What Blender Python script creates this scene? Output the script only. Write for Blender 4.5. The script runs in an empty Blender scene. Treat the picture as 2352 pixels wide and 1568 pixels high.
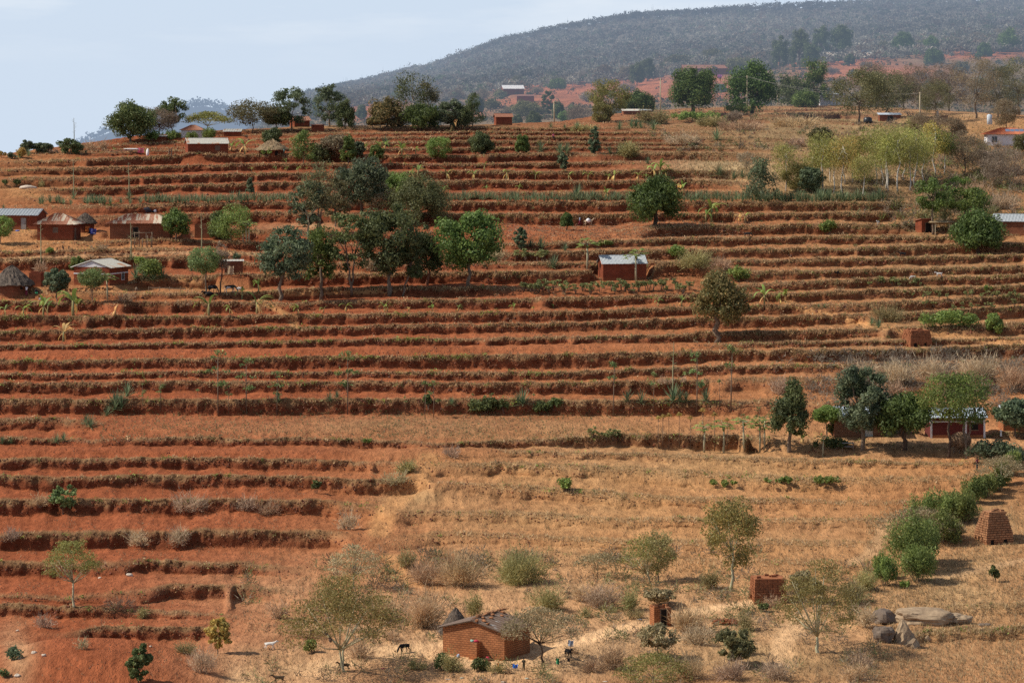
import bpy, math, random
import numpy as np

SC = bpy.context.scene
COL = SC.collection
F = 2844.4          # focal length in pixels of a 1024 wide frame (100 mm on 36 mm)
VH = 120.0          # image row of the horizon
K = 1024.0 / 2352.0 # notes were taken on a 2352 wide view of the photograph
RNG = np.random.default_rng(7)

# ------------------------------------------------------------------ noise
def _hash(ix, iy, iz, seed):
    h = (ix.astype(np.int64) * 374761393 + iy.astype(np.int64) * 668265263 + iz.astype(np.int64) * 2147483647 + seed * 1274126177) & 0xFFFFFFFF
    h = ((h ^ (h >> 13)) * 1274126177) & 0xFFFFFFFF
    h = h ^ (h >> 16)
    return (h & 0xFFFF) / 65535.0

def vnoise(x, y, z=0.0, seed=0):
    x, y, z = np.broadcast_arrays(np.asarray(x, float), np.asarray(y, float), np.asarray(z, float))
    ix, iy, iz = np.floor(x), np.floor(y), np.floor(z)
    fx, fy, fz = x - ix, y - iy, z - iz
    fx = fx * fx * (3 - 2 * fx); fy = fy * fy * (3 - 2 * fy); fz = fz * fz * (3 - 2 * fz)
    r = 0.0
    for a in (0, 1):
        for b in (0, 1):
            for c in (0, 1):
                w = (fx if a else 1 - fx) * (fy if b else 1 - fy) * (fz if c else 1 - fz)
                r = r + w * _hash(ix + a, iy + b, iz + c, seed)
    return r * 2 - 1

def fbm(x, y, z=0.0, oct=3, seed=0):
    r = 0.0; a = 1.0; t = 0.0
    for o in range(oct):
        r = r + a * vnoise(np.asarray(x) * 2 ** o, np.asarray(y) * 2 ** o, np.asarray(z) * 2 ** o, seed + o * 17)
        t += a; a *= 0.5
    return r / t

def sstep(a, b, x):
    t = np.clip((np.asarray(x, float) - a) / (b - a), 0, 1)
    return t * t * (3 - 2 * t)

# ------------------------------------------------------------------ object bookkeeping
LABELS = []
def tag(o, label, cat, group=None, kind=None):
    if label: o['label'] = label
    if cat: o['category'] = cat
    if group: o['group'] = group
    if kind: o['kind'] = kind
    return o

def thing(name, label, cat, loc=(0, 0, 0), rz=0.0, group=None):
    o = bpy.data.objects.new(name, None)
    COL.objects.link(o)
    o.empty_display_size = 0.2
    o.location = loc; o.rotation_euler = (0, 0, rz)
    return tag(o, label, cat, group)

def mesh_from(name, V, faces, mats, smooth=False, col=None, midx=None):
    """V (n,3); faces: list of int arrays (m,k)"""
    me = bpy.data.meshes.new(name)
    V = np.asarray(V, np.float32)
    faces = [np.asarray(f, np.int32) for f in faces if len(f)]
    nl = sum(f.size for f in faces); nf = sum(len(f) for f in faces)
    me.vertices.add(len(V)); me.vertices.foreach_set('co', V.ravel())
    me.loops.add(nl); me.polygons.add(nf)
    li = np.concatenate([f.ravel() for f in faces])
    tot = np.concatenate([np.full(len(f), f.shape[1], np.int32) for f in faces])
    st = np.concatenate([[0], np.cumsum(tot)[:-1]]).astype(np.int32)
    me.loops.foreach_set('vertex_index', li)
    me.polygons.foreach_set('loop_start', st)
    me.polygons.foreach_set('use_smooth', np.full(nf, bool(smooth)))
    if midx is not None: me.polygons.foreach_set('material_index', np.asarray(midx, np.int32))
    me.update(calc_edges=True)
    if col is not None:
        a = me.color_attributes.new('Col', 'FLOAT_COLOR', 'POINT')
        c = np.ones((len(V), 4), np.float32); c[:, :3] = col
        a.data.foreach_set('color', c.ravel())
    if not isinstance(mats, (list, tuple)): mats = [mats]
    for m in mats: me.materials.append(m)
    return me

def obj(name, me, parent=None, loc=(0, 0, 0), rz=0.0):
    o = bpy.data.objects.new(name, me)
    COL.objects.link(o)
    o.location = loc; o.rotation_euler = (0, 0, rz)
    if parent is not None: o.parent = parent
    return o

class MB:
    """collects simple shapes into ONE mesh"""
    def __init__(s): s.V = []; s.Fs = []; s.n = 0
    def add(s, V, Fc):
        V = np.asarray(V, float)
        for f in Fc: s.Fs.append([i + s.n for i in f])
        s.V.append(V); s.n += len(V); return s
    def box(s, x0, x1, y0, y1, z0, z1, rz=0, c=(0, 0, 0)):
        V = np.array([(x, y, z) for z in (z0, z1) for y in (y0, y1) for x in (x0, x1)], float)
        if rz:
            ca, sa = math.cos(rz), math.sin(rz)
            V = np.column_stack([V[:, 0] * ca - V[:, 1] * sa, V[:, 0] * sa + V[:, 1] * ca, V[:, 2]])
        V = V + np.array(c)
        return s.add(V, [(0, 2, 3, 1), (4, 5, 7, 6), (0, 1, 5, 4), (2, 6, 7, 3), (0, 4, 6, 2), (1, 3, 7, 5)])
    def tube(s, pts, rad, n=6):
        V, Fc = tube(pts, rad, n)
        return s.add(V, Fc)
    def poly(s, pts): return s.add(pts, [tuple(range(len(pts)))])
    def build(s, name, mat, parent=None, smooth=False):
        V = np.concatenate(s.V)
        by = {}
        for f in s.Fs: by.setdefault(len(f), []).append(f)
        me = mesh_from(name, V, [np.array(v) for v in by.values()], mat, smooth)
        return obj(name, me, parent)

def tube(pts, rad, n=6):
    pts = np.asarray(pts, float); m = len(pts)
    rad = np.broadcast_to(np.asarray(rad, float), (m,))
    V = []; Fc = []
    up = np.array([0.31, 0.17, 0.93])
    for i in range(m):
        t = pts[min(i + 1, m - 1)] - pts[max(i - 1, 0)]
        t = t / (np.linalg.norm(t) + 1e-9)
        a = np.cross(t, up if abs(t @ up) < 0.95 else np.array([1.0, 0, 0])); a /= np.linalg.norm(a) + 1e-9
        b = np.cross(t, a)
        for k in range(n):
            th = 2 * math.pi * k / n
            V.append(pts[i] + rad[i] * (math.cos(th) * a + math.sin(th) * b))
    for i in range(m - 1):
        for k in range(n):
            k2 = (k + 1) % n
            Fc.append((i * n + k, i * n + k2, (i + 1) * n + k2, (i + 1) * n + k))
    Fc.append(tuple(range(n - 1, -1, -1))); Fc.append(tuple((m - 1) * n + k for k in range(n)))
    return np.array(V), Fc

# ------------------------------------------------------------------ materials
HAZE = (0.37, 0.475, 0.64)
def _n(nt, t, **kw):
    n = nt.nodes.new(t)
    for k, v in kw.items(): setattr(n, k, v)
    return n

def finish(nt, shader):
    """aerial haze painted in as bluish glow, growing with the distance (world y), then output"""
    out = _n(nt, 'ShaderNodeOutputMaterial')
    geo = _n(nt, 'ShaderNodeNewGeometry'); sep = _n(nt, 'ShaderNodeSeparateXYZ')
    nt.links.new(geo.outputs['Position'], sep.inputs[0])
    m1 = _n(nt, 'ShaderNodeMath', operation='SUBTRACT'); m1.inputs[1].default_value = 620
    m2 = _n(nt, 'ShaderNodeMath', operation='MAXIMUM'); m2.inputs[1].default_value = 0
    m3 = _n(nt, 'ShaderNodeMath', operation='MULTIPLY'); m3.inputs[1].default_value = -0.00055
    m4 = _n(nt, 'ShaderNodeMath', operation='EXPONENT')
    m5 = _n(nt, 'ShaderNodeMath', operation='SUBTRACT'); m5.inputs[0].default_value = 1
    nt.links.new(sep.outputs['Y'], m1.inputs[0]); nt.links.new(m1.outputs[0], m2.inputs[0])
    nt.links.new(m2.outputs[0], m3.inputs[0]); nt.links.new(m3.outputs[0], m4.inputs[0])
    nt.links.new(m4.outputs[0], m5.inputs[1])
    em = _n(nt, 'ShaderNodeEmission'); em.inputs[0].default_value = (*HAZE, 1); em.inputs[1].default_value = 0.68  # haze colour glows from the surface itself, there is no air volume
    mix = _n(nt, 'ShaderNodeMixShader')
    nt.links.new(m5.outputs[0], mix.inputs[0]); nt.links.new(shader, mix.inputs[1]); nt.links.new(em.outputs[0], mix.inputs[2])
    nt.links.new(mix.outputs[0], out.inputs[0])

def newmat(name):
    m = bpy.data.materials.new(name); m.use_nodes = True
    m.node_tree.nodes.clear()
    return m, m.node_tree

def mixc(nt, fac, a, b, blend='MIX'):
    n = _n(nt, 'ShaderNodeMix', data_type='RGBA', blend_type=blend)
    for s, v in ((0, fac), (6, a), (7, b)):
        if hasattr(v, 'node'): nt.links.new(v, n.inputs[s])
        elif isinstance(v, (int, float)): n.inputs[s].default_value = v
        else: n.inputs[s].default_value = (*v, 1)
    return n.outputs[2]

def noise_out(nt, scale, detail=4, coord=None, rough=0.6):
    n = _n(nt, 'ShaderNodeTexNoise'); n.inputs['Scale'].default_value = scale; n.inputs['Detail'].default_value = detail
    n.inputs['Roughness'].default_value = rough
    if coord is not None: nt.links.new(coord, n.inputs['Vector'])
    return n.outputs['Fac']

def ramp(nt, fac, stops):
    r = _n(nt, 'ShaderNodeValToRGB')
    e = r.color_ramp.elements
    e[0].position, e[0].color = stops[0][0], (*stops[0][1], 1)
    e[1].position, e[1].color = stops[-1][0], (*stops[-1][1], 1)
    for p, c in stops[1:-1]:
        q = e.new(p); q.color = (*c, 1)
    nt.links.new(fac, r.inputs[0])
    return r.outputs[0]

def pbsdf(nt, color, rough=0.9, spec=0.2, metal=0.0, normal=None):
    p = _n(nt, 'ShaderNodeBsdfPrincipled')
    if hasattr(color, 'node'): nt.links.new(color, p.inputs['Base Color'])
    else: p.inputs['Base Color'].default_value = (*color, 1)
    p.inputs['Roughness'].default_value = rough
    p.inputs['Specular IOR Level'].default_value = spec
    p.inputs['Metallic'].default_value = metal
    if normal is not None: nt.links.new(normal, p.inputs['Normal'])
    return p.outputs[0]

def bump(nt, h, strength=0.5, dist=0.1):
    b = _n(nt, 'ShaderNodeBump'); b.inputs['Strength'].default_value = strength; b.inputs['Distance'].default_value = dist
    nt.links.new(h, b.inputs['Height']); return b.outputs[0]

def leafmat(name, dark, light, trans=0.34, attr=False):
    m, nt = newmat(name)
    geo = _n(nt, 'ShaderNodeNewGeometry'); oi = _n(nt, 'ShaderNodeObjectInfo')
    tc = _n(nt, 'ShaderNodeTexCoord')
    rnd = geo.outputs['Random Per Island']
    c = ramp(nt, rnd, [(0, dark), (0.55, tuple(0.5 * (a + b) for a, b in zip(dark, light))), (1, light)])
    if attr:
        at = _n(nt, 'ShaderNodeVertexColor'); at.layer_name = 'Col'
        v = ramp(nt, rnd, [(0, (0.55, 0.55, 0.55)), (1, (1.35, 1.35, 1.35))])
        c = mixc(nt, 1.0, at.outputs[0], v, 'MULTIPLY')
    else:
        nz = noise_out(nt, 0.35, 2, geo.outputs['Position'])
        c = mixc(nt, 1.0, c, ramp(nt, nz, [(0.3, (0.7, 0.72, 0.7)), (0.7, (1.25, 1.2, 1.1))]), 'MULTIPLY')
        hs = _n(nt, 'ShaderNodeHueSaturation')
        mr = _n(nt, 'ShaderNodeMapRange'); mr.inputs[3].default_value = 0.475; mr.inputs[4].default_value = 0.505; hs.inputs['Saturation'].default_value = 0.88
        nt.links.new(oi.outputs['Random'], mr.inputs[0]); nt.links.new(mr.outputs[0], hs.inputs['Hue'])
        mv = _n(nt, 'ShaderNodeMapRange'); mv.inputs[3].default_value = 1.35; mv.inputs[4].default_value = 1.85
        nt.links.new(oi.outputs['Random'], mv.inputs[0]); nt.links.new(mv.outputs[0], hs.inputs['Value'])
        nt.links.new(c, hs.inputs['Color']); c = hs.outputs[0]
    d = pbsdf(nt, c, 0.6, 0.3)
    t = _n(nt, 'ShaderNodeBsdfTranslucent'); nt.links.new(c, t.inputs[0])
    ms = _n(nt, 'ShaderNodeMixShader'); ms.inputs[0].default_value = trans
    nt.links.new(d, ms.inputs[1]); nt.links.new(t.outputs[0], ms.inputs[2])
    finish(nt, ms.outputs[0])
    return m

def plainmat(name, a, b, scale=3.0, rough=0.9, spec=0.15, metal=0.0, bumps=0.3, stretch=None):
    m, nt = newmat(name)
    tc = _n(nt, 'ShaderNodeTexCoord'); co = tc.outputs['Object']
    if stretch:
        mp = _n(nt, 'ShaderNodeMapping'); mp.inputs['Scale'].default_value = stretch
        nt.links.new(co, mp.inputs[0]); co = mp.outputs[0]
    nz = noise_out(nt, scale, 5, co)
    c = ramp(nt, nz, [(0.3, a), (0.7, b)])
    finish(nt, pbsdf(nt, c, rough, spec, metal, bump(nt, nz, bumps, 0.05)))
    return m

def brickmat(name, c1, c2, mortar, bw=0.34, bh=0.17, msize=0.02):
    m, nt = newmat(name)
    tc = _n(nt, 'ShaderNodeTexCoord'); sep = _n(nt, 'ShaderNodeSeparateXYZ'); nt.links.new(tc.outputs['Object'], sep.inputs[0])
    ad = _n(nt, 'ShaderNodeMath', operation='ADD'); nt.links.new(sep.outputs['X'], ad.inputs[0]); nt.links.new(sep.outputs['Y'], ad.inputs[1])
    wob = noise_out(nt, 3.0, 3, tc.outputs['Object'])
    wm = _n(nt, 'ShaderNodeMath', operation='MULTIPLY_ADD'); nt.links.new(wob, wm.inputs[0]); wm.inputs[1].default_value = 0.09; nt.links.new(sep.outputs['Z'], wm.inputs[2])
    cb = _n(nt, 'ShaderNodeCombineXYZ'); nt.links.new(ad.outputs[0], cb.inputs[0]); nt.links.new(wm.outputs[0], cb.inputs[1])
    br = _n(nt, 'ShaderNodeTexBrick')
    br.inputs['Color1'].default_value = (*c1, 1); br.inputs['Color2'].default_value = (*c2, 1); br.inputs['Mortar'].default_value = (*mortar, 1)
    br.inputs['Scale'].default_value = 1.0; br.inputs['Brick Width'].default_value = bw; br.inputs['Row Height'].default_value = bh
    br.inputs['Mortar Size'].default_value = msize; br.inputs['Mortar Smooth'].default_value = 0.4; br.inputs['Bias'].default_value = -0.1
    nt.links.new(cb.outputs[0], br.inputs['Vector'])
    nz = noise_out(nt, 0.9, 5, tc.outputs['Object'])
    c = mixc(nt, 1.0, br.outputs['Color'], ramp(nt, nz, [(0.3, (0.72, 0.72, 0.72)), (0.7, (1.2, 1.15, 1.1))]), 'MULTIPLY')
    # splashed red earth at the foot of the wall
    zf = _n(nt, 'ShaderNodeMapRange'); zf.inputs[1].default_value = 0.0; zf.inputs[2].default_value = 0.7; zf.inputs[3].default_value = 0.55; zf.inputs[4].default_value = 0.0
    nt.links.new(wm.outputs[0], zf.inputs[0])
    c = mixc(nt, zf.outputs[0], c, (0.33, 0.12, 0.05))
    inv = _n(nt, 'ShaderNodeMath', operation='SUBTRACT'); inv.inputs[0].default_value = 1; nt.links.new(br.outputs['Fac'], inv.inputs[1])
    finish(nt, pbsdf(nt, c, 0.92, 0.1, 0, bump(nt, inv.outputs[0], 0.8, 0.03)))
    return m

def tinmat(name, base, rust, amount, sheet=0.75):
    """corrugated sheets: each sheet has its own weathering, rust runs down the slope"""
    m, nt = newmat(name)
    tc = _n(nt, 'ShaderNodeTexCoord'); sep = _n(nt, 'ShaderNodeSeparateXYZ'); nt.links.new(tc.outputs['Object'], sep.inputs[0])
    dv = _n(nt, 'ShaderNodeMath', operation='DIVIDE'); dv.inputs[1].default_value = sheet; nt.links.new(sep.outputs['X'], dv.inputs[0])
    fl = _n(nt, 'ShaderNodeMath', operation='FLOOR'); nt.links.new(dv.outputs[0], fl.inputs[0])
    yd = _n(nt, 'ShaderNodeMath', operation='DIVIDE'); yd.inputs[1].default_value = 2.2; nt.links.new(sep.outputs['Y'], yd.inputs[0])
    yf = _n(nt, 'ShaderNodeMath', operation='FLOOR'); nt.links.new(yd.outputs[0], yf.inputs[0])
    cb = _n(nt, 'ShaderNodeCombineXYZ'); nt.links.new(fl.outputs[0], cb.inputs[0]); nt.links.new(yf.outputs[0], cb.inputs[1])
    wn = _n(nt, 'ShaderNodeTexWhiteNoise', noise_dimensions='3D'); nt.links.new(cb.outputs[0], wn.inputs['Vector'])
    mp = _n(nt, 'ShaderNodeMapping'); mp.inputs['Scale'].default_value = (2.2, 0.5, 0.5); nt.links.new(tc.outputs['Object'], mp.inputs[0])
    nz = noise_out(nt, 1.0, 6, mp.outputs[0], 0.7)
    ad = _n(nt, 'ShaderNodeMath', operation='MULTIPLY_ADD'); nt.links.new(wn.outputs['Value'], ad.inputs[0]); ad.inputs[1].default_value = 0.45; nt.links.new(nz, ad.inputs[2])
    fac = _n(nt, 'ShaderNodeMapRange'); fac.inputs[1].default_value = 1.05 - amount; fac.inputs[2].default_value = 1.13 - amount; nt.links.new(ad.outputs[0], fac.inputs[0])
    nf = noise_out(nt, 4.0, 3, tc.outputs['Object'])
    b2 = mixc(nt, 1.0, base, ramp(nt, nf, [(0.3, (0.85, 0.85, 0.85)), (0.7, (1.08, 1.08, 1.08))]), 'MULTIPLY')
    c = mixc(nt, fac.outputs[0], b2, rust)
    wv = _n(nt, 'ShaderNodeTexWave', bands_direction='X'); wv.inputs['Scale'].default_value = 2.0; nt.links.new(tc.outputs['Object'], wv.inputs['Vector'])
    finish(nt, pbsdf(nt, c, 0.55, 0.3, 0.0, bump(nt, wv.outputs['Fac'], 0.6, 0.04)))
    return m

def mk_materials():
    M = {}
    # ground
    m, nt = newmat('red_earth')
    at = _n(nt, 'ShaderNodeVertexColor'); at.layer_name = 'Col'
    geo = _n(nt, 'ShaderNodeNewGeometry'); mp = _n(nt, 'ShaderNodeMapping'); mp.inputs['Scale'].default_value = (1, 0.35, 1); nt.links.new(geo.outputs['Position'], mp.inputs[0]); pos = mp.outputs[0]
    n1 = noise_out(nt, 1.0, 5, pos, 0.72); n2 = noise_out(nt, 0.12, 4, pos); n3 = noise_out(nt, 3.2, 3, pos, 0.8)
    c = mixc(nt, 1.0, at.outputs[0], ramp(nt, n1, [(0.32, (0.70, 0.66, 0.64)), (0.5, (1, 1, 1)), (0.66, (1.32, 1.30, 1.27))]), 'MULTIPLY')
    c = mixc(nt, 1.0, c, ramp(nt, n2, [(0.3, (0.86, 0.84, 0.8)), (0.7, (1.12, 1.12, 1.12))]), 'MULTIPLY')
    c = mixc(nt, 1.0, c, ramp(nt, n3, [(0.32, (0.66, 0.62, 0.60)), (0.43, (1, 1, 1)), (0.62, (1.0, 1.0, 1.0)), (0.72, (1.35, 1.33, 1.3))]), 'MULTIPLY')
    hb = _n(nt, 'ShaderNodeMath', operation='MULTIPLY_ADD'); nt.links.new(n3, hb.inputs[0]); hb.inputs[1].default_value = 0.5; nt.links.new(n1, hb.inputs[2])
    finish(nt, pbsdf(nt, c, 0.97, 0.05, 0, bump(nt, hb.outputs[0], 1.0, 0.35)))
    M['earth'] = m
    M['tuft'] = leafmat('dry_grass_blades', (0, 0, 0), (1, 1, 1), 0.4, attr=True)
    for k, d, l in (
        ('mango', (0.022, 0.050, 0.012), (0.075, 0.135, 0.028)),
        ('mango_flower', (0.035, 0.050, 0.014), (0.17, 0.125, 0.045)),
        ('broad', (0.030, 0.055, 0.018), (0.10, 0.135, 0.045)),
        ('bluish', (0.030, 0.055, 0.034), (0.105, 0.15, 0.095)),
        ('dense', (0.030, 0.065, 0.014), (0.10, 0.17, 0.03)),
        ('deep', (0.032, 0.054, 0.022), (0.085, 0.118, 0.045)),
        ('bright', (0.055, 0.11, 0.018), (0.15, 0.23, 0.05)),
        ('fever', (0.085, 0.090, 0.024), (0.205, 0.18, 0.046)),
        ('fever_green', (0.075, 0.095, 0.022), (0.19, 0.20, 0.05)),
        ('olive', (0.055, 0.068, 0.030), (0.135, 0.142, 0.066)),
        ('dome', (0.045, 0.055, 0.025), (0.105, 0.12, 0.05)),
        ('brown', (0.085, 0.072, 0.050), (0.185, 0.155, 0.112)),
        ('grey', (0.11, 0.098, 0.082), (0.235, 0.205, 0.172)),
        ('pale', (0.14, 0.13, 0.08), (0.33, 0.30, 0.20)),
        ('greyleaf', (0.10, 0.10, 0.055), (0.25, 0.22, 0.14)),
        ('euc', (0.12, 0.15, 0.035), (0.28, 0.31, 0.085)),
        ('sapling', (0.05, 0.10, 0.035), (0.15, 0.22, 0.08)),
        ('yellowleaf', (0.16, 0.15, 0.03), (0.36, 0.29, 0.05)),
        ('banana', (0.065, 0.125, 0.020), (0.15, 0.235, 0.045)),
        ('banana_dry', (0.26, 0.19, 0.06), (0.52, 0.38, 0.10)),
        ('sisal', (0.050, 0.095, 0.055), (0.13, 0.19, 0.12)),
        ('papaya', (0.06, 0.11, 0.02), (0.16, 0.23, 0.05)),
        ('cassava', (0.07, 0.10, 0.035), (0.19, 0.22, 0.09)),
        ('hedge', (0.050, 0.092, 0.019), (0.145, 0.205, 0.05)),
        ('thatch_straw', (0.14, 0.10, 0.06), (0.34, 0.25, 0.14)),
        ('magenta', (0.16, 0.02, 0.15), (0.35, 0.06, 0.34)),
        ('farwood', (0.10, 0.088, 0.078), (0.23, 0.20, 0.18)), ('grey_twig', (0.20, 0.165, 0.125), (0.36, 0.30, 0.23)), ('brown_twig', (0.19, 0.145, 0.095), (0.36, 0.28, 0.18)), ('olive_twig', (0.13, 0.135, 0.055), (0.26, 0.25, 0.11)),
    ): M[k] = leafmat(k + '_foliage', (d[0] * 1.12, d[1], d[2] * .8), (l[0] * 1.18, l[1] * 1.04, l[2] * .8))
    M['bark'] = plainmat('grey_brown_bark', (0.11, 0.075, 0.05), (0.24, 0.18, 0.13), 4, stretch=(1, 1, 0.3))
    M['bark_dark'] = plainmat('dark_bark', (0.05, 0.032, 0.024), (0.12, 0.08, 0.055), 4, stretch=(1, 1, 0.3))
    M['bark_red'] = plainmat('reddish_bark', (0.16, 0.06, 0.035), (0.26, 0.12, 0.07), 4, stretch=(1, 1, 0.3))
    M['bark_pale'] = plainmat('pale_greenish_bark', (0.33, 0.31, 0.19), (0.52, 0.48, 0.32), 3, stretch=(1, 1, 0.4))
    M['bark_white'] = plainmat('white_bark', (0.42, 0.38, 0.31), (0.62, 0.57, 0.50), 3, stretch=(1, 1, 0.4))
    M['stalk'] = plainmat('green_stalk', (0.20, 0.20, 0.11), (0.34, 0.32, 0.19), 3)
    M['stem'] = plainmat('banana_stem', (0.20, 0.19, 0.07), (0.40, 0.34, 0.17), 3, stretch=(1, 1, 0.3))
    M['wood'] = plainmat('weathered_wood', (0.12, 0.08, 0.055), (0.26, 0.19, 0.13), 5, stretch=(1, 1, 0.3))
    M['pole'] = plainmat('pole_wood', (0.36, 0.29, 0.19), (0.52, 0.43, 0.30), 3, stretch=(1, 1, 0.2))
    M['brick_red'] = brickmat('red_mud_brick', (0.27, 0.075, 0.038), (0.215, 0.058, 0.03), (0.15, 0.045, 0.026))
    M['brick_brown'] = brickmat('brown_mud_brick', (0.27, 0.105, 0.055), (0.21, 0.078, 0.042), (0.13, 0.052, 0.032))
    M['brick_orange'] = brickmat('orange_mud_brick', (0.40, 0.17, 0.075), (0.33, 0.135, 0.06), (0.20, 0.08, 0.042), 0.42, 0.2, 0.03)
    M['brick_pale'] = brickmat('pale_mud_brick', (0.34, 0.18, 0.11), (0.28, 0.14, 0.085), (0.17, 0.085, 0.055))
    M['maroon'] = plainmat('maroon_plaster', (0.105, 0.025, 0.02), (0.14, 0.035, 0.028), 2)
    M['whitewash'] = plainmat('whitewash', (0.58, 0.55, 0.54), (0.74, 0.71, 0.70), 1.2)
    M['tin'] = tinmat('bright_tin', (0.40, 0.42, 0.43), (0.36, 0.18, 0.09), 0.06)
    M['tin_blue'] = tinmat('bluish_tin', (0.42, 0.47, 0.54), (0.36, 0.18, 0.09), 0.05)
    M['tin_pale'] = tinmat('pale_tin', (0.47, 0.44, 0.38), (0.38, 0.17, 0.08), 0.22)
    M['tin_rust'] = tinmat('rusty_tin', (0.50, 0.41, 0.31), (0.30, 0.115, 0.06), 0.52)
    M['tin_broken'] = tinmat('broken_tin', (0.36, 0.36, 0.36), (0.13, 0.08, 0.055), 0.66)
    M['tin_allrust'] = tinmat('very_rusty_tin', (0.38, 0.24, 0.16), (0.28, 0.115, 0.065), 0.75)
    M['tile'] = tinmat('orange_tile', (0.45, 0.145, 0.06), (0.36, 0.11, 0.05), 0.5, 0.4)
    M['thatch_dark'] = plainmat('dark_thatch', (0.060, 0.045, 0.036), (0.17, 0.13, 0.10), 5, stretch=(1, 1, 0.35), bumps=1.0)
    M['thatch'] = plainmat('tan_thatch', (0.15, 0.105, 0.06), (0.33, 0.24, 0.14), 5, stretch=(1, 1, 0.35), bumps=1.0)
    M['dark'] = plainmat('opening_shade', (0.012, 0.010, 0.009), (0.02, 0.016, 0.013), 3)  # near-black colour standing in for shade inside openings; door handles use it too
    M['door'] = plainmat('grey_door', (0.22, 0.19, 0.17), (0.34, 0.31, 0.28), 3, stretch=(4, 4, 0.4))
    M['door_pale'] = plainmat('pale_door', (0.46, 0.42, 0.36), (0.60, 0.56, 0.50), 3, stretch=(4, 4, 0.4))
    M['shutter'] = plainmat('wood_shutter', (0.12, 0.075, 0.055), (0.20, 0.13, 0.09), 3)
    M['white'] = plainmat('white_cloth', (0.72, 0.71, 0.70), (0.82, 0.81, 0.80), 2)
    M['pinkcloth'] = plainmat('pink_cloth', (0.60, 0.10, 0.16), (0.72, 0.18, 0.24), 2)
    M['redcloth'] = plainmat('red_cloth', (0.42, 0.03, 0.06), (0.55, 0.06, 0.09), 2)
    M['maroncloth'] = plainmat('maroon_cloth', (0.14, 0.02, 0.04), (0.20, 0.035, 0.06), 2)
    M['bluecloth'] = plainmat('blue_cloth', (0.03, 0.14, 0.55), (0.05, 0.20, 0.65), 2)
    M['greycloth'] = plainmat('blue_grey_cloth', (0.24, 0.30, 0.40), (0.36, 0.42, 0.52), 2)
    M['greencloth'] = plainmat('green_cloth', (0.03, 0.22, 0.10), (0.05, 0.30, 0.14), 2)
    M['tealcloth'] = plainmat('teal_cloth', (0.20, 0.38, 0.30), (0.30, 0.48, 0.40), 2)
    M['darkcloth'] = plainmat('dark_cloth', (0.025, 0.025, 0.032), (0.05, 0.05, 0.06), 2)
    M['brownshirt'] = plainmat('olive_brown_cloth', (0.06, 0.05, 0.03), (0.12, 0.10, 0.06), 6)
    M['orangecloth'] = plainmat('orange_cloth', (0.55, 0.16, 0.04), (0.65, 0.22, 0.06), 2)
    m, nt = newmat('patterned_cloth')
    tc = _n(nt, 'ShaderNodeTexCoord'); ck = _n(nt, 'ShaderNodeTexVoronoi'); ck.inputs['Scale'].default_value = 3.0
    nt.links.new(tc.outputs['Object'], ck.inputs['Vector'])
    finish(nt, pbsdf(nt, ramp(nt, ck.outputs['Distance'], [(0.15, (0.65, 0.65, 0.72)), (0.4, (0.04, 0.05, 0.22))]), 0.9))
    M['pattern'] = m
    M['skin'] = plainmat('dark_skin', (0.040, 0.022, 0.014), (0.060, 0.034, 0.022), 8, rough=0.6)
    M['hair'] = plainmat('black_hair', (0.008, 0.007, 0.006), (0.014, 0.012, 0.011), 20)
    M['hide_black'] = plainmat('black_hide', (0.010, 0.010, 0.012), (0.022, 0.021, 0.022), 3)
    M['hide_white'] = plainmat('white_hide', (0.60, 0.56, 0.50), (0.78, 0.75, 0.70), 3)
    M['hide_brown'] = plainmat('brown_hide', (0.10, 0.06, 0.035), (0.17, 0.11, 0.065), 3)
    M['hide_tan'] = plainmat('tan_hide', (0.36, 0.25, 0.15), (0.48, 0.36, 0.24), 3)
    m, nt = newmat('pied_hide')
    tc = _n(nt, 'ShaderNodeTexCoord'); nz = noise_out(nt, 1.3, 2, tc.outputs['Object'])
    finish(nt, pbsdf(nt, ramp(nt, nz, [(0.47, (0.012, 0.012, 0.014)), (0.50, (0.62, 0.60, 0.56))]), 0.8))
    M['hide_pied'] = m
    M['rock'] = plainmat('tan_rock', (0.22, 0.15, 0.095), (0.42, 0.30, 0.19), 1.6, bumps=1.0)
    M['rock_dark'] = plainmat('dark_rock', (0.10, 0.075, 0.06), (0.22, 0.165, 0.125), 1.2, bumps=0.9)
    M['stone'] = plainmat('pale_stone', (0.44, 0.34, 0.26), (0.62, 0.52, 0.42), 2, bumps=0.8)
    M['kiln_red'] = brickmat('kiln_red_brick', (0.38, 0.155, 0.075), (0.31, 0.12, 0.058), (0.19, 0.075, 0.04), 0.5, 0.24, 0.04)
    M['kiln_brown'] = brickmat('kiln_brown_brick', (0.43, 0.22, 0.115), (0.35, 0.17, 0.085), (0.20, 0.095, 0.05), 0.5, 0.24, 0.05)
    M['plastic'] = plainmat('dark_plastic_tank', (0.018, 0.018, 0.02), (0.03, 0.03, 0.032), 3, rough=0.4, spec=0.4)
    M['bluetank'] = plainmat('pale_grey_tank', (0.42, 0.47, 0.52), (0.52, 0.57, 0.62), 3)
    M['panel'] = plainmat('solar_glass', (0.10, 0.13, 0.20), (0.16, 0.19, 0.27), 2, rough=0.6, spec=0.15)
    M['wire'] = plainmat('pale_cable', (0.30, 0.28, 0.25), (0.38, 0.36, 0.33), 3)
    M['glass'] = plainmat('dark_glass', (0.02, 0.022, 0.025), (0.035, 0.038, 0.042), 3, rough=0.15, spec=0.6)
    M['ash'] = plainmat('ash_sheet', (0.30, 0.31, 0.24), (0.48, 0.48, 0.38), 3)
    return M
M = mk_materials()
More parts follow.
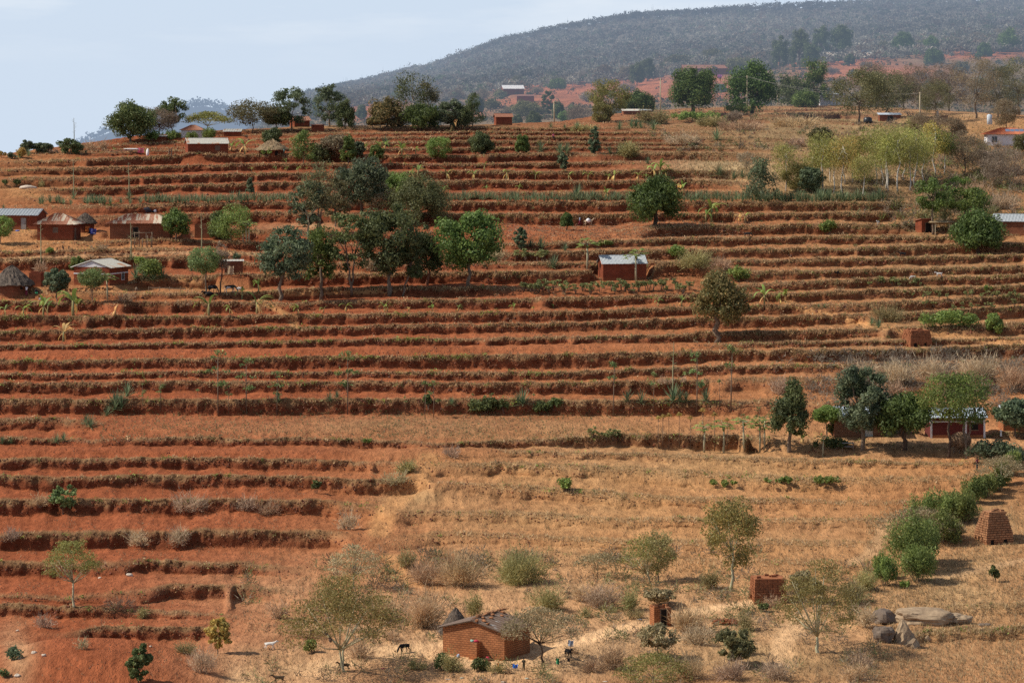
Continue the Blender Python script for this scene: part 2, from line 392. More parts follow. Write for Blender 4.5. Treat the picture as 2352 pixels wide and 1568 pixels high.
# ------------------------------------------------------------------ the terraced hill
# lips of the terraces, from the valley bottom up: (column, row, how sharp the bank below the lip is)
LIPS = [
 [(0, 668, 0), (880, 668, 0), (905, 668, .8), (1024, 668, .8)],
 [(0, 634, 0), (70, 632, .3), (90, 627, 1), (130, 626, 1), (205, 627, 1), (235, 632, 0), (420, 648, 0), (900, 634, 0), (925, 628, .9), (1024, 626, .9)],
 [(0, 601, 1), (55, 604, 1), (130, 608, .9), (200, 612, .8), (250, 616, 0), (420, 622, 0), (700, 620, 0), (940, 606, 0), (960, 603, .9), (1024, 602, .9)],
 [(0, 594, .7), (60, 596, .7), (140, 590, .5), (170, 585, 1), (245, 584, 1), (300, 590, 0), (420, 592, 0), (800, 590, 0), (1024, 580, 0)],
 [(0, 560, 1), (55, 562, 1), (125, 561, .6), (140, 560, 1), (252, 563, 1), (290, 567, .4), (330, 566, 0), (420, 554, 0), (450, 551, .35), (505, 550, .4), (600, 553, .5), (700, 557, .35), (805, 558.7, .4), (870, 559, 0), (1024, 548, 0)],
 [(0, 533, 1), (55, 532.5, 1), (130, 530, 1), (181, 533, 1), (196, 529, 1), (255, 530, 1), (330, 531, 1), (352, 533, .1), (395, 535, .2), (440, 531, .7), (505, 532.4, .7), (600, 537, .6), (700, 539, .5), (805, 539.7, .5), (880, 541, .2), (1024, 528, 0)],
 [(0, 498, 1), (55, 496.8, 1), (130, 499, 1), (255, 498.3, 1), (330, 500, 1), (372, 503, .5), (395, 509, .3), (410, 510, .7), (505, 510.7, .8), (600, 516, .6), (700, 517, .6), (805, 517.4, .7), (890, 518, .5), (1024, 500, 0)],
 [(0, 474, 1), (55, 475, 1), (205, 474.8, 1), (300, 476, 1), (350, 478, 1), (395, 478, 1), (425, 475, .9), (434, 483, .3), (505, 484, .9), (600, 490, .7), (680, 496, .7), (805, 498.4, .7), (930, 500, .4), (1024, 482, 0)],
 [(0, 458, 1), (55, 457.5, 1), (205, 457, 1), (300, 458, 1), (340, 461, 1), (395, 461, .6), (412, 463, .1), (445, 462, .7), (505, 461.6, .9), (555, 463.7, .9), (620, 466, .7), (700, 470, .6), (805, 477, .7), (945, 476, .7), (1024, 466, .2)],
 [(0, 448, 0), (400, 450, 0), (490, 449, 0), (515, 449.5, .9), (555, 451, .9), (640, 452, .9), (720, 455.5, .7), (805, 458, .7), (850, 461, .8), (955, 462, .8), (980, 456, 0), (1024, 452, 0)],
 [(0, 437, 1), (55, 439, 1), (90, 440, .5), (150, 437, .9), (205, 436, 1), (255, 439, 1), (300, 437, 1), (405, 440.5, 1), (428, 443, .4), (445, 444, 1), (505, 439.3, 1), (555, 438.8, 1), (621, 434, 1), (680, 434.3, 1), (746, 434, 1), (775, 436, .3), (830, 441, .5), (905, 444, .3), (1024, 444, 0)],
 [(0, 417, .9), (55, 417.3, .9), (95, 420, .4), (120, 424, 0), (405, 426, 0), (680, 420, 0), (830, 428, 0), (1024, 433, .5)],
 [(0, 398, 1), (55, 398.2, 1), (205, 398.3, 1), (405, 398.4, 1), (480, 399, 1), (555, 399.3, 1), (680, 400, 1), (770, 399, .6), (830, 402, .5), (970, 404, .5), (1024, 402, .4)],
 [(0, 382, 1), (55, 381.6, 1), (205, 380.5, 1), (405, 381.8, 1), (555, 382, 1), (680, 379.5, 1), (760, 377, .8), (830, 377, .6), (970, 380, .4), (1024, 378, .3)],
 [(0, 372, 1), (55, 372.7, 1), (205, 371.3, 1), (405, 371.6, 1), (555, 371.2, 1), (680, 366.7, 1), (760, 364, 1), (830, 363.5, .8), (900, 363, .6), (1024, 360, .3)],
 [(0, 359, 1), (55, 359.3, 1), (205, 357.5, 1), (405, 355, 1), (555, 353.3, 1), (680, 352, 1), (740, 350, 1), (830, 349.5, 1), (970, 346, 1), (1024, 344, 1)],
 [(0, 352, 0), (205, 350, 0), (405, 347, 0), (555, 345.5, 0), (700, 343, 0), (760, 342, .8), (830, 341.2, 1), (970, 338.4, 1), (1024, 337, .6)],
 [(0, 345, 1), (55, 344.6, 1), (205, 342.2, 1), (405, 338.5, 1), (555, 336.8, 1), (680, 334.2, 1), (700, 332, 1), (830, 329.7, 1), (890, 327.5, .9), (970, 324.5, .6), (1024, 322, .9)],
 [(0, 330, 1), (55, 329.6, 1), (205, 327.5, 1), (320, 326, 1), (405, 324.4, 1), (555, 322.7, 1), (680, 318.3, 1), (830, 314.4, 1), (858, 314, .9), (872, 313.5, .3), (900, 312.5, .9), (970, 309, 1), (1024, 306, 1)],
 [(0, 315, 1), (55, 315.3, 1), (130, 315.6, 1), (205, 315.5, 1), (320, 314, 1), (405, 313, 1), (555, 311.2, 1), (680, 306.8, 1), (790, 304.5, 1), (830, 303, .6), (900, 300.5, 1), (970, 297.6, 1), (1024, 295, 1)],
 [(0, 300.7, 1), (30, 300.7, 1), (130, 301.6, 1), (255, 301, 1), (290, 303, .7), (330, 300, 1), (405, 299, 1), (555, 297.2, 1), (680, 294.7, 1), (760, 293, 1), (830, 291.5, 1), (970, 286.7, 1), (1024, 284, 1)],
 [(0, 290, .3), (90, 291, .5), (130, 292, .8), (200, 292, .9), (255, 291.6, 1), (300, 288, 1), (470, 285.8, 1), (530, 287, .2), (600, 288, 0), (690, 286, 0), (760, 283, .8), (840, 279.8, 1), (970, 276.5, 1), (1024, 274, 1)],
 [(0, 281, 0), (90, 281, 0), (140, 276, .9), (255, 274.3, 1), (330, 273, 1), (470, 271.8, 1), (575, 270, 1), (690, 267, 1), (725, 268, .4), (760, 269.5, .9), (840, 269.6, 1), (970, 267.6, 1), (1024, 266, 1)],
 [(0, 258, 1), (30, 258, 1), (130, 256.3, 1), (200, 255, 1), (255, 262, .9), (320, 262, .6), (470, 262, .6), (575, 262.4, .9), (690, 260, .8), (840, 258.2, 1), (970, 256, 1), (1024, 254, 1)],
 [(0, 251, .9), (30, 251, .9), (130, 247.5, .8), (200, 248, .6), (255, 253, .9), (320, 254, .6), (470, 252, .8), (575, 251, 1), (690, 249, 1), (840, 248, 1), (970, 244, 1), (1024, 242, 1)],
 [(0, 243, .1), (100, 241, .4), (130, 240.3, .8), (200, 240, .9), (255, 242.4, 1), (320, 243, .6), (470, 243, .2), (530, 243, .7), (575, 242, 1), (690, 237.8, 1), (840, 235.8, 1), (970, 237, .9), (1024, 235, .8)],
 [(0, 231, .2), (130, 232, 0), (255, 229, .9), (320, 232, .3), (470, 228, 0), (575, 230, 0), (640, 227, .2), (660, 225.6, .9), (690, 225.6, 1), (840, 223.7, 1), (900, 225, .9), (970, 228, .5), (1024, 228, .4)],
 [(0, 216, .1), (60, 216, .2), (130, 214.2, .9), (255, 211.8, 1), (360, 212, .8), (470, 213, 1), (575, 214, 1), (690, 213.5, 1), (780, 213, 1), (840, 212.2, 1), (890, 212, 1), (925, 214, .2), (1024, 217, 0)],
 [(0, 206, 0), (50, 205, .3), (130, 204, .9), (255, 201.6, 1), (470, 201, 1), (575, 201.6, 1), (690, 201.4, 1), (840, 202, 1), (900, 202.5, 1), (930, 204, .2), (1024, 207, 0)],
 [(0, 198, 0), (40, 197, .2), (130, 196.3, .5), (255, 193.3, .7), (470, 192, .8), (575, 191.6, .9), (690, 191.2, .9), (770, 193, .6), (840, 195, .2), (1024, 197, 0)],
 [(0, 189, 0), (40, 188.5, .3), (70, 187.5, .9), (130, 186.1, 1), (255, 182.5, 1), (470, 180, 1), (575, 180.8, 1), (690, 179.7, 1), (728, 181, .8), (760, 183, 0), (1024, 189, 0)],
 [(0, 178, .2), (30, 177, .8), (130, 176.2, 1), (255, 172.9, 1), (470, 171, 1), (575, 171.2, 1), (690, 170.2, 1), (730, 170.5, .9), (760, 172, 0), (1024, 182, 0)],
 [(0, 169, .5), (30, 168.3, .9), (130, 166.4, 1), (255, 163.6, 1), (470, 163.4, 1), (575, 162.3, 1), (610, 161.5, .9), (640, 161, .1), (690, 162, 0), (1024, 176, 0)],
 [(0, 160.5, .3), (40, 159.8, .8), (130, 156.5, 1), (190, 154.5, 1), (255, 153.8, 1), (470, 154.7, 1), (560, 152.3, 1), (600, 153, .5), (650, 151.5, .9), (690, 152.3, 1), (760, 153.5, .8), (790, 155, .2), (1024, 170, 0)],
 [(0, 157, 0), (60, 153, .2), (130, 151, .8), (255, 148, .7), (330, 149, .8), (470, 148, 1), (575, 147, 1), (690, 147, .9), (740, 147.5, .7), (790, 150, .1), (1024, 165, 0)],
 [(0, 156, 0), (130, 148.6, .7), (200, 147, .4), (255, 144.5, .6), (330, 143, .8), (470, 140.4, 1), (575, 142.1, 1), (640, 143.3, 1), (690, 144, .9), (720, 145, .6), (760, 143, .2), (840, 146, .2), (1024, 160, 0)],
 [(0, 155.8, 0), (130, 143, .7), (200, 141, .4), (255, 139, .6), (330, 138.5, .8), (470, 135.5, 1), (575, 137, 1), (660, 137.5, .9), (700, 137.5, .5), (760, 137, .2), (810, 139, .9), (870, 139.5, .8), (900, 142, 0), (1024, 155, 0)],
 [(0, 155.6, 0), (130, 138.5, .2), (200, 135, .3), (255, 134.5, .5), (330, 133, .7), (470, 131.7, 1), (575, 131.9, 1), (640, 132, .9), (680, 132, .5), (760, 131, .2), (840, 133, .3), (1024, 148, 0)],
 [(0, 155.4, 0), (130, 137.5, 0), (200, 131.8, .3), (255, 129.5, .5), (330, 128.5, .7), (470, 127, 1), (575, 128.9, 1), (610, 127.5, .4), (690, 125, .2), (840, 127, .2), (1024, 142, 0)],
 [(0, 155.2, 0), (130, 137.3, 0), (200, 131.6, 0), (330, 126.2, 0), (470, 125.6, 0), (540, 124.5, 0), (600, 121, .2), (690, 117.9, .6), (760, 117.5, .8), (840, 120, .6), (900, 124, .1), (1024, 135, 0)],
 [(0, 155, 0), (130, 137.1, 0), (200, 131.4, 0), (330, 126, 0), (470, 125.4, 0), (560, 122, 0), (600, 117.5, 0), (690, 113, .5), (760, 113.5, .7), (800, 112.6, .9), (840, 112, 1), (870, 112, .8), (920, 117, 0), (1024, 128, 0)],
 [(0, 154.8, 0), (130, 136.9, 0), (200, 131.2, 0), (330, 125.8, 0), (470, 125.2, 0), (560, 121.6, 0), (600, 115.5, 0), (690, 110.6, .5), (760, 109.6, .8), (840, 108.3, .8), (880, 109, .3), (1024, 122, 0)],
 [(0, 154.6, 0), (130, 136.7, 0), (200, 131, 0), (330, 125.6, 0), (470, 125, 0), (560, 121.3, 0), (600, 114.8, 0), (650, 110.5, 0), (690, 108, .2), (760, 106, .3), (840, 105.5, .3), (900, 108, 0), (1024, 115, 0)],
]
NL = len(LIPS)
_vk = np.array([760, 682, 650, 560, 450, 340, 270, 220, 160, 128, 120, 115, 110, 105, 100, 90.])
_dk = np.array([228, 250, 262, 300, 345, 405, 452, 492, 560, 620, 650, 680, 715, 755, 800, 900.])
_vf = np.linspace(80, 770, 1400)
_df = np.interp(_vf, _vk[::-1], _dk[::-1])
_ker = np.hanning(61); _ker /= _ker.sum()
_df = np.convolve(np.pad(_df, 30, mode='edge'), _ker, 'valid')
def D(v): return np.interp(v, _vf, _df)

U = np.arange(-90, 1114.1, 1.22)
NU = len(U)
Vl = np.zeros((NL, NU)); Sl = np.zeros((NL, NU))
for k, L in enumerate(LIPS):
    L = np.array(L, float)
    Vl[k] = np.interp(U, L[:, 0], L[:, 1]); Sl[k] = np.interp(U, L[:, 0], L[:, 2])
    amp = np.interp(Vl[k], [125, 200, 400, 650], [0.35, 0.7, 1.1, 1.6])
    Vl[k] += amp * (0.55 * vnoise(U * 0.013, k * 7.3, 0, 3) + 0.5 * vnoise(U * 0.05, k * 3.1, 0, 4) + 0.35 * vnoise(U * 0.16, k * 5.1, 0, 5))
    Sl[k] = np.clip(Sl[k] * (1 + 0.0 * U), 0, 1)
for k in range(1, NL): Vl[k] = np.minimum(Vl[k], Vl[k - 1] - 0.12)
# gaps where a bank has slumped or a footpath cuts it
for k in range(NL):
    g = vnoise(U * 0.035, k * 9.7, 0, 11)
    Sl[k] *= 1 - 0.7 * sstep(0.80, 0.95, g)
    lr = sstep(420, 470, U) * sstep(440, 455, Vl[k]); Sl[k] *= 1 - lr * (1 - (0.72 + 0.28 * sstep(-0.45, 0.35, vnoise(U * 0.018, k * 5.3, 0, 17))))

NT, NR = 6, 10
rows_y = []; rows_z = []; rows_kind = []   # kind: (terrace index, q) q<0 tread, 0..1 riser position
def z_of(v, y): return -(v - VH) / F * y
# apron below the frame
ylo = D(Vl[0]); zlo = z_of(Vl[0], ylo)
for dy in (-46, -34, -24, -16, -8):
    vv = Vl[0] + (-dy) * 3.0
    yy = ylo + dy; rows_y.append(yy); rows_z.append(zlo + dy * 0.045); rows_kind.append((0, -1.0))
rows_y.append(ylo); rows_z.append(zlo); rows_kind.append((0, 1.0))
RIS = [0.62] * NL
RISER_INFO = []
for k in range(1, NL):
    v0, v1 = Vl[k - 1], Vl[k]
    y0, y1 = D(v0), D(v1); z0, z1 = z_of(v0, y0), z_of(v1, y1)
    frac = np.interp(0.5 * (v0 + v1), [120, 300, 400, 440, 520], [0.82, 0.80, 0.74, 0.64, 0.56])
    frac = frac + 0.13 * vnoise(U * 0.022, k * 2.3, 0, 21) + 0.07 * vnoise(U * 0.09, k * 4.3, 0, 23) + 0.10 * math.sin(k * 2.7)
    frac = np.clip(frac, 0.35, 0.90)
    # a bank never stands higher than a man: wide pitches keep a wide tread
    pitch = (v0 - v1); maxb = np.interp(v1, [120, 200, 300, 400, 520, 640], [7.5, 11, 14, 16, 18, 12])
    vb = v1 + np.minimum(frac * pitch, maxb)
    s = Sl[k]
    run = np.minimum(0.10 * (y1 - y0), 0.6) + 0.12
    run = np.minimum(run, 0.5 * (y1 - y0))
    yb = (1 - s) * D(vb) + s * (y1 - run)
    zb = z_of(vb, yb)
    for t in range(1, NT + 1):
        a = t / NT
        rows_y.append(y0 + (yb - y0) * a); rows_z.append(z0 + (zb - z0) * a); rows_kind.append((k, -1 + 0.9 * a))
    for t in range(1, NR + 1):
        a = t / NR
        e = a ** 1.25                                   # foot is steeper, the lip rounds over
        rows_y.append(yb + (y1 - yb) * (0.35 * a + 0.65 * a ** 2.2)); rows_z.append(zb + (z1 - zb) * (1.12 * a - 0.12 * a ** 3)); rows_kind.append((k, a))
ytop, ztop = rows_y[-1], rows_z[-1]
for dy, dz in ((6, 0.0), (14, -0.15), (26, -0.8), (45, -2.4), (80, -6.5), (130, -13.0)):
    rows_y.append(ytop + dy); rows_z.append(ztop + dz); rows_kind.append((NL, -0.5))
YG = np.array(rows_y); ZG = np.array(rows_z); NRW = len(YG)
TK = np.array([r[0] for r in rows_kind]); QQ = np.array([r[1] for r in rows_kind])
# strictly increasing y down every column
for i in range(1, NRW): YG[i] = np.maximum(YG[i], YG[i - 1] + 0.004)
XF = (U - 512.0) / F                       # x = XF * y

def prof(u, Y=None, Z=None):
    Y = YG if Y is None else Y; Z = ZG if Z is None else Z
    j = (u - U[0]) / (U[1] - U[0]); j0 = int(np.clip(math.floor(j), 0, NU - 2)); t = min(max(j - j0, 0), 1)
    return Y[:, j0] * (1 - t) + Y[:, j0 + 1] * t, Z[:, j0] * (1 - t) + Z[:, j0 + 1] * t

def ground_z(x, y):
    yy, zz = prof(512 + F * x / y)
    return float(np.interp(y, yy, zz))

def place(X, Y):
    """point of the hill seen at (X, Y) of the 2352 wide view"""
    u, v = X * K, Y * K
    yy, zz = prof(u)
    vv = VH - F * zz / yy
    idx = np.where(vv <= v)[0]
    if len(idx) == 0: i = NRW - 7; y = yy[i]; return np.array([(u - 512) / F * y, y, zz[i]])
    i = idx[0]
    if i == 0: y, z = yy[0], zz[0]
    else:
        t = (vv[i - 1] - v) / (vv[i - 1] - vv[i] + 1e-9)
        y = yy[i - 1] + (yy[i] - yy[i - 1]) * t; z = zz[i - 1] + (zz[i] - zz[i - 1]) * t
    return np.array([(u - 512) / F * y, y, z])

def behind(X, dy):
    """a point dy metres behind the brow"""
    u = X * K; yy, zz = prof(u); y = yy[NRW - 7] + dy
    return np.array([(u - 512) / F * y, y, float(np.interp(y, yy, zz))])

def metres(px, y): return px * K * y / F

# ---- level yards for the buildings (cut and fill), and loose mounds
PADS = []          # (cx, cy, halfL, halfW, yaw, z)
def pad(X, Y, L, W, yaw, extra=0.6):
    p = place(X, Y)
    c = np.array([p[0] - math.sin(yaw) * W / 2, p[1] + math.cos(yaw) * W / 2])
    PADS.append((c[0], c[1], L / 2 + extra, W / 2 + extra, yaw, p[2] + .12))
    return np.array([c[0], c[1], p[2] + .12])

def apply_pads():
    XX = XF[None, :] * YG
    for cx, cy, hl, hw, yaw, zp in PADS:
        dx, dy = XX - cx, YG - cy
        lx = dx * math.cos(yaw) + dy * math.sin(yaw); ly = -dx * math.sin(yaw) + dy * math.cos(yaw)
        d = np.maximum(np.abs(lx) - hl, np.abs(ly) - hw)
        w = 1 - sstep(0, 1.3, d)
        ZG[:] = ZG * (1 - w) + zp * w

MOUNDS = [  # X, Y, rx m, ry m, height
 (190, 1560, 11, 9, 3.6), (1245, 1515, 10, 9, 0.5), (1560, 640, 7, 2.6, 1.0), (905, 1290, 7, 5, 0.9), (1010, 1130, 4.5, 2.6, 0.9),
]
def apply_mounds():
    pts = [(place(X, Y), rx, ry, h) for X, Y, rx, ry, h in MOUNDS]
    XX = XF[None, :] * YG
    for p, rx, ry, h in pts:
        ZG[:] += h * np.exp(-(((XX - p[0]) / rx) ** 2 + ((YG - p[1]) / ry) ** 2))

def roughen():
    XX = XF[None, :] * YG
    q = QQ[:, None]; s = np.zeros_like(YG)
    for i in range(NRW):
        k = TK[i]
        if 0 < k < NL: s[i] = Sl[k]
    ris = np.where(q > 0, np.sin(np.pi * np.clip(q, 0, 1)) ** 0.7, 0) * s
    lip = np.where(q > 0, np.clip(q, 0, 1) ** 3, 0) * s
    n1 = fbm(XX * 0.55, ZG * 0.5, YG * 0.05, 4, 31); n2 = vnoise(XX * 1.5, ZG * 1.2, YG * 0.2, 41) + 0.6 * vnoise(XX * 3.1, ZG * 2.6, 0, 43)
    calm = np.ones_like(YG)
    for cx, cy, hl, hw, yaw, zp in PADS:
        dx, dy = XX - cx, YG - cy
        lx = dx * math.cos(yaw) + dy * math.sin(yaw); ly = -dx * math.sin(yaw) + dy * math.cos(yaw)
        calm *= sstep(-0.3, 1.0, np.maximum(np.abs(lx) - hl, np.abs(ly) - hw))
    YG[:] = YG + ris * calm * (0.75 * n1 + 0.24 * n2)
    ZG[:] += calm * lip * 0.34 * fbm(XX * 0.8, YG * 0.1, 0, 4, 55)
    flat = np.where(q <= 0, 1.0, 0.3)
    ZG[:] += calm * flat * (0.10 * fbm(XX * 0.6, YG * 0.4, 0, 3, 61) + 0.09 * vnoise(XX * 1.9, YG * 0.8, 0, 67))
    lump = np.where(s.max(axis=1, keepdims=True) < 2, 1 - s, 0)
    ZG[:] += calm * lump * 0.22 * fbm(XX * 0.16, YG * 0.2, 0, 3, 71) * (YG < 330) 
    for i in range(1, NRW): YG[i] = np.maximum(YG[i], YG[i - 1] + 0.003)

# ---- ground colour
C_RED = np.array((0.285, 0.086, 0.037)); C_DRED = np.array((0.150, 0.046, 0.023)); C_ORG = np.array((0.445, 0.228, 0.098))
C_TAN = np.array((0.49, 0.305, 0.165)); C_GRASS = np.array((0.345, 0.245, 0.125)); C_BRN = np.array((0.21, 0.125, 0.065))
C_STRAW = np.array((0.54, 0.41, 0.23)); C_TILL = np.array((0.39, 0.222, 0.108)); C_DGRS = np.array((0.19, 0.125, 0.075))
BLOBS = [  # X, Y, rx, ry, colour, weight  (2352 view)
 (1700, 385, 190, 32, C_STRAW, .95), (1850, 430, 170, 45, C_GRASS, .9), (2000, 420, 120, 60, C_GRASS, .9),
 (1750, 320, 330, 55, C_GRASS, .75), (1700, 262, 330, 26, C_ORG, .55), (2050, 300, 260, 60, C_GRASS, .7), (2250, 420, 160, 90, C_BRN, .75), (2260, 300, 110, 45, C_ORG, .8), (2260, 268, 70, 14, C_TAN, .6),
 (60, 365, 150, 40, C_ORG, .6), (50, 440, 130, 40, C_ORG, .8), (60, 545, 160, 45, C_ORG, .85), (250, 565, 210, 26, C_ORG, .65), (100, 640, 90, 12, C_ORG, .4),
 (150, 668, 230, 18, C_ORG, .85), (420, 665, 200, 24, C_ORG, .7), (790, 630, 240, 9, C_ORG, .6), (700, 520, 120, 9, C_TAN, .7), (1250, 500, 300, 9, C_ORG, .25),
 (1500, 1250, 620, 190, C_ORG, .85), (1250, 1090, 330, 60, C_ORG, .6), (1800, 1080, 400, 60, C_ORG, .75), (2120, 1015, 260, 28, C_TAN, .8),
 (1300, 1400, 500, 120, C_TAN, .55), (1250, 1510, 420, 70, C_TAN, .85), (860, 1500, 320, 90, C_TAN, .75), (640, 1545, 190, 60, C_TAN, .7), (1800, 1450, 350, 120, C_TAN, .6),
 (2200, 1360, 220, 100, C_GRASS, .55), (2230, 1500, 260, 100, C_TILL, .65), (2000, 1540, 220, 50, C_BRN, .55), (1700, 1510, 260, 60, C_GRASS, .5), (2280, 1200, 120, 90, C_GRASS, .5),
 (2150, 420, 230, 120, C_BRN * 1.25, .65), (1850, 305, 380, 55, np.array((0.27, 0.205, 0.115)), .6),
 (190, 1545, 200, 100, C_RED * 1.0, 1.1), (40, 1500, 40, 70, C_TAN, .6), (1050, 1330, 300, 80, C_TAN, .4), (1900, 1230, 260, 60, C_TILL, .5), (600, 1350, 250, 60, C_TAN, .35),
 (2150, 590, 300, 120, C_GRASS, .35), (2150, 760, 260, 60, C_GRASS, .4), (1990, 740, 60, 14, C_ORG, .9), (2240, 775, 130, 14, C_ORG, .85), (2150, 850, 300, 60, C_DGRS, .55), (1500, 590, 300, 50, C_GRASS, .3),
 (950, 1140, 90, 30, C_GRASS, .7), (1500, 1050, 500, 70, C_GRASS, .35), (950, 980, 560, 32, C_GRASS * 0.95, .40), (1200, 1170, 300, 60, C_GRASS, .3),
 (600, 265, 260, 30, C_GRASS, .5), (900, 290, 400, 12, C_GRASS, .8), (1200, 335, 480, 50, C_DRED * 1.05, .75), (900, 420, 700, 70, C_DRED * 1.25, .45), (300, 1200, 420, 150, C_RED * .85, .4), (1000, 640, 700, 60, C_DRED * 1.3, .35),
]
PATHS = [  # polyline (2352), half width px (2352), colour, weight
 ([(1180, 1530), (1260, 1500), (1330, 1470), (1400, 1450), (1480, 1432)], 11, C_TAN * 1.35, 1.0),
 ([(1560, 1412), (1650, 1395), (1730, 1383), (1810, 1372)], 10, C_TAN * 1.3, 1.0),
 ([(560, 1568), (700, 1540), (860, 1500), (1000, 1490), (1150, 1525), (1250, 1505)], 18, C_TAN * 1.25, .9),
 ([(1850, 1420), (1800, 1470), (1790, 1540)], 15, C_TAN * 1.2, .8), ([(1900, 1560), (1960, 1590)], 7, C_TAN, .7),
 ([(1800, 690), (1860, 715), (1935, 728), (1990, 748), (2100, 762)], 6, C_ORG * 1.1, .9), ([(2150, 765), (2240, 780), (2352, 788)], 7, C_ORG * 1.1, .9),
 ([(600, 690), (640, 712), (672, 728), (676, 748)], 5, C_ORG, .8), ([(340, 640), (420, 640), (520, 668), (640, 675), (900, 668)], 5, C_ORG, .7),
 ([(0, 597), (160, 587), (420, 580), (600, 583)], 4, C_TAN, .6), ([(2040, 1200), (2000, 1270), (1960, 1290)], 8, C_TAN, .7), ([(2140, 1330), (2352, 1285)], 6, C_TAN, .6),
 ([(870, 1220), (890, 1170), (960, 1110), (985, 1050)], 12, C_ORG * 1.05, .8), ([(900, 1280), (940, 1330), (1000, 1345)], 12, C_ORG * 1.15, .7),
]
def ground_colour():
    XX = XF[None, :] * YG
    px = np.broadcast_to(U[None, :] / K, YG.shape); py = (VH - F * ZG / YG) / K
    jx = px + 26 * fbm(XX * 0.12, YG * 0.12, 0, 3, 81); jy = py + 9 * fbm(XX * 0.15, YG * 0.15, 5, 3, 83)
    n = fbm(XX * 0.18, YG * 0.18, 0, 4, 91)
    lean = sstep(0, 1, (jx - 600) / 1500 + (jy - 900) / 2200)[..., None]
    base = C_RED * (1 - 0.55 * lean) + C_ORG * 0.55 * lean
    base = base * (1 + 0.14 * n[..., None])
    for X, Y, rx, ry, c, w in BLOBS:
        d = ((jx - X) / rx) ** 2 + ((jy - Y) / ry) ** 2
        a = (w * np.exp(-d * 1.1) * np.clip(1 + 0.5 * n, 0.4, 1.4)).clip(0, 1)[..., None]
        base = base * (1 - a) + c * a
    # paler, drier rim of grass on each lip; darker moist earth on the bank
    q = QQ[:, None]; s = np.zeros_like(YG)
    for i in range(NRW):
        k = TK[i]
        if 0 < k < NL: s[i] = Sl[k]
    nn = fbm(XX * 0.8, YG * 0.2, ZG * 0.8, 3, 95)
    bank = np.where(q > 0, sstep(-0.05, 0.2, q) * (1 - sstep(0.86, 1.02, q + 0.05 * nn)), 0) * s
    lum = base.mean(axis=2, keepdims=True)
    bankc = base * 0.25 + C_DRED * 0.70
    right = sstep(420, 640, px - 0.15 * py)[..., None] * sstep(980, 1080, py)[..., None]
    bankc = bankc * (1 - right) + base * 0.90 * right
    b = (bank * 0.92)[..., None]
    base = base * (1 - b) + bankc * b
    g = np.where(q > 0, sstep(0.35, 0.95, q + 0.35 * nn), 0) * s
    g = np.maximum(g, np.where(q <= 0, np.clip(1 - (q + 1) * 7, 0, 1), 0) * np.roll(s, 3, 0) * 0.7)
    gcol = C_GRASS * (0.62 + 0.25 * nn[..., None])
    a = (g * 0.62).clip(0, 1)[..., None]
    base = base * (1 - a) + gcol * a
    for pl, hw, c, w in PATHS:
        d = np.full(YG.shape, 1e9)
        for (x0, y0), (x1, y1) in zip(pl[:-1], pl[1:]):
            ex, ey = x1 - x0, (y1 - y0) * 2.2
            qx, qy = px - x0, (py - y0) * 2.2
            t = np.clip((qx * ex + qy * ey) / (ex * ex + ey * ey), 0, 1)
            d = np.minimum(d, np.hypot(qx - t * ex, qy - t * ey))
        a = (w * (1 - sstep(0.5, 1.6, d / (hw * 2.0 * (1 + 0.3 * n)))))[..., None]
        base = base * (1 - a) + c * a
    return base.clip(0.01, 0.85)

def build_hill():
    col = ground_colour()
    XX = XF[None, :] * YG
    V = np.stack([XX, YG, ZG], axis=-1).reshape(-1, 3)
    i = np.arange(NRW - 1)[:, None] * NU + np.arange(NU - 1)[None, :]
    Fq = np.stack([i, i + 1, i + NU + 1, i + NU], axis=-1).reshape(-1, 4)
    me = mesh_from('terraced_hillside', V, [Fq], M['earth'], smooth=True, col=col.reshape(-1, 3))
    o = obj('terraced_hillside', me); o['kind'] = 'structure'
    return o

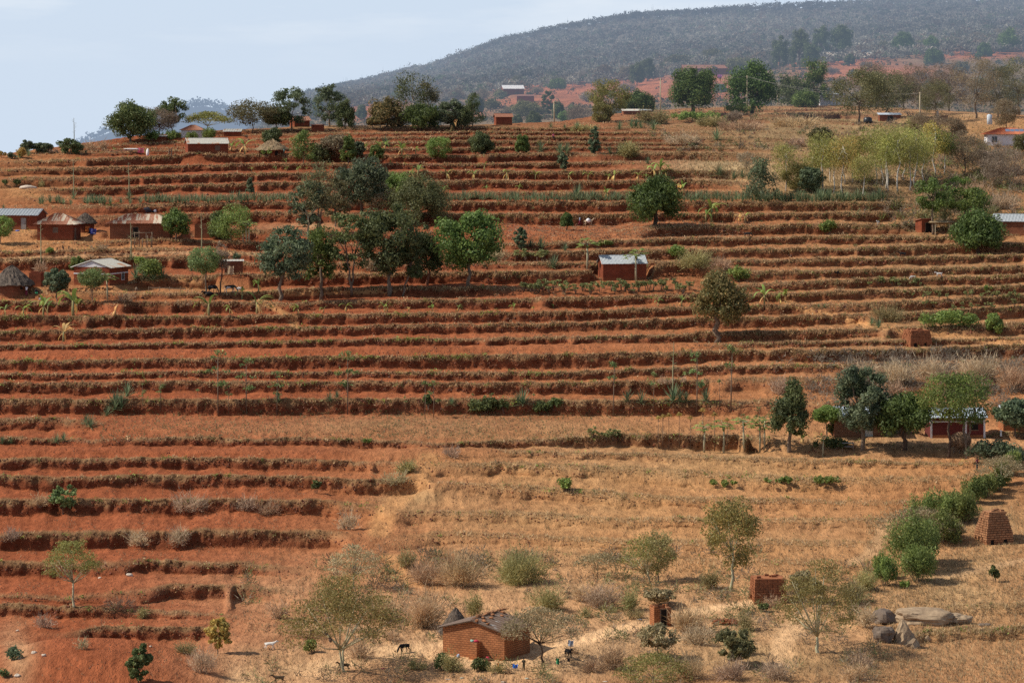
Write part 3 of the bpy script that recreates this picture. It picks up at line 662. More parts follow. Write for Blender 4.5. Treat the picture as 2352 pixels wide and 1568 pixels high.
# ------------------------------------------------------------------ the far slope with its dry wood
RIDGE = np.array([(-120, 190), (120, 170), (200, 150), (260, 128), (285, 112), (305, 96), (344, 88), (374, 82), (400, 75), (435, 68), (461, 57), (500, 44), (561, 29), (627, 18), (680, 15), (740, 11), (827, 7), (893, 4), (958, 2), (1024, 0), (1130, -4)], float)
WOODEDGE = np.array([(-120, 200), (200, 170), (300, 118), (330, 104), (380, 99), (440, 95), (512, 84), (600, 80), (640, 76), (700, 68), (760, 62), (850, 57), (940, 50), (1024, 46), (1130, 42)], float)
UF = np.arange(-100, 1124.1, 3.0)
FARV = None
def far_grid():
    vr = np.interp(UF, RIDGE[:, 0], RIDGE[:, 1]); vw = np.interp(UF, WOODEDGE[:, 0], WOODEDGE[:, 1])
    vs = np.interp(UF, [0, 200, 330, 450, 600, 700, 850, 1024], [175, 155, 134, 132, 124, 118, 114, 122])
    vs = np.maximum(vs, vw + 8)
    rows = []
    for t in np.linspace(0, 1, 46):
        y = 860 + (1350 - 860) * t; v = vs + (vw - vs) * t ** 0.9
        rows.append((np.full_like(UF, y), v))
    for t in np.linspace(0.03, 1, 50):
        y = 1350 + (2200 - 1350) * t; v = vw + (vr - vw) * (1 - (1 - t) ** 1.15)
        rows.append((np.full_like(UF, y), v))
    Yf = np.array([r[0] for r in rows]); Vf = np.array([r[1] for r in rows])
    Zf = -(Vf - VH) / F * Yf
    top = Zf[-1].copy()
    Yx = np.array([Yf[-1] + d for d in (60, 200, 500)]); Zx = np.array([top - d for d in (4, 30, 120)])
    Yf = np.vstack([Yf, Yx]); Zf = np.vstack([Zf, Zx])
    X = (UF - 512) / F * Yf
    Zf += 1.3 * fbm(X * 0.012, Yf * 0.012, 0, 4, 5)
    # shallow terraces in the red fields
    st = 2.2; zz = Zf / st; fr = zz - np.floor(zz)
    fields = (Yf < 1340)
    Zf = np.where(fields, st * (np.floor(zz) + 0.45 * fr + 0.55 * sstep(0.75, 1.0, fr)), Zf)
    return X, Yf, Zf
FX, FY, FZ = far_grid()
FVV = VH - F * FZ / FY
def place_far(X, Y):
    u, v = X * K, Y * K
    j = (u - UF[0]) / 3.0; j0 = int(np.clip(math.floor(j), 0, len(UF) - 2)); t = j - j0
    vv = FVV[:, j0] * (1 - t) + FVV[:, j0 + 1] * t; zz = FZ[:, j0] * (1 - t) + FZ[:, j0 + 1] * t; yy = FY[:, j0]
    idx = np.where(vv <= v)[0]
    i = idx[0] if len(idx) else 90
    return np.array([(u - 512) / F * yy[i], yy[i], zz[i]])

FAR_RED = [(1330, 205, 190, 22), (1480, 190, 120, 22), (870, 235, 90, 30), (1620, 190, 70, 30), (1500, 215, 240, 20), (2240, 125, 150, 14), (2000, 170, 190, 25), (1900, 140, 160, 14), (2330, 95, 40, 14), (1080, 262, 60, 8), (840, 262, 40, 20), (1640, 205, 90, 30), (1250, 235, 160, 14)]
def build_far():
    px = np.broadcast_to(UF[None, :] / K, FY.shape); py = FVV / K
    n = fbm(FX * 0.012, FY * 0.012, 0, 4, 15)
    col = np.zeros(FY.shape + (3,)); col[:] = (0.19, 0.135, 0.085)
    wood = sstep(1300, 1380, FY + 60 * n)[..., None]
    col = col * (1 - wood) + np.array((0.17, 0.145, 0.115)) * wood
    for X, Y, rx, ry in FAR_RED:
        d = ((px + 30 * n - X) / rx) ** 2 + ((py + 5 * n - Y) / ry) ** 2
        a = (0.95 * np.exp(-d ** 2)).clip(0, 1)[..., None]
        col = col * (1 - a) + np.array((0.36, 0.125, 0.062)) * a
    col *= (1 + 0.25 * fbm(FX * 0.05, FY * 0.05, 0, 3, 19))[..., None]
    nu = len(UF); nr = len(FY)
    i = np.arange(nr - 1)[:, None] * nu + np.arange(nu - 1)[None, :]
    Fq = np.stack([i, i + 1, i + nu + 1, i + nu], axis=-1).reshape(-1, 4)
    me = mesh_from('far_hillside', np.stack([FX, FY, FZ], -1).reshape(-1, 3), [Fq], M['earth'], col=col.reshape(-1, 3).clip(0.01, .8))
    o = obj('far_hillside', me); o['kind'] = 'structure'
    # the very distant blue ridge seen beyond the brow at the left
    us = np.arange(-150, 460, 4.0)
    vtop = np.interp(us, [-150, 60, 85, 110, 140, 180, 205, 225, 250, 300, 460], [175, 158, 141, 132, 122, 110, 106.5, 109, 122, 140, 160])
    vtop = vtop + 1.6 * fbm(us * 0.05, 0, 0, 3, 9)
    Yb = 5200.0
    R = []
    for t in np.linspace(0, 1, 14):
        v = 190 + (vtop - 190) * t; y = Yb - 1400 * (1 - t)
        R.append(np.stack([(us - 512) / F * y, np.full_like(us, y), -(v - VH) / F * y], -1))
    R.append(R[-1] + np.array([0, 300, -60.]))
    R = np.array(R); nr, nu = R.shape[:2]
    i = np.arange(nr - 1)[:, None] * nu + np.arange(nu - 1)[None, :]
    Fq = np.stack([i, i + 1, i + nu + 1, i + nu], axis=-1).reshape(-1, 4)
    me = mesh_from('distant_ridge', R.reshape(-1, 3), [Fq], M['earth'], smooth=True, col=np.full((nr * nu, 3), 0.12))
    o = obj('distant_ridge', me); o['kind'] = 'structure'
    # valley floor out to the horizon
    nv = []
    for y, z in ((860, -60), (1500, -90), (3000, -120), (5000, -190), (9000, -330)):
        nv += [(-6000, y, z), (6000, y, z)]
    me = mesh_from('valley_plain', np.array(nv, float), [np.array([(2 * i, 2 * i + 1, 2 * i + 3, 2 * i + 2) for i in range(4)])], M['earth'], col=np.full((10, 3), (0.16, 0.12, 0.08)))
    o = obj('valley_plain', me); o['kind'] = 'structure'
    return R
# ------------------------------------------------------------------ plants
def unit(n, rng):
    d = rng.normal(size=(n, 3)); return d / (np.linalg.norm(d, axis=1, keepdims=True) + 1e-9)

def leaf_quads(C, size, rng, aspect=0.5, out=None, outw=1.4, droop=0.0, jit=0.35):
    """rhombic leaves round centres C; out = outward directions that bias the normals"""
    n = len(C)
    N = unit(n, rng)
    if out is not None: N = N + outw * out
    N /= np.linalg.norm(N, axis=1, keepdims=True) + 1e-9
    T = np.cross(N, unit(n, rng)); T[:, 2] -= droop
    T /= np.linalg.norm(T, axis=1, keepdims=True) + 1e-9
    B = np.cross(N, T)
    s = size * (1 + jit * rng.normal(size=(n, 1))).clip(0.4, 1.9)
    a, b = T * s, B * s * aspect
    V = np.stack([C - a, C + b, C + a, C - b], 1).reshape(-1, 3)
    Fq = np.arange(4 * n).reshape(-1, 4)
    return V, Fq

def lobe_points(lobes, per, rng, inner=0.55):
    """lobes: (n,6) centre + radii -> points near the lobe surfaces with outward directions"""
    lobes = np.asarray(lobes, float)
    vol = np.prod(lobes[:, 3:], axis=1) ** (2 / 3.); vol = vol / vol.mean()
    P, O = [], []
    for L, w in zip(lobes, vol):
        n = max(4, int(per * w))
        d = unit(n, rng); r = 1 - (1 - inner) * rng.random((n, 1)) ** 1.4
        P.append(L[:3] + d * r * L[3:]); O.append(d)
    return np.concatenate(P), np.concatenate(O)

def crown_lobes(rng, W, z0, z1, n, rel, shape='round', cx=0, cy=0, depth=1.0):
    rz = (z1 - z0) / 2; zc = (z0 + z1) / 2; R = W / 2
    out = []
    for i in range(n):
        d = unit(1, rng)[0]; rr = rng.uniform(0.45, 1.0) ** 0.6
        r = rel * R * rng.uniform(0.7, 1.3)
        if shape == 'round':
            if d[2] < -0.55: d[2] *= -0.5
            k = 1 - 0.75 * rel
            p = np.array([d[0] * R * k * rr, d[1] * R * k * rr * depth, zc + d[2] * rz * k * rr]); rad = (r, r, r * 0.8)
        elif shape == 'cone':
            t = rng.random() ** 1.3; rad_at = R * (1 - 0.8 * t)
            p = np.array([d[0] * rad_at * rr, d[1] * rad_at * rr, z0 + t * (z1 - z0)]); rad = (r * .9, r * .9, r)
        elif shape == 'flat':
            a = rng.uniform(0, 2 * math.pi); q = rng.random() ** 0.55
            p = np.array([math.cos(a) * R * q * 0.88, math.sin(a) * R * q * 0.88, z1 - (z1 - z0) * (0.12 + 0.5 * q ** 2 + 0.38 * rng.random())]); rad = (r * 1.25, r * 1.25, r * 0.38)
        elif shape == 'tall':
            p = np.array([d[0] * R * 0.75 * rr, d[1] * R * 0.75 * rr, zc + (rng.uniform(-1, 1)) * rz * 0.9]); rad = (r, r, r * 1.1)
        elif shape == 'open':
            k = 1 - 0.5 * rel
            p = np.array([d[0] * R * k * rr, d[1] * R * k * rr, zc + d[2] * rz * k * rr]); rad = (r, r, r * 0.75)
        out.append((p[0] + cx, p[1] + cy, p[2], *rad))
    return np.array(out)

def trunk_mesh(rng, lobes, zt, r0, lean=(0, 0), fork=1, nb=9, bend=0.03, n=6):
    """stem(s) rising to zt with limbs that reach into the lobes"""
    mb = MB(); H = max(zt, 0.3)
    zs = np.linspace(0, 1, 6)
    tops = []
    for f in range(fork):
        a = rng.uniform(0, 6.28); sp = 0.0 if fork == 1 else H * 0.16
        off = np.array([math.cos(a + f * 2.1) * sp, math.sin(a + f * 2.1) * sp])
        P = []
        for t in zs:
            w = rng.normal(size=2) * bend * H * (t > 0) * (t < 1)
            P.append((lean[0] * t ** 1.3 + off[0] * t ** 1.5 + w[0], lean[1] * t ** 1.3 + off[1] * t ** 1.5 + w[1], -0.5 + (H + 0.5) * t))
        rr = r0 * (1 if fork == 1 else 0.75) * np.array([1.35, 1.05, 0.92, 0.82, 0.72, 0.6])
        mb.tube(P, rr, n); tops.append(np.array(P[-1]))
    if len(lobes):
        idx = rng.choice(len(lobes), min(nb, len(lobes)), replace=False)
        for i in idx:
            c = lobes[i][:3]; t0 = min(tops, key=lambda q: np.linalg.norm(q - c))
            st = t0 * 1.0; st = np.array([t0[0], t0[1], t0[2] - rng.uniform(0, 0.15) * H])
            mid = st * 0.45 + c * 0.55 + rng.normal(size=3) * 0.05 * H; mid[2] -= 0.04 * H
            mb.tube([st, mid, c], [r0 * 0.45, r0 * 0.28, r0 * 0.10], 4)
    return mb

# kind -> crown base, number of lobes, lobe size, leaves per lobe, leaf size, shape, trunk radius factor, foliage, bark
KINDS = {
 'mango':   dict(cb=0.14, n=56, rel=0.27, per=85, leaf=0.30, shape='round', tr=0.045, mat='mango', bark='bark_dark', outw=1.5, droop=0.5, asp=0.42),
 'mangofl': dict(cb=0.26, n=46, rel=0.25, per=75, leaf=0.28, shape='round', tr=0.045, mat='mango_flower', bark='bark', outw=1.5, droop=0.3, asp=0.42),
 'broad':   dict(cb=0.30, n=40, rel=0.27, per=66, leaf=0.26, shape='open', tr=0.026, mat='broad', bark='bark', outw=1.4, droop=0.3, asp=0.5),
 'bluish':  dict(cb=0.30, n=40, rel=0.25, per=60, leaf=0.25, shape='open', tr=0.026, mat='bluish', bark='bark', outw=1.4, droop=0.2, asp=0.5),
 'dense':   dict(cb=0.24, n=40, rel=0.28, per=65, leaf=0.25, shape='round', tr=0.028, mat='dense', bark='bark', outw=1.5, droop=0.3, asp=0.45),
 'dark':    dict(cb=0.24, n=46, rel=0.26, per=62, leaf=0.27, shape='open', tr=0.026, mat='deep', bark='bark', outw=1.4, droop=0.3, asp=0.5),
 'open':    dict(cb=0.34, n=30, rel=0.22, per=42, leaf=0.24, shape='open', tr=0.020, mat='broad', bark='bark', outw=1.2, droop=0.2, asp=0.5),
 'feather': dict(cb=0.28, n=46, rel=0.28, per=62, leaf=0.17, shape='open', tr=0.018, mat='bright', bark='bark', outw=0.9, droop=0.1, asp=0.5),
 'tallopen':dict(cb=0.30, n=34, rel=0.30, per=40, leaf=0.26, shape='tall', tr=0.016, mat='deep', bark='bark_pale', outw=1.2, droop=0.4, asp=0.4),
 'cone':    dict(cb=0.10, n=34, rel=0.34, per=46, leaf=0.24, shape='cone', tr=0.018, mat='deep', bark='bark', outw=1.4, droop=0.2, asp=0.45),
 'acacia':  dict(cb=0.62, n=80, rel=0.16, per=24, leaf=0.11, shape='flat', tr=0.020, mat='fever', bark='bark_pale', outw=0.8, droop=0.0, asp=0.5),
 'dome':    dict(cb=0.06, n=70, rel=0.22, per=80, leaf=0.16, shape='round', tr=0.03, mat='dome', bark='bark_dark', outw=1.4, droop=0.0, asp=0.45),
 'bare':    dict(cb=0.20, n=40, rel=0.28, per=80, leaf=0.19, shape='open', tr=0.016, mat='brown', bark='bark', outw=0.7, droop=-0.3, asp=0.26),
 'euc':     dict(cb=0.42, n=24, rel=0.46, per=62, leaf=0.23, shape='tall', tr=0.012, mat='euc', bark='bark_white', outw=0.8, droop=0.7, asp=0.32),
 'olive':   dict(cb=0.26, n=44, rel=0.25, per=78, leaf=0.17, shape='open', tr=0.020, mat='olive', bark='bark', outw=0.9, droop=0.1, asp=0.45),
}
TREE_CACHE = {}
def tree(X, Y, H, W, kind, label, base=None, seed=None, lean=0.0, fork=1, mat=None, cb=None, cx=0.0, group=None, name=None, far=False, bark=None, detail=1.0, trunkH=None):
    """X, Y foot of the trunk; H, W height and crown width, all in the 2352 wide view"""
    rng = np.random.default_rng(seed if seed is not None else int(X * 7 + Y * 13))
    k = dict(KINDS[kind])
    if mat: k['mat'] = mat
    if bark: k['bark'] = bark
    if cb is not None: k['cb'] = cb
    p = base if base is not None else (place_far(X, Y) if far else place(X, Y))
    h, w = metres(H, p[1]), metres(W, p[1])
    lx = metres(lean, p[1]) if lean else 0.0; ox = metres(cx, p[1]) if cx else 0.0
    z0, z1 = k['cb'] * h, h
    px = p[1] / F                                    # metres per pixel here
    leaf = max(k['leaf'], 0.9 * px) * (0.8 + 0.03 * w); lf = min(leaf * .66, max(1.25 * px, .09)); detail = detail * min((leaf / lf) ** 1.9, 3.8); leaf = lf
    n = int(k['n'] * min(detail, 1.5)); per = k['per'] * detail ** 2 / min(detail, 1.5) / max(detail, 1)
    lobes = crown_lobes(rng, w, z0, z1, n, k['rel'], k['shape'], cx=lx + ox)
    P, O = lobe_points(lobes, per, rng)
    a0, a1 = np.percentile(P[:, 0], (1, 99)); xc = lx + ox
    P[:, 0] = xc + (P[:, 0] - (a0 + a1) / 2) * (w / (a1 - a0)); P[:, 1] *= w / (a1 - a0)
    zt1 = np.percentile(P[:, 2], 99.3); zb1 = np.percentile(P[:, 2], 1); P[:, 2] = z0 + (P[:, 2] - zb1) * (z1 - z0) / (zt1 - zb1)
    lobes[:, 0] = xc + (lobes[:, 0] - (a0 + a1) / 2) * (w / (a1 - a0)) * .95; lobes[:, 2] = z0 + (lobes[:, 2] - zb1) * (z1 - z0) / (zt1 - zb1)
    V, Fq = leaf_quads(P, leaf * 1.08, rng, k['asp'], O, k['outw'], k['droop'])
    if kind in ('mango', 'mangofl', 'broad', 'bluish', 'dense', 'dark', 'dome', 'open'):
        q = lobes[rng.integers(0, len(lobes), int(len(P) * .22))]; C2 = q[:, :3] * np.array([.86, .86, 1]) + unit(len(q), rng) * q[:, 3:] * .55; C2[:, 0] += xc * .14
        V2, F2 = leaf_quads(C2, leaf * 1.9, rng, .6); V = np.concatenate([V, V2]); Fq = np.concatenate([Fq, F2 + len(P) * 4])
    t = thing(name or {'acacia': 'acacia_tree', 'mango': 'mango_tree', 'mangofl': 'mango_tree', 'euc': 'eucalyptus_tree', 'bare': 'bare_tree'}.get(kind, 'leafy_tree'), label, 'tree', p, rng.uniform(-0.3, 0.3) * (lean == 0 and cx == 0), group)
    zt = (z0 + 0.25 * (z1 - z0)) if trunkH is None else trunkH * h
    if kind == 'euc': zt = z0 + 0.7 * (z1 - z0)
    if kind == 'acacia': zt = z0 * 0.75
    tb = trunk_mesh(rng, lobes, zt, max(k['tr'] * h, 0.5 * px), (lx, 0), fork, nb=14 if kind in ('acacia', 'bare') else 9)
    tb.build('trunk', M[k['bark']], t, smooth=True)
    obj('crown', mesh_from('crown', V, [Fq], M[k['mat']]), t)
    return t

def shrub_mesh(rng, h, w, leaf, n, mat, twig=True, upright=0.0, asp=0.45, name='foliage', nl=None):
    nl = nl or max(5, int(w * (6 if mat == 'hedge' else 3)))
    lobes = []
    for i in range(nl):
        a = rng.uniform(0, 6.28); q = rng.random() ** 0.6
        r = (0.30 if mat != 'hedge' else .19) * min(w, h * 1.3) * rng.uniform(0.6, 1.2)
        lobes.append((math.cos(a) * q * (w / 2 - r * 0.6), math.sin(a) * q * (w / 2 - r * 0.6) * 0.8, h * (0.35 + 0.5 * rng.random() * (1 - 0.55 * q * q)), r, r, r * (0.9 if mat != 'hedge' else 1.9)))
    P, O = lobe_points(lobes, n / nl, rng, 0.3)
    P[:, 2] = np.abs(P[:, 2])
    V, Fq = leaf_quads(P, leaf, rng, asp, O, 0.3, -upright)
    return V, Fq, np.array(lobes)

SHRUBK = {'green': ('bright', .17, .5), 'dark': ('broad', .18, .5), 'bluish': ('bluish', .17, .5), 'olive': ('olive', .15, .42), 'grey': ('grey', .17, .15), 'brown': ('brown', .17, .15),
          'hedge': ('hedge', .15, .3), 'yellow': ('yellowleaf', .15, .5), 'cassava': ('cassava', .16, .5), 'greyleaf': ('greyleaf', .17, .4), 'pale': ('pale', .15, .3), 'magenta': ('magenta', .16, .5)}
def shrub(X, Y, H, W, kind, label, group=None, name='shrub', base=None, far=False, dens=1.0):
    rng = np.random.default_rng(int(X * 3 + Y * 5))
    p = base if base is not None else (place_far(X, Y) if far else place(X, Y))
    h, w = metres(H, p[1]), metres(W, p[1])
    mat, leaf, asp = SHRUBK[kind]
    px = p[1] / F
    lf = min(max(leaf, 0.8 * px), max(1.4 * px, .12))
    n = int(min(7000, max(120, 2.2 * w * h / (lf * lf * asp) * (0.55 if kind in ('grey', 'brown', 'pale') else 1.0) * dens)))
    V, Fq, lobes = shrub_mesh(rng, h, w, lf, n, mat, asp=asp, upright=0.6 if kind == 'hedge' else 0.0)
    if kind in ('grey', 'brown', 'pale', 'olive') and not far:
        # airy fan of fine twigs from several stools, with a few small leaves on the olive ones
        mat = {'grey': 'grey_twig', 'brown': 'brown_twig', 'pale': 'pale', 'olive': 'olive_twig'}[kind]
        m = int(min(5200, max(200, 26 * w * h / (px * 2.2) * (1.0 if kind != 'olive' else 1.2)))); i = rng.integers(0, len(lobes), m); c = lobes[i]
        foot = np.column_stack([c[:, 0] * .55, c[:, 1] * .55, 0 * c[:, 0]]); tip = c[:, :3] + unit(m, rng) * c[:, 3:] * rng.uniform(.6, 1.5, (m, 1)); tip[:, 2] = np.abs(tip[:, 2])
        t0 = rng.uniform(.25, .9, (m, 1)); a_ = foot + (tip - foot) * t0 + rng.normal(size=(m, 3)) * .08 * h; a_[:, 2] = np.maximum(a_[:, 2], 0); b_ = a_ + (tip - foot) * rng.uniform(.12, .4, (m, 1)) + rng.normal(size=(m, 3)) * .10 * h
        sd = np.cross(b_ - a_, unit(m, rng)); sd /= np.linalg.norm(sd, axis=1, keepdims=True) + 1e-9; sd *= .30 * px
        V = np.stack([a_ - sd, a_ + sd, b_], 1).reshape(-1, 3); Fq = np.arange(3 * m).reshape(-1, 3)
        if kind == 'olive': 
            C_ = b_[rng.random(m) < .8]; C_ = np.repeat(C_, 2, 0) + rng.normal(size=(2 * len(C_), 3)) * .1; V2, F2 = leaf_quads(C_, .62 * px, rng, .5); V = np.concatenate([V, V2]); Fq = [Fq, F2 + 3 * m]
    t = thing(name, label, 'shrub', p, 0, group)
    mb = MB()
    for L in lobes[:9]: mb.tube([(L[0] * 0.15, L[1] * 0.15, -0.25), (L[0] * 0.6, L[1] * 0.6, L[2] * 0.5), (L[0], L[1], L[2])], [max(.03, .25 * px), .025, .012], 4)
    mb.build('stems', M['bark'], t)
    obj('foliage', mesh_from('foliage', V, Fq if isinstance(Fq, list) else [Fq], M[mat]), t)
    return t

# ---- bananas
def banana_leaf(L, wdt, elev, curl, az, z0, fold=0.25, nseg=7):
    """one broad arching blade with a folded midrib"""
    P = []; th = elev; x = 0.05; z = z0
    ds = L / nseg
    for i in range(nseg + 1):
        P.append((x, z, th)); x += math.cos(th) * ds; z += math.sin(th) * ds; th -= curl / nseg
    V = []; Fc = []
    ca, sa = math.cos(az), math.sin(az)
    for i, (x, z, th) in enumerate(P):
        t = i / nseg; w = wdt * (math.sin(math.pi * (0.08 + 0.90 * t)) ** 0.55) * (0.25 if i == 0 else 1) * (1 if t < 0.85 else 0.75)
        for s in (-1, 0, 1):
            px_, py_, pz_ = x, s * w * 0.5, z - (fold * w * 0.5 * abs(s))
            V.append((px_ * ca - py_ * sa, px_ * sa + py_ * ca, pz_))
    for i in range(nseg):
        a = i * 3
        Fc += [(a, a + 1, a + 4, a + 3), (a + 1, a + 2, a + 5, a + 4)]
    return np.array(V), Fc

BAN = []
def banana_protos():
    for v in range(6):
        rng = np.random.default_rng(100 + v)
        nleaf = [4, 5, 6, 5, 3, 7][v]
        leaves = []
        for i in range(nleaf):
            up = i / nleaf
            leaves.append(banana_leaf(0.66 + 0.2 * rng.random(), 0.115 + 0.035 * rng.random(), math.radians(86 - 42 * (1 - up) + rng.uniform(-10, 10)), math.radians(85 + 60 * (1 - up) + rng.uniform(-20, 20)), rng.uniform(0, 6.28), 0.42 + 0.06 * rng.random()))
        dry = [banana_leaf(0.42, 0.10, math.radians(-35), math.radians(60), rng.uniform(0, 6.28), 0.38) for i in range(2)]
        BAN.append((leaves, dry))
    out = []
    for leaves, dry in BAN:
        st = MB(); st.tube([(0, 0, -0.12), (0.01, 0, 0.2), (0.0, 0.01, 0.46)], [0.055, 0.045, 0.03], 7)
        dy = MB()
        for V, Fc in dry: dy.add(V, Fc)
        lv = MB()
        for V, Fc in leaves: lv.add(V, Fc)
        def me(mb, nm, mat, sm):
            o = mb.build(nm, mat, None, sm); m_ = o.data; bpy.data.objects.remove(o); return m_
        out.append((me(st, 'stem', M['stem'], True), me(dy, 'dry_leaves', M['banana_dry'], True), me(lv, 'leaves', M['banana'], True), me(lv, 'leaves', M['banana_dry'], True)))
    return out

# ---- rosettes
def blade(L, w, elev, az, bend=0.25, z0=0.0, n=3):
    ca, sa = math.cos(az), math.sin(az); V = []; th = elev; x = 0.03; z = z0
    for i in range(n + 1):
        t = i / n; ww = w * (0.55 + 0.9 * t - 1.45 * t * t + 0.0) if i < n else 0.004
        for s in (-1, 0, 1):
            yy = s * ww * 0.5; V.append((x * ca - yy * sa, x * sa + yy * ca, z - (0 if s else 0.25 * ww)))
        x += math.cos(th) * L / n; z += math.sin(th) * L / n; th -= bend / n
    Fc = []
    for i in range(n):
        a = i * 3; Fc += [(a, a + 1, a + 4, a + 3), (a + 1, a + 2, a + 5, a + 4)]
    return V, Fc
def rosette(rng, n=34, w=0.085, spread=(20, 86), L=(0.75, 1.0)):
    mb = MB()
    for i in range(n):
        t = i / n
        e = math.radians(spread[0] + (spread[1] - spread[0]) * t + rng.uniform(-6, 6))
        V, Fc = blade(rng.uniform(*L), w, e, i * 2.39996 + rng.uniform(-.2, .2), 0.2 * rng.random(), 0.03 + 0.12 * t)
        mb.add(V, Fc)
    return mb
SIS = []; AGV = []
def rosette_protos():
    for v in range(5):
        o = rosette(np.random.default_rng(40 + v), 26, 0.10, (28, 88)).build('leaves', M['sisal']); SIS.append(o.data); bpy.data.objects.remove(o)
    for v in range(4):
        o = rosette(np.random.default_rng(60 + v), 44, 0.085, (-5, 86)).build('leaves', M['sisal']); AGV.append(o.data); bpy.data.objects.remove(o)

# ---- papaya, sapling, cassava prototypes (unit height)
PAP = []; SAP = []; CAS = []
def small_protos():
    def take(mb, nm, mat, sm=False):
        o = mb.build(nm, mat, None, sm); d = o.data; bpy.data.objects.remove(o); return d
    for v in range(3):
        rng = np.random.default_rng(200 + v)
        st = MB(); st.tube([(0, 0, -0.08), (0.01, 0.0, 0.4), (rng.uniform(-.03, .03), 0.01, 0.84)], [0.032, 0.026, 0.016], 6)
        top = np.array([0.0, 0.01, 0.82]); lv = MB()
        for i in range(16):
            az = i * 2.4; e = math.radians(rng.uniform(-25, 65)); L = rng.uniform(0.16, 0.30)
            end = top + L * np.array([math.cos(az) * math.cos(e), math.sin(az) * math.cos(e), math.sin(e)])
            st.tube([top, end], [0.006, 0.004], 3)
            for j in range(6):   # lobed hand-shaped leaf
                a2 = az + (j - 2.5) * 0.55; l2 = 0.13 * rng.uniform(.8, 1.1)
                d = np.array([math.cos(a2), math.sin(a2), -0.45]); sd = np.array([-math.sin(a2), math.cos(a2), 0]) * 0.032
                lv.add([end, end + d * l2 * 0.5 + sd, end + d * l2, end + d * l2 * 0.5 - sd], [(0, 1, 2, 3)])
        fr = MB()
        for i in range(7):
            a = i * 0.9; fr.tube([(0.022 * math.cos(a), 0.022 * math.sin(a), 0.80 - 0.012 * i), (0.03 * math.cos(a), 0.03 * math.sin(a), 0.76 - 0.012 * i), (0.026 * math.cos(a), 0.026 * math.sin(a), 0.725 - 0.012 * i)], [0.006, 0.016, 0.005], 5)
        PAP.append((take(st, 'trunk', M['bark_pale'], True), take(lv, 'crown', M['papaya']), take(fr, 'fruit', M['papaya'], True)))
    for v in range(6):
        rng = np.random.default_rng(300 + v)
        st = MB(); lv = []
        top = np.array([rng.uniform(-.04, .04), 0, 0.98])
        st.tube([(0, 0, -0.05), (rng.uniform(-.015, .015), 0, 0.45), tuple(top)], [0.011, 0.009, 0.004], 5)
        nb = [5, 7, 4, 9, 3, 6][v]; lob = []
        for i in range(nb):
            z = rng.uniform(0.42, 0.98) if v != 4 else rng.uniform(0.85, 1.0); a = rng.uniform(0, 6.28); L = rng.uniform(0.06, 0.22) * (1.35 - z)
            c = np.array([math.cos(a) * L, math.sin(a) * L, min(z + 0.05, 1.0)])
            st.tube([(0, 0, z - 0.08), tuple(c)], [0.005, 0.002], 3); lob.append((*c, rng.uniform(.05, .085), rng.uniform(.05, .085), rng.uniform(.03, .06)))
        lob.append((*top, .06, .06, .06))
        P, O = lobe_points(lob, 34, rng, 0.1)
        V, Fq = leaf_quads(P, 0.020, rng, 0.5, O, 0.3)
        SAP.append((take(st, 'trunk', M['wood'], True), [mesh_from('crown', V, [Fq], M['sapling']), mesh_from('crown', V, [Fq], M['yellowleaf'])]))
    for v in range(4):
        rng = np.random.default_rng(400 + v)
        st = MB(); lob = []
        for i in range(5):
            a = rng.uniform(0, 6.28); L = rng.uniform(0.1, 0.38); h = rng.uniform(0.6, 0.95)
            st.tube([(0.03 * math.cos(a), 0.03 * math.sin(a), -0.1), (L * 0.4 * math.cos(a), L * 0.4 * math.sin(a), h * 0.5), (L * math.cos(a), L * math.sin(a), h)], [0.022, 0.018, 0.010], 4)
            lob.append((L * math.cos(a), L * math.sin(a), h, .20, .20, .13))
        P, O = lobe_points(lob, 44, rng, 0.1)
        V, Fq = leaf_quads(P, 0.085, rng, 0.5, O, 0.5, 0.4)
        CAS.append((take(st, 'stems', M['bark'], True), mesh_from('foliage', V, [Fq], M['cassava'])))

def plant_copy(name, label, cat, X, Y, H, parts, group=None, rz=None, wide=1.0, rng=RNG, p=None):
    p = place(X, Y) if p is None else p
    h = metres(H, p[1])
    t = thing(name, label, cat, p, rng.uniform(0, 6.28) if rz is None else rz, group)
    for nm, me in parts:
        o = obj(nm, me, t); o.scale = (h * wide, h * wide, h)
    return t

AUTO = []      # (object, description, X, Y): labels written at the end from the nearest landmark
def banana(X, Y, H, dry=False, protos=None):
    v = int(RNG.integers(0, 6)); st, dr, lv, lvd = protos[v]
    big = H >= 36
    d = 'dead yellow banana plant' if dry else ('tall banana plant' if big else ('young banana plant' if H >= 20 else 'tiny banana shoot'))
    parts = [('stem', st), ('leaves', lvd if dry else lv)] + ([('dry_leaves', dr)] if H > 18 else [])
    t = plant_copy('banana_plant', None, 'banana plant', X, Y, H * .95, parts, 'banana plants on the terraces')
    AUTO.append((t, d, X, Y)); return t

def agave(X, Y, H, pole=0, desc='spiky agave clump'):
    p = place(X, Y); t = plant_copy('agave_plant', None, 'agave', X, Y, H, [('leaves', AGV[int(RNG.integers(0, 4))])], 'agaves on the banks', wide=0.9, p=p)
    if pole:
        L = metres(pole, p[1]); px = p[1] / F
        mb = MB(); mb.tube([(0, 0, 0), (0.04, 0, L * 0.5), (-0.1, 0.05, L)], [0.10, 0.085, 0.03], 5)
        rng = np.random.default_rng(int(X))
        for i in range(11):
            z = L * (0.55 + 0.04 * i); a = rng.uniform(0, 6.28); l = 0.75 * (1.1 - 0.6 * i / 11)
            mb.tube([(0, 0, z), (l * math.cos(a), l * math.sin(a), z + 0.25)], [0.03, 0.012], 3)
        mb.build('flower_stalk', M['stalk'], t)
        desc = 'agave with tall thin flower stalk'
    AUTO.append((t, desc, X, Y)); return t

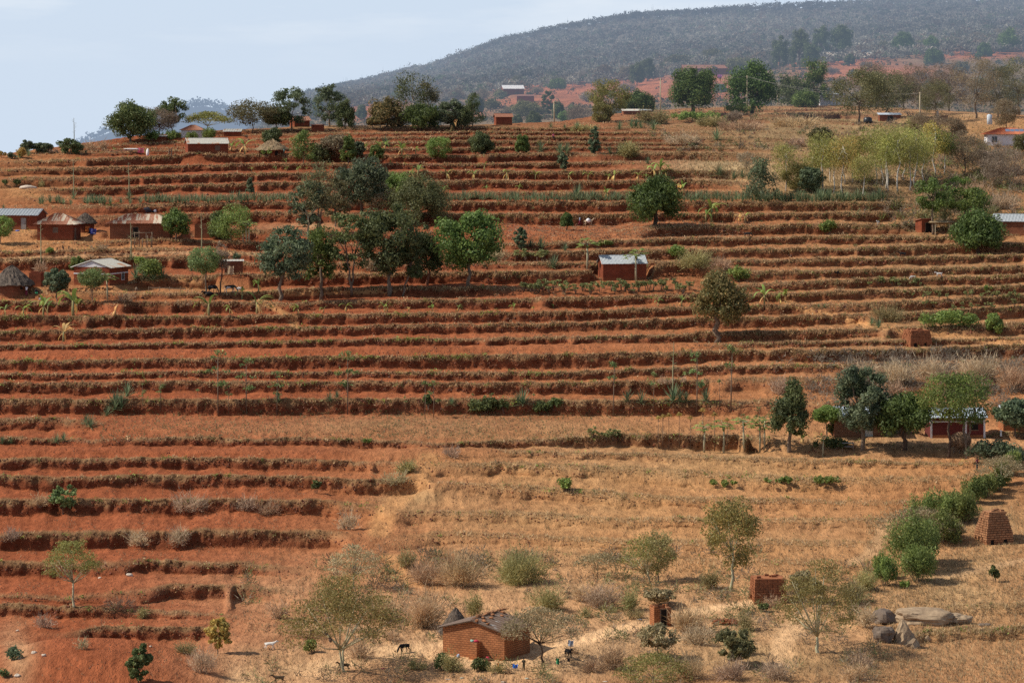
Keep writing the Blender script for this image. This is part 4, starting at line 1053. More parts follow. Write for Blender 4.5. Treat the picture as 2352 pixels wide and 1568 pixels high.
def papaya(X, Y, H):
    a, b, c = PAP[int(RNG.integers(0, 3))]
    t = plant_copy('papaya_tree', None, 'papaya tree', X, Y, H, [('trunk', a), ('crown', b), ('fruit', c)], 'papaya trees', wide=1.15)
    AUTO.append((t, 'slim papaya tree', X, Y)); return t

def sapling(X, Y, H, yellow=False, v=None):
    a, b = SAP[int(RNG.integers(0, 6)) if v is None else v]
    t = plant_copy('sapling', None, 'sapling', X, Y, H, [('trunk', a), ('crown', b[1 if yellow else 0])], 'slender saplings', wide=1.1)
    AUTO.append((t, 'slender yellowing sapling' if yellow else 'slender feathery sapling', X, Y)); return t

def cassava(X, Y, H, label, group):
    a, b = CAS[int(RNG.integers(0, 4))]
    return plant_copy('cassava_bush', label, 'cassava', X, Y, H, [('stems', a), ('foliage', b)], group)

# ------------------------------------------------------------------ grass and weeds (nobody could count them)
def blades_mesh(P, h, w, per, rng, spread=0.5, col=None):
    """P (n,3) tuft feet, h (n,) heights: narrow triangles fanning out of each foot"""
    n = len(P); Pn = np.repeat(P, per, 0); hh = np.repeat(h, per)[:, None] * rng.uniform(0.6, 1.15, (n * per, 1))
    a = rng.uniform(0, 2 * math.pi, n * per); sp = spread * rng.random(n * per)
    d = np.column_stack([np.cos(a) * sp, np.sin(a) * sp, np.ones(n * per)])
    d /= np.linalg.norm(d, axis=1, keepdims=True)
    b = np.column_stack([np.cos(a + 1.57), np.sin(a + 1.57), np.zeros(n * per)]) * (np.repeat(w, per)[:, None])
    off = np.column_stack([np.cos(a), np.sin(a), np.zeros(n * per)]) * hh * 0.12
    base = Pn + off
    V = np.stack([base - b, base + b, base + d * hh], 1).reshape(-1, 3)
    c = None
    if col is not None: c = np.repeat(np.repeat(col, per, 0), 3, 0)
    return V, np.arange(3 * n * per).reshape(-1, 3), c

def lip_points(rng, density, qlo, qhi, vmin=100, vmax=690):
    """random feet on the banks: density(u, v) tufts per pixel of lip"""
    out = []; us = []; vs = []; qq = []
    first = {}
    for i in range(NRW):
        if QQ[i] > 0 and 0 < TK[i] < NL: first.setdefault(TK[i], []).append(i)
    for k, rows in first.items():
        j = np.arange(NU)
        dn = density(U, Vl[k]) * Sl[k] * (U[1] - U[0])
        cnt = rng.poisson(np.clip(dn, 0, 50))
        jj = np.repeat(j, cnt)
        if len(jj) == 0: continue
        q = rng.uniform(qlo, qhi, len(jj)); q = np.clip(q, 0.01, 0.999) * (len(rows) - 1)
        r0 = np.floor(q).astype(int); t = q - r0; r0 = np.array(rows)[r0]
        j1 = np.minimum(jj + 1, NU - 1); s = rng.random(len(jj))
        y = (YG[r0, jj] * (1 - t) + YG[r0 + 1, jj] * t) * (1 - s) + s * (YG[r0, j1] * (1 - t) + YG[r0 + 1, j1] * t)
        z = (ZG[r0, jj] * (1 - t) + ZG[r0 + 1, jj] * t) * (1 - s) + s * (ZG[r0, j1] * (1 - t) + ZG[r0 + 1, j1] * t)
        u = U[jj] + s * (U[1] - U[0])
        out.append(np.column_stack([(u - 512) / F * y, y - 0.03, z])); us.append(u); vs.append(Vl[k][jj]); qq.append(q / (len(rows) - 1))
    return np.concatenate(out), np.concatenate(us), np.concatenate(vs), np.concatenate(qq)

def surf_points(rng, n, X0, X1, Y0, Y1, dens=None):
    """random points of the hill inside a box of the 2352 wide view"""
    rows_ok = np.where((TK > 0) & (TK < NL))[0]
    u = rng.uniform(X0 * K, X1 * K, n); v = rng.uniform(Y0 * K, Y1 * K, n)
    j = np.clip(((u - U[0]) / (U[1] - U[0])).astype(int), 0, NU - 1)
    out = np.zeros((n, 3)); ok = np.ones(n, bool)
    VV = VH - F * ZG / YG
    for jj in np.unique(j):
        m = np.where(j == jj)[0]
        vis = np.minimum.accumulate(VV[:, jj])
        idx = np.searchsorted(-vis, -v[m]); idx = np.clip(idx, 1, NRW - 7)
        y = YG[idx, jj]; z = ZG[idx, jj]
        y0 = YG[idx - 1, jj]; z0 = ZG[idx - 1, jj]
        t = rng.random(len(m)); y = y0 + (y - y0) * t; z = z0 + (z - z0) * t
        out[m] = np.column_stack([(u[m] - 512) / F * y, y, z])
    return out, u, v
# ------------------------------------------------------------------ buildings
HOUSES = []
def house(label, X, Y, L, W, hw, hr, yaw=0.0, roof='gable', wall='brick_red', tin='tin', over=0.35, doors=(), wins=(), wins_r=(), cat='house', name='brick_house', gable_mat=None, band=None, sink=1.6, ends=0.25, roof_label=None, group=None, extra=0.6):
    """X, Y: middle of the front wall foot (2352 view); sizes in metres; yaw degrees. Registered now, built after the yards are levelled"""
    yw = math.radians(yaw)
    c = pad(X, Y, L, W, yw, extra)
    HOUSES.append(dict(label=label, c=c, L=L, W=W, hw=hw, hr=hr, yw=yw, roof=roof, wall=wall, tin=tin, over=over, doors=doors, wins=wins, wins_r=wins_r, cat=cat, name=name, gable_mat=gable_mat, band=band, sink=sink, ends=ends, group=group))

def corrugated(p00, p10, p01, p11, thick=0.05, n=None, amp=0.035, rng=None):
    """sheet between four corners (u along the eave, v up the slope) with real corrugations"""
    p00, p10, p01, p11 = map(np.array, (p00, p10, p01, p11))
    Lu = max(np.linalg.norm(p10 - p00), np.linalg.norm(p11 - p01))
    n = n or max(8, int(Lu / 0.11))
    nrm = np.cross(p10 - p00, p01 - p00); nrm = nrm / (np.linalg.norm(nrm) + 1e-9)
    if nrm[2] < 0: nrm = -nrm
    V = []; Fc = []
    for i in range(n + 1):
        a = i / n; o = nrm * amp * (1 if i % 2 else -1)
        lo = p00 + (p10 - p00) * a + o; hi = p01 + (p11 - p01) * a + o
        if rng is not None: lo = lo + (hi - lo) * rng.uniform(-0.012, 0.012)
        V += [lo + nrm * thick, hi + nrm * thick, hi, lo]
    for i in range(n):
        a = 4 * i; b = a + 4
        Fc += [(a, b, b + 1, a + 1), (a + 2, a + 1, b + 1, b + 2), (a + 3, a + 2, b + 2, b + 3), (a, a + 3, b + 3, b)]
    Fc += [(0, 1, 2, 3), (4 * n + 3, 4 * n + 2, 4 * n + 1, 4 * n)]
    return np.array(V), Fc

def build_house(h):
    L, W, hw, hr = h['L'], h['W'], h['hw'], h['hr']
    if h['roof'] in ('gable', 'hip'): s0 = hr / (W / 2 + h['over']); hw, hr = hw + s0 * h['over'], s0 * W / 2; h['hw'], h['hr'] = hw, hr
    t = thing(h['name'], h['label'], h['cat'], tuple(h['c']), h['yw'], h['group'])
    rng = np.random.default_rng(int(h['c'][0] * 10 + 5000))
    a, b = L / 2, W / 2; s = -h['sink']; o = h['over']; e = h['ends']
    mb = MB()
    if h['roof'] in ('gable',):
        V = [(-a, -b, s), (a, -b, s), (a, b, s), (-a, b, s), (-a, -b, hw), (a, -b, hw), (a, b, hw), (-a, b, hw), (-a, 0, hw + hr), (a, 0, hw + hr)]
        mb.add(V, [(0, 1, 5, 4), (2, 3, 7, 6), (0, 4, 8, 7, 3), (1, 2, 6, 9, 5), (4, 5, 9, 8), (6, 7, 8, 9), (0, 3, 2, 1)])
    elif h['roof'] == 'shed':       # higher at the back (hr > 0) or at the front (hr < 0)
        zf, zb = hw + max(0, -hr), hw + max(0, hr)
        V = [(-a, -b, s), (a, -b, s), (a, b, s), (-a, b, s), (-a, -b, zf), (a, -b, zf), (a, b, zb), (-a, b, zb)]
        mb.add(V, [(0, 1, 5, 4), (1, 2, 6, 5), (2, 3, 7, 6), (3, 0, 4, 7), (4, 5, 6, 7), (0, 3, 2, 1)])
    elif h['roof'] == 'none':       # roofless brick box with a ragged top
        th = 0.22; n = int(L / 0.3)
        for (x0, x1, y0, y1) in ((-a, a, -b, -b + th), (-a, a, b - th, b), (-a, -a + th, -b + th, b - th), (a - th, a, -b + th, b - th)):
            mb.box(x0, x1, y0, y1, s, hw)
            lx = x1 - x0; ly = y1 - y0; m = max(2, int(max(lx, ly) / 0.34))
            for i in range(m):
                if rng.random() < 0.5:
                    if lx > ly: mb.box(x0 + lx * i / m + .02, x0 + lx * (i + 1) / m - .02, y0 + .02, y1 - .02, hw + .002, hw + rng.uniform(0.08, 0.22))
                    else: mb.box(x0 + .02, x1 - .02, y0 + ly * i / m + .02, y0 + ly * (i + 1) / m - .02, hw + .002, hw + rng.uniform(0.08, 0.22))
    else:
        mb.box(-a, a, -b, b, s, hw)
    mb.build('wall', M[h['wall']], t)
    rb = MB()
    if h['roof'] == 'gable':
        sl = hr / b
        for sgn in (-1, 1):
            V, Fc = corrugated((-a - e, sgn * (b + o), hw - sl * o + .05), (a + e, sgn * (b + o), hw - sl * o + .05), (-a - e, 0, hw + hr + .06), (a + e, 0, hw + hr + .06), rng=rng)
            rb.add(V, Fc)
        r = rb.build('roof', M[h['tin']], t)
        cp = MB(); cp.box(-a - e, a + e, -0.14, 0.14, hw + hr + 0.085, hw + hr + 0.115); cp.build('ridge_cap', M[h['tin']], r)
        if h['gable_mat']:
            for sgn, lab in ((-1, 'gable_panel'),):
                g = MB(); x = sgn * (a + 0.012)
                g.add([(x, -b, hw), (x, b, hw), (x, 0, hw + hr), (x - sgn * .05, -b, hw), (x - sgn * .05, b, hw), (x - sgn * .05, 0, hw + hr)], [(0, 1, 2), (3, 5, 4), (0, 3, 4, 1), (1, 4, 5, 2), (2, 5, 3, 0)])
                g.build(lab, M[h['gable_mat']], t)
        for sgn in (-1, 1):
            bm_ = MB(); bm_.tube([(-a - e + .05, sgn * (b + o), hw - sl * o - .03), (-a - e + .05, 0, hw + hr - .03)], 0.045, 4); bm_.build('rafter', M['wood'], t)
    elif h['roof'] == 'hip':
        k = min(a * 0.85, b * 0.95); sl = hr / b; zo = hw - sl * o * 0.8 + .04; A, B = a + o, b + o; zr = hw + hr + .06
        quads = [((-A, -B, zo), (A, -B, zo), (-a + k, 0, zr), (a - k, 0, zr)), ((A, B, zo), (-A, B, zo), (a - k, 0, zr), (-a + k, 0, zr)),
                 ((A, -B, zo), (A, B, zo), (a - k, 0, zr), (a - k, 0, zr)), ((-A, B, zo), (-A, -B, zo), (-a + k, 0, zr), (-a + k, 0, zr))]
        for q in quads:
            V, Fc = corrugated(*q, rng=rng); rb.add(V, Fc)
        r = rb.build('roof', M[h['tin']], t)
        cp = MB(); cp.box(-a + k - .1, a - k + .1, -0.13, 0.13, zr + 0.04, zr + 0.07); cp.build('ridge_cap', M[h['tin']], r)
    elif h['roof'] == 'shed':
        zf, zb = hw + max(0, -hr), hw + max(0, hr); sl = (zb - zf) / W
        V, Fc = corrugated((-a - e, -b - o, zf - sl * o + .04), (a + e, -b - o, zf - sl * o + .04), (-a - e, b + o, zb + sl * o + .04), (a + e, b + o, zb + sl * o + .04), rng=rng)
        rb.add(V, Fc); rb.build('roof', M[h['tin']], t)
    # openings on the front: (x, w, h, material, open?)
    def door(x, w, hh, mat, y=-b, nm='door'):
        d = MB(); d.box(x - w / 2, x + w / 2, y - 0.035, y + 0.02, 0.02, hh); dd = d.build(nm, M[mat], t)  # for an open doorway the slab is near-black, painted as the shade inside
        f = MB(); f.box(x - w / 2 - .07, x - w / 2, y - .05, y + .02, 0, hh + .07); f.box(x + w / 2, x + w / 2 + .07, y - .05, y + .02, 0, hh + .07); f.box(x - w / 2, x + w / 2, y - .05, y + .02, hh, hh + .07)
        f.build('frame', M['wood'], dd)
        if mat not in ('dark',):
            k_ = MB(); k_.box(x + w * .32, x + w * .38, y - .07, y - .035, hh * .48, hh * .54); k_.build('handle', M['dark'], dd)
    for d in h['doors']: door(*d)
    def win(x, z, w, hh, mat, fr='wood', y=-b):
        d = MB(); d.box(x - w / 2, x + w / 2, y - 0.03, y + 0.02, z, z + hh); dd = d.build('window', M[mat], t)
        f = MB(); q = 0.07
        f.box(x - w / 2 - q, x + w / 2 + q, y - .05, y + .02, z - q, z); f.box(x - w / 2 - q, x + w / 2 + q, y - .05, y + .02, z + hh, z + hh + q)
        f.box(x - w / 2 - q, x - w / 2, y - .05, y + .02, z, z + hh); f.box(x + w / 2, x + w / 2 + q, y - .05, y + .02, z, z + hh); f.box(x - .025, x + .025, y - .045, y - .03, z, z + hh)
        f.build('frame', M[fr], dd)
    for w_ in h['wins']: win(*w_)
    for (yy, z, w, hh, mat, fr) in h['wins_r']:         # on the +x end wall
        d = MB(); d.box(a - .02, a + .03, yy - w / 2, yy + w / 2, z, z + hh); dd = d.build('window', M[mat], t)
        f = MB(); q = .09
        for (p0, p1, z0, z1) in ((-w / 2 - q, w / 2 + q, -q, 0), (-w / 2 - q, w / 2 + q, hh, hh + q), (-w / 2 - q, -w / 2, 0, hh), (w / 2, w / 2 + q, 0, hh), (-.03, .03, 0, hh)):
            f.box(a - .02, a + .05, yy + p0, yy + p1, z + z0, z + z1)
        f.build('frame', M[fr], dd)
    if h['band']:
        z, hh, mat = h['band']; q = .025
        g = MB(); g.box(-a - q, a + q, -b - q, -b + .002, z, z + hh); g.box(-a - q, a + q, b - .002, b + q, z, z + hh); g.box(a - .002, a + q, -b + .002, b - .002, z, z + hh); g.box(-a - q, -a + .002, -b + .002, b - .002, z, z + hh)
        g.build('plaster_band', M[mat], t)
    return t

def round_hut(label, X, Y, R, hw, hr, wall, thatch, door=None, wins=(), dark=True, name='thatched_hut', p=None, oval=1.0):
    p = place(X, Y) if p is None else p
    rng = np.random.default_rng(int(X + Y))
    t = thing(name, label, 'hut', (p[0], p[1] + R, p[2]), 0)
    mb = MB(); n = 24
    V = [(R * oval * math.cos(2 * math.pi * i / n), R * math.sin(2 * math.pi * i / n), z) for z in (-1.2, hw) for i in range(n)]
    mb.add(V, [(i, (i + 1) % n, n + (i + 1) % n, n + i) for i in range(n)] + [tuple(range(n, 2 * n))]); mb.build('wall', M[wall], t)
    # thatch: a lumpy cone with a shaggy fringe
    nr, ns = 9, 44; V = []; Fc = []
    for r in range(nr + 1):
        q = r / nr
        for i in range(ns):
            a = 2 * math.pi * i / ns
            rad = (R * 1.32) * q ** 0.92 + 0.05; z = hw - 0.32 + (hr + 0.32) * (1 - q ** 1.12)
            rad *= 1 + 0.04 * rng.normal() * (q > .2); z += 0.06 * rng.normal() * R * 0.6
            if r == nr: z -= 0.12 * rng.random()
            V.append((rad * oval * math.cos(a), rad * math.sin(a), z))
    for r in range(nr):
        for i in range(ns):
            i2 = (i + 1) % ns; Fc.append((r * ns + i, (r + 1) * ns + i, (r + 1) * ns + i2, r * ns + i2))
    V = np.array(V); under = V[-ns:] * np.array([0.9, 0.9, 1]) - np.array([0, 0, 0.16])
    tb = MB(); tb.add(V, Fc); tb.add(np.concatenate([V[-ns:], under]), [(i, ns + i, ns + (i + 1) % ns, (i + 1) % ns) for i in range(ns)] + [tuple(range(2 * ns - 1, ns - 1, -1))])
    rf = tb.build('thatched_roof', M[thatch], t)
    # loose straw
    m = 900; q = rng.uniform(0.1, 1.02, m) ** 0.7; a = rng.uniform(0, 6.28, m)
    rad = R * 1.32 * q ** 0.92; z = hw - 0.32 + (hr + 0.32) * (1 - q ** 1.12)
    P = np.column_stack([rad * oval * np.cos(a), rad * np.sin(a), z + 0.05])
    D_ = np.column_stack([np.cos(a), np.sin(a), -hr / (R * 1.3) * np.ones(m)]); D_ /= np.linalg.norm(D_, axis=1, keepdims=True)
    B_ = np.column_stack([-np.sin(a), np.cos(a), 0 * a]) * 0.035
    Lq = rng.uniform(0.25, 0.55, (m, 1))
    Vs = np.stack([P - B_, P + B_, P + D_ * Lq + rng.normal(size=(m, 3)) * .04], 1).reshape(-1, 3)
    obj('straw', mesh_from('straw', Vs, [np.arange(3 * m).reshape(-1, 3)], M['thatch_straw' if thatch == 'thatch' else 'brown'] if thatch == 'thatch' else M['thatch_dark']), rf)
    if door:
        xa, w, hh = door
        d = MB(); y = -math.sqrt(max(R * R - (xa / oval) ** 2, 0)); d.box(xa - w / 2, xa + w / 2, y - 0.06, y + 0.2, 0.02, hh); d.build('door', M['dark'], t)  # near-black box painted as the shade in the doorway
    for xa, z, w, hh in wins:
        d = MB(); y = -math.sqrt(max(R * R - (xa / oval) ** 2, 0)); d.box(xa - w / 2, xa + w / 2, y - 0.06, y + 0.2, z, z + hh); d.build('window', M['dark'], t)
    return t

def kiln(label, X, Y, Wb, Db, H, top, mat, yaw, tunnels=2):
    """tapering clamp of stacked bricks with fire tunnels at the foot"""
    p = place(X, Y); rng = np.random.default_rng(int(X)); yw = math.radians(yaw)
    t = thing('brick_kiln', label, 'brick kiln', (p[0] - math.sin(yw) * Db / 2, p[1] + math.cos(yw) * Db / 2, p[2]), yw)
    nc = max(6, int(H / 0.24)); ch = H / nc; mb = MB(); dk = MB()
    for c in range(nc):
        q = c / nc; sc = 1 - (1 - top) * max(0, q - 0.25) / 0.75
        w, d = Wb * sc, Db * sc; nb = max(4, int(w / 0.42)); ndp = max(3, int(d / 0.42)); z0 = c * ch - (0.5 if c == 0 else 0); z1 = (c + 1) * ch - 0.025
        mb.box(-w / 2 + .12, w / 2 - .12, -d / 2 + .12, d / 2 - .12, z0, z1 + .02)
        for i in range(nb):
            x0, x1 = -w / 2 + w * i / nb, -w / 2 + w * (i + 1) / nb
            tun = c < 2 and any(abs((x0 + x1) / 2 - tx) < 0.28 for tx in ([-.25 * Wb, .22 * Wb] if tunnels == 2 else [0]))
            for sg in (-1, 1):
                j = rng.uniform(-0.06, 0.06)
                if sg < 0 and tun: continue
                if rng.random() < 0.05 and c > nc - 4: continue
                y0 = sg * (d / 2 + j); mb.box(x0 + .012, x1 - .012, min(y0, sg * (d / 2 - .3)), max(y0, sg * (d / 2 - .3)), z0 + rng.uniform(0, .02), z1)
        for i in range(ndp):
            y0, y1 = -d / 2 + .3 + (d - .6) * i / ndp, -d / 2 + .3 + (d - .6) * (i + 1) / ndp
            tun = c < 3 and i % 2 == 1
            for sg in (-1, 1):
                if sg < 0 and tun: continue
                x0 = sg * (w / 2 + rng.uniform(-.06, .06)); mb.box(min(x0, sg * (w / 2 - .3)), max(x0, sg * (w / 2 - .3)), y0 + .012, y1 - .012, z0, z1)
    for i in range(7):
        w = Wb * top; x, y = rng.uniform(-.45, .3) * w, rng.uniform(-.45, .3) * Db * top; mb.box(x, x + .42, y, y + .22, H, H + rng.uniform(.1, .24))
    mb.build('brick_stack', M[mat], t)
    for tx in ([-.25 * Wb, .22 * Wb] if tunnels == 2 else [0]): dk.box(tx - .22, tx + .22, -Db / 2 + .10, -Db / 2 + .118, -0.1, 2 * ch)  # dark sheets standing in for the shade deep in the fire tunnels
    dk.build('fire_hole_shade', M['dark'], t)
    return t

def lump(rng, sx, sy, sz, n=16, rough=0.22, flat=0.0):
    """irregular boulder"""
    V = []; m = n // 2
    for i in range(m + 1):
        ph = math.pi * i / m
        for j in range(n):
            th = 2 * math.pi * j / n
            V.append((math.sin(ph) * math.cos(th), math.sin(ph) * math.sin(th), math.cos(ph)))
    V = np.array(V); s = rng.integers(0, 999)
    r = 1 - rough * 1.1 * np.abs(vnoise(V[:, 0] * 2.6, V[:, 1] * 2.6, V[:, 2] * 2.6, int(s) + 5)) + rough * 2.2 * fbm(V[:, 0] * 1.3 + 9, V[:, 1] * 1.3, V[:, 2] * 1.3, 3, int(s))
    V = V * r[:, None]
    V = np.sign(V) * np.abs(V) ** (1 - flat)
    V = V * np.array([sx, sy, sz])
    Fc = [(i * n + j, i * n + (j + 1) % n, (i + 1) * n + (j + 1) % n, (i + 1) * n + j) for i in range(m) for j in range(n)]
    return V, Fc

# ------------------------------------------------------------------ people and animals: skinned skeletons -> one continuous mesh
def skin_mesh(name, joints, edges, mat, sub=2):
    """joints: list of (x, y, z, rx, ry)"""
    me = bpy.data.meshes.new(name + '_cage')
    me.from_pydata([j[:3] for j in joints], edges, [])
    o = bpy.data.objects.new(name, me); COL.objects.link(o)
    mod = o.modifiers.new('skin', 'SKIN'); mod.use_smooth_shade = True
    sd = me.skin_vertices[0].data
    for i, j in enumerate(joints):
        sd[i].radius = (j[3], j[4] if len(j) > 4 else j[3])
    sd[0].use_root = True
    ss = o.modifiers.new('sub', 'SUBSURF'); ss.levels = sub; ss.render_levels = sub
    dg = bpy.context.evaluated_depsgraph_get(); dg.update()
    out = bpy.data.meshes.new_from_object(o.evaluated_get(dg), depsgraph=dg)
    bpy.data.objects.remove(o); bpy.data.meshes.remove(me)
    out.name = name; out.materials.clear(); out.materials.append(mat)
    return out

def loft(rings, n=14):
    """rings: (cx, cy, z, rx, ry)"""
    V = []; Fc = []
    for (cx, cy, z, rx, ry) in rings:
        for k in range(n):
            a = 2 * math.pi * k / n; V.append((cx + rx * math.cos(a), cy + ry * math.sin(a), z))
    m = len(rings)
    for i in range(m - 1):
        for k in range(n): Fc.append((i * n + k, i * n + (k + 1) % n, (i + 1) * n + (k + 1) % n, (i + 1) * n + k))
    Fc.append(tuple(range(n - 1, -1, -1))); Fc.append(tuple((m - 1) * n + k for k in range(n)))
    return np.array(V), Fc

def person(label, p, H=1.65, face=0.0, pose='stand', top='white', bottom='redcloth', skirt=False, hat=None, stride=0.0, arm_l=None, arm_r=None):
    """figure faces local -y; face = turn about z"""
    t = thing('person', label, 'person', tuple(p), face)
    s = H / 1.65
    J = []; E = []
    def add(x, y, z, r, parent=None, r2=None):
        J.append((x * s, y * s, z * s, r * s, (r2 or r) * s))
        if parent is not None: E.append((parent, len(J) - 1))
        return len(J) - 1
    sit = pose == 'sit'; hipz = 0.42 if sit else 0.86; dz = hipz - 0.86
    pel = add(0, 0, 0.88 + dz, .125, None, .095)
    bl = -0.04 if sit else 0
    spn = add(0, bl, 1.06 + dz, .11, pel, .085); ch = add(0, bl - .01, 1.25 + dz, .135, spn, .09); nk = add(0, bl - .015, 1.385 + dz, .05, ch)
    hd0 = add(0, bl - .02, 1.45 + dz, .065, nk, .075); hd = add(0, bl - .03, 1.54 + dz, .078, hd0, .092); add(0, bl - .02, 1.63 + dz, .055, hd, .065)
    nose = add(0, bl - .128, 1.525 + dz, .014, hd)
    for sg, arm in ((-1, arm_l), (1, arm_r)):
        sh = add(sg * .17, bl, 1.33 + dz, .052, ch)
        if arm is None: el, wr = (sg * .235, bl + .02, 1.07 + dz), (sg * .25, bl - .09, .84 + dz)
        else: el, wr = [(q[0] * sg, q[1] + bl, q[2] + dz) for q in arm]
        if sit and arm is None: wr = (sg * .16, -.25, .98 + dz)
        e = add(*el, .040, sh); w = add(*wr, .027, e)
        d = np.array(wr) - np.array(el); d /= np.linalg.norm(d); side = np.cross(d, (0, 1, 0.2)); side /= np.linalg.norm(side) + 1e-9
        pm = add(*(np.array(wr) + d * .055), .030, w, .018)
        for f, (off, ln) in enumerate(((-.027, .070), (-.009, .080), (.009, .076), (.027, .060))):
            b0 = np.array(wr) + d * .095 + side * off
            f0 = add(*b0, .0095, pm); f1 = add(*(b0 + d * ln * .55 + np.array([0, -.008, 0])), .0085, f0); add(*(b0 + d * ln * .9 + np.array([0, -.03, 0])), .007, f1)
        tb = np.array(wr) + d * .04 - side * .035
        t0 = add(*tb, .011, pm); add(*(tb + d * .04 - side * .02), .009, t0)
    for sg in (-1, 1):
        if sit: hp, kn, an, ft = (sg * .09, -.02, .45), (sg * .11, -.42, .47), (sg * .10, -.44, .07), (sg * .11, -.60, .03)
        else:
            f_ = sg * stride
            hp, kn, an, ft = (sg * .085, 0, .84), (sg * .095, -.03 - .16 * f_, .47), (sg * .095, .04 - .30 * f_ if f_ > 0 else .04 - .36 * f_, .08), (sg * .105, -.11 - .30 * f_ if f_ > 0 else -.10 - .36 * f_, .03)
        a = add(*hp, .085, pel); b = add(*kn, .056, a); c = add(*an, .036, b); add(*ft, .034, c, .026)
    obj('body', skin_mesh('body', J, E, M['skin'], 2), t)
    hr_ = MB(); V, Fc = lump(np.random.default_rng(3), .093 * s, .108 * s, .085 * s, 12, .05); V = V + np.array([0, (bl - .008) * s, (1.60 + dz) * s]); hr_.add(V, Fc); hr_.build('hair' if not hat else 'headscarf', M[hat or 'hair'], t, True)
    for sg in (-1, 1):
        ey = MB(); V, Fc = lump(np.random.default_rng(5), .011 * s, .006 * s, .008 * s, 8, 0); ey.add(V + np.array([sg * .034 * s, (bl - .117) * s, (1.548 + dz) * s]), Fc); ey.build('eye', M['white'], t, True)
    lp = MB(); V, Fc = lump(np.random.default_rng(6), .025 * s, .007 * s, .008 * s, 8, 0); lp.add(V + np.array([0, (bl - .106) * s, (1.478 + dz) * s]), Fc); lp.build('mouth', M['maroncloth'], t, True)
    b_ = MB(); z = lambda q: (q + dz) * s
    V, Fc = loft([(0, 0, z(.86), .165 * s, .125 * s), (0, bl * .5 * s, z(1.0), .145 * s, .115 * s), (0, bl * s, z(1.2), .175 * s, .125 * s), (0, bl * s, z(1.33), .165 * s, .105 * s), (0, bl * s, z(1.395), .07 * s, .065 * s)]); b_.add(V, Fc)
    for sg, arm in ((-1, arm_l), (1, arm_r)):
        el = (sg * .235, bl + .02, 1.07) if arm is None else (arm[0][0] * sg, arm[0][1] + bl, arm[0][2])
        sh_ = np.array([sg * .15, bl, 1.345]); el = np.array(el); q = sh_ + (el - sh_) * .75
        b_.tube([tuple((sh_ + [0, 0, dz]) * s), tuple((q + [0, 0, dz]) * s)], [.072 * s, .062 * s], 8)
    b_.build('shirt', M[top], t, True)
    c_ = MB()
    if skirt and not sit:
        V, Fc = loft([(0, 0, .16 * s, .20 * s, .19 * s), (0, 0, .5 * s, .175 * s, .16 * s), (0, 0, .8 * s, .175 * s, .14 * s), (0, 0, .93 * s, .15 * s, .12 * s)]); c_.add(V, Fc); c_.build('skirt', M[bottom], t, True)
    elif sit:
        V, Fc = loft([(0, 0, .36 * s, .20 * s, .14 * s), (0, 0, .56 * s, .16 * s, .12 * s)]); c_.add(V, Fc)
        for sg in (-1, 1): c_.tube([(sg * .09 * s, 0, .46 * s), (sg * .115 * s, -.43 * s, .48 * s), (sg * .105 * s, -.44 * s, .18 * s)], [.11 * s, .085 * s, .07 * s], 8)
        c_.build('trousers', M[bottom], t, True)
    else:
        V, Fc = loft([(0, 0, .78 * s, .16 * s, .12 * s), (0, 0, .95 * s, .15 * s, .115 * s)]); c_.add(V, Fc)
        for sg in (-1, 1):
            f_ = sg * stride
            c_.tube([(sg * .08 * s, 0, .86 * s), (sg * .095 * s, (-.03 - .16 * f_) * s, .47 * s), (sg * .095 * s, (.04 - .32 * f_) * s, .12 * s)], [.105 * s, .075 * s, .062 * s], 8)
        c_.build('trousers', M[bottom], t, True)
    return t

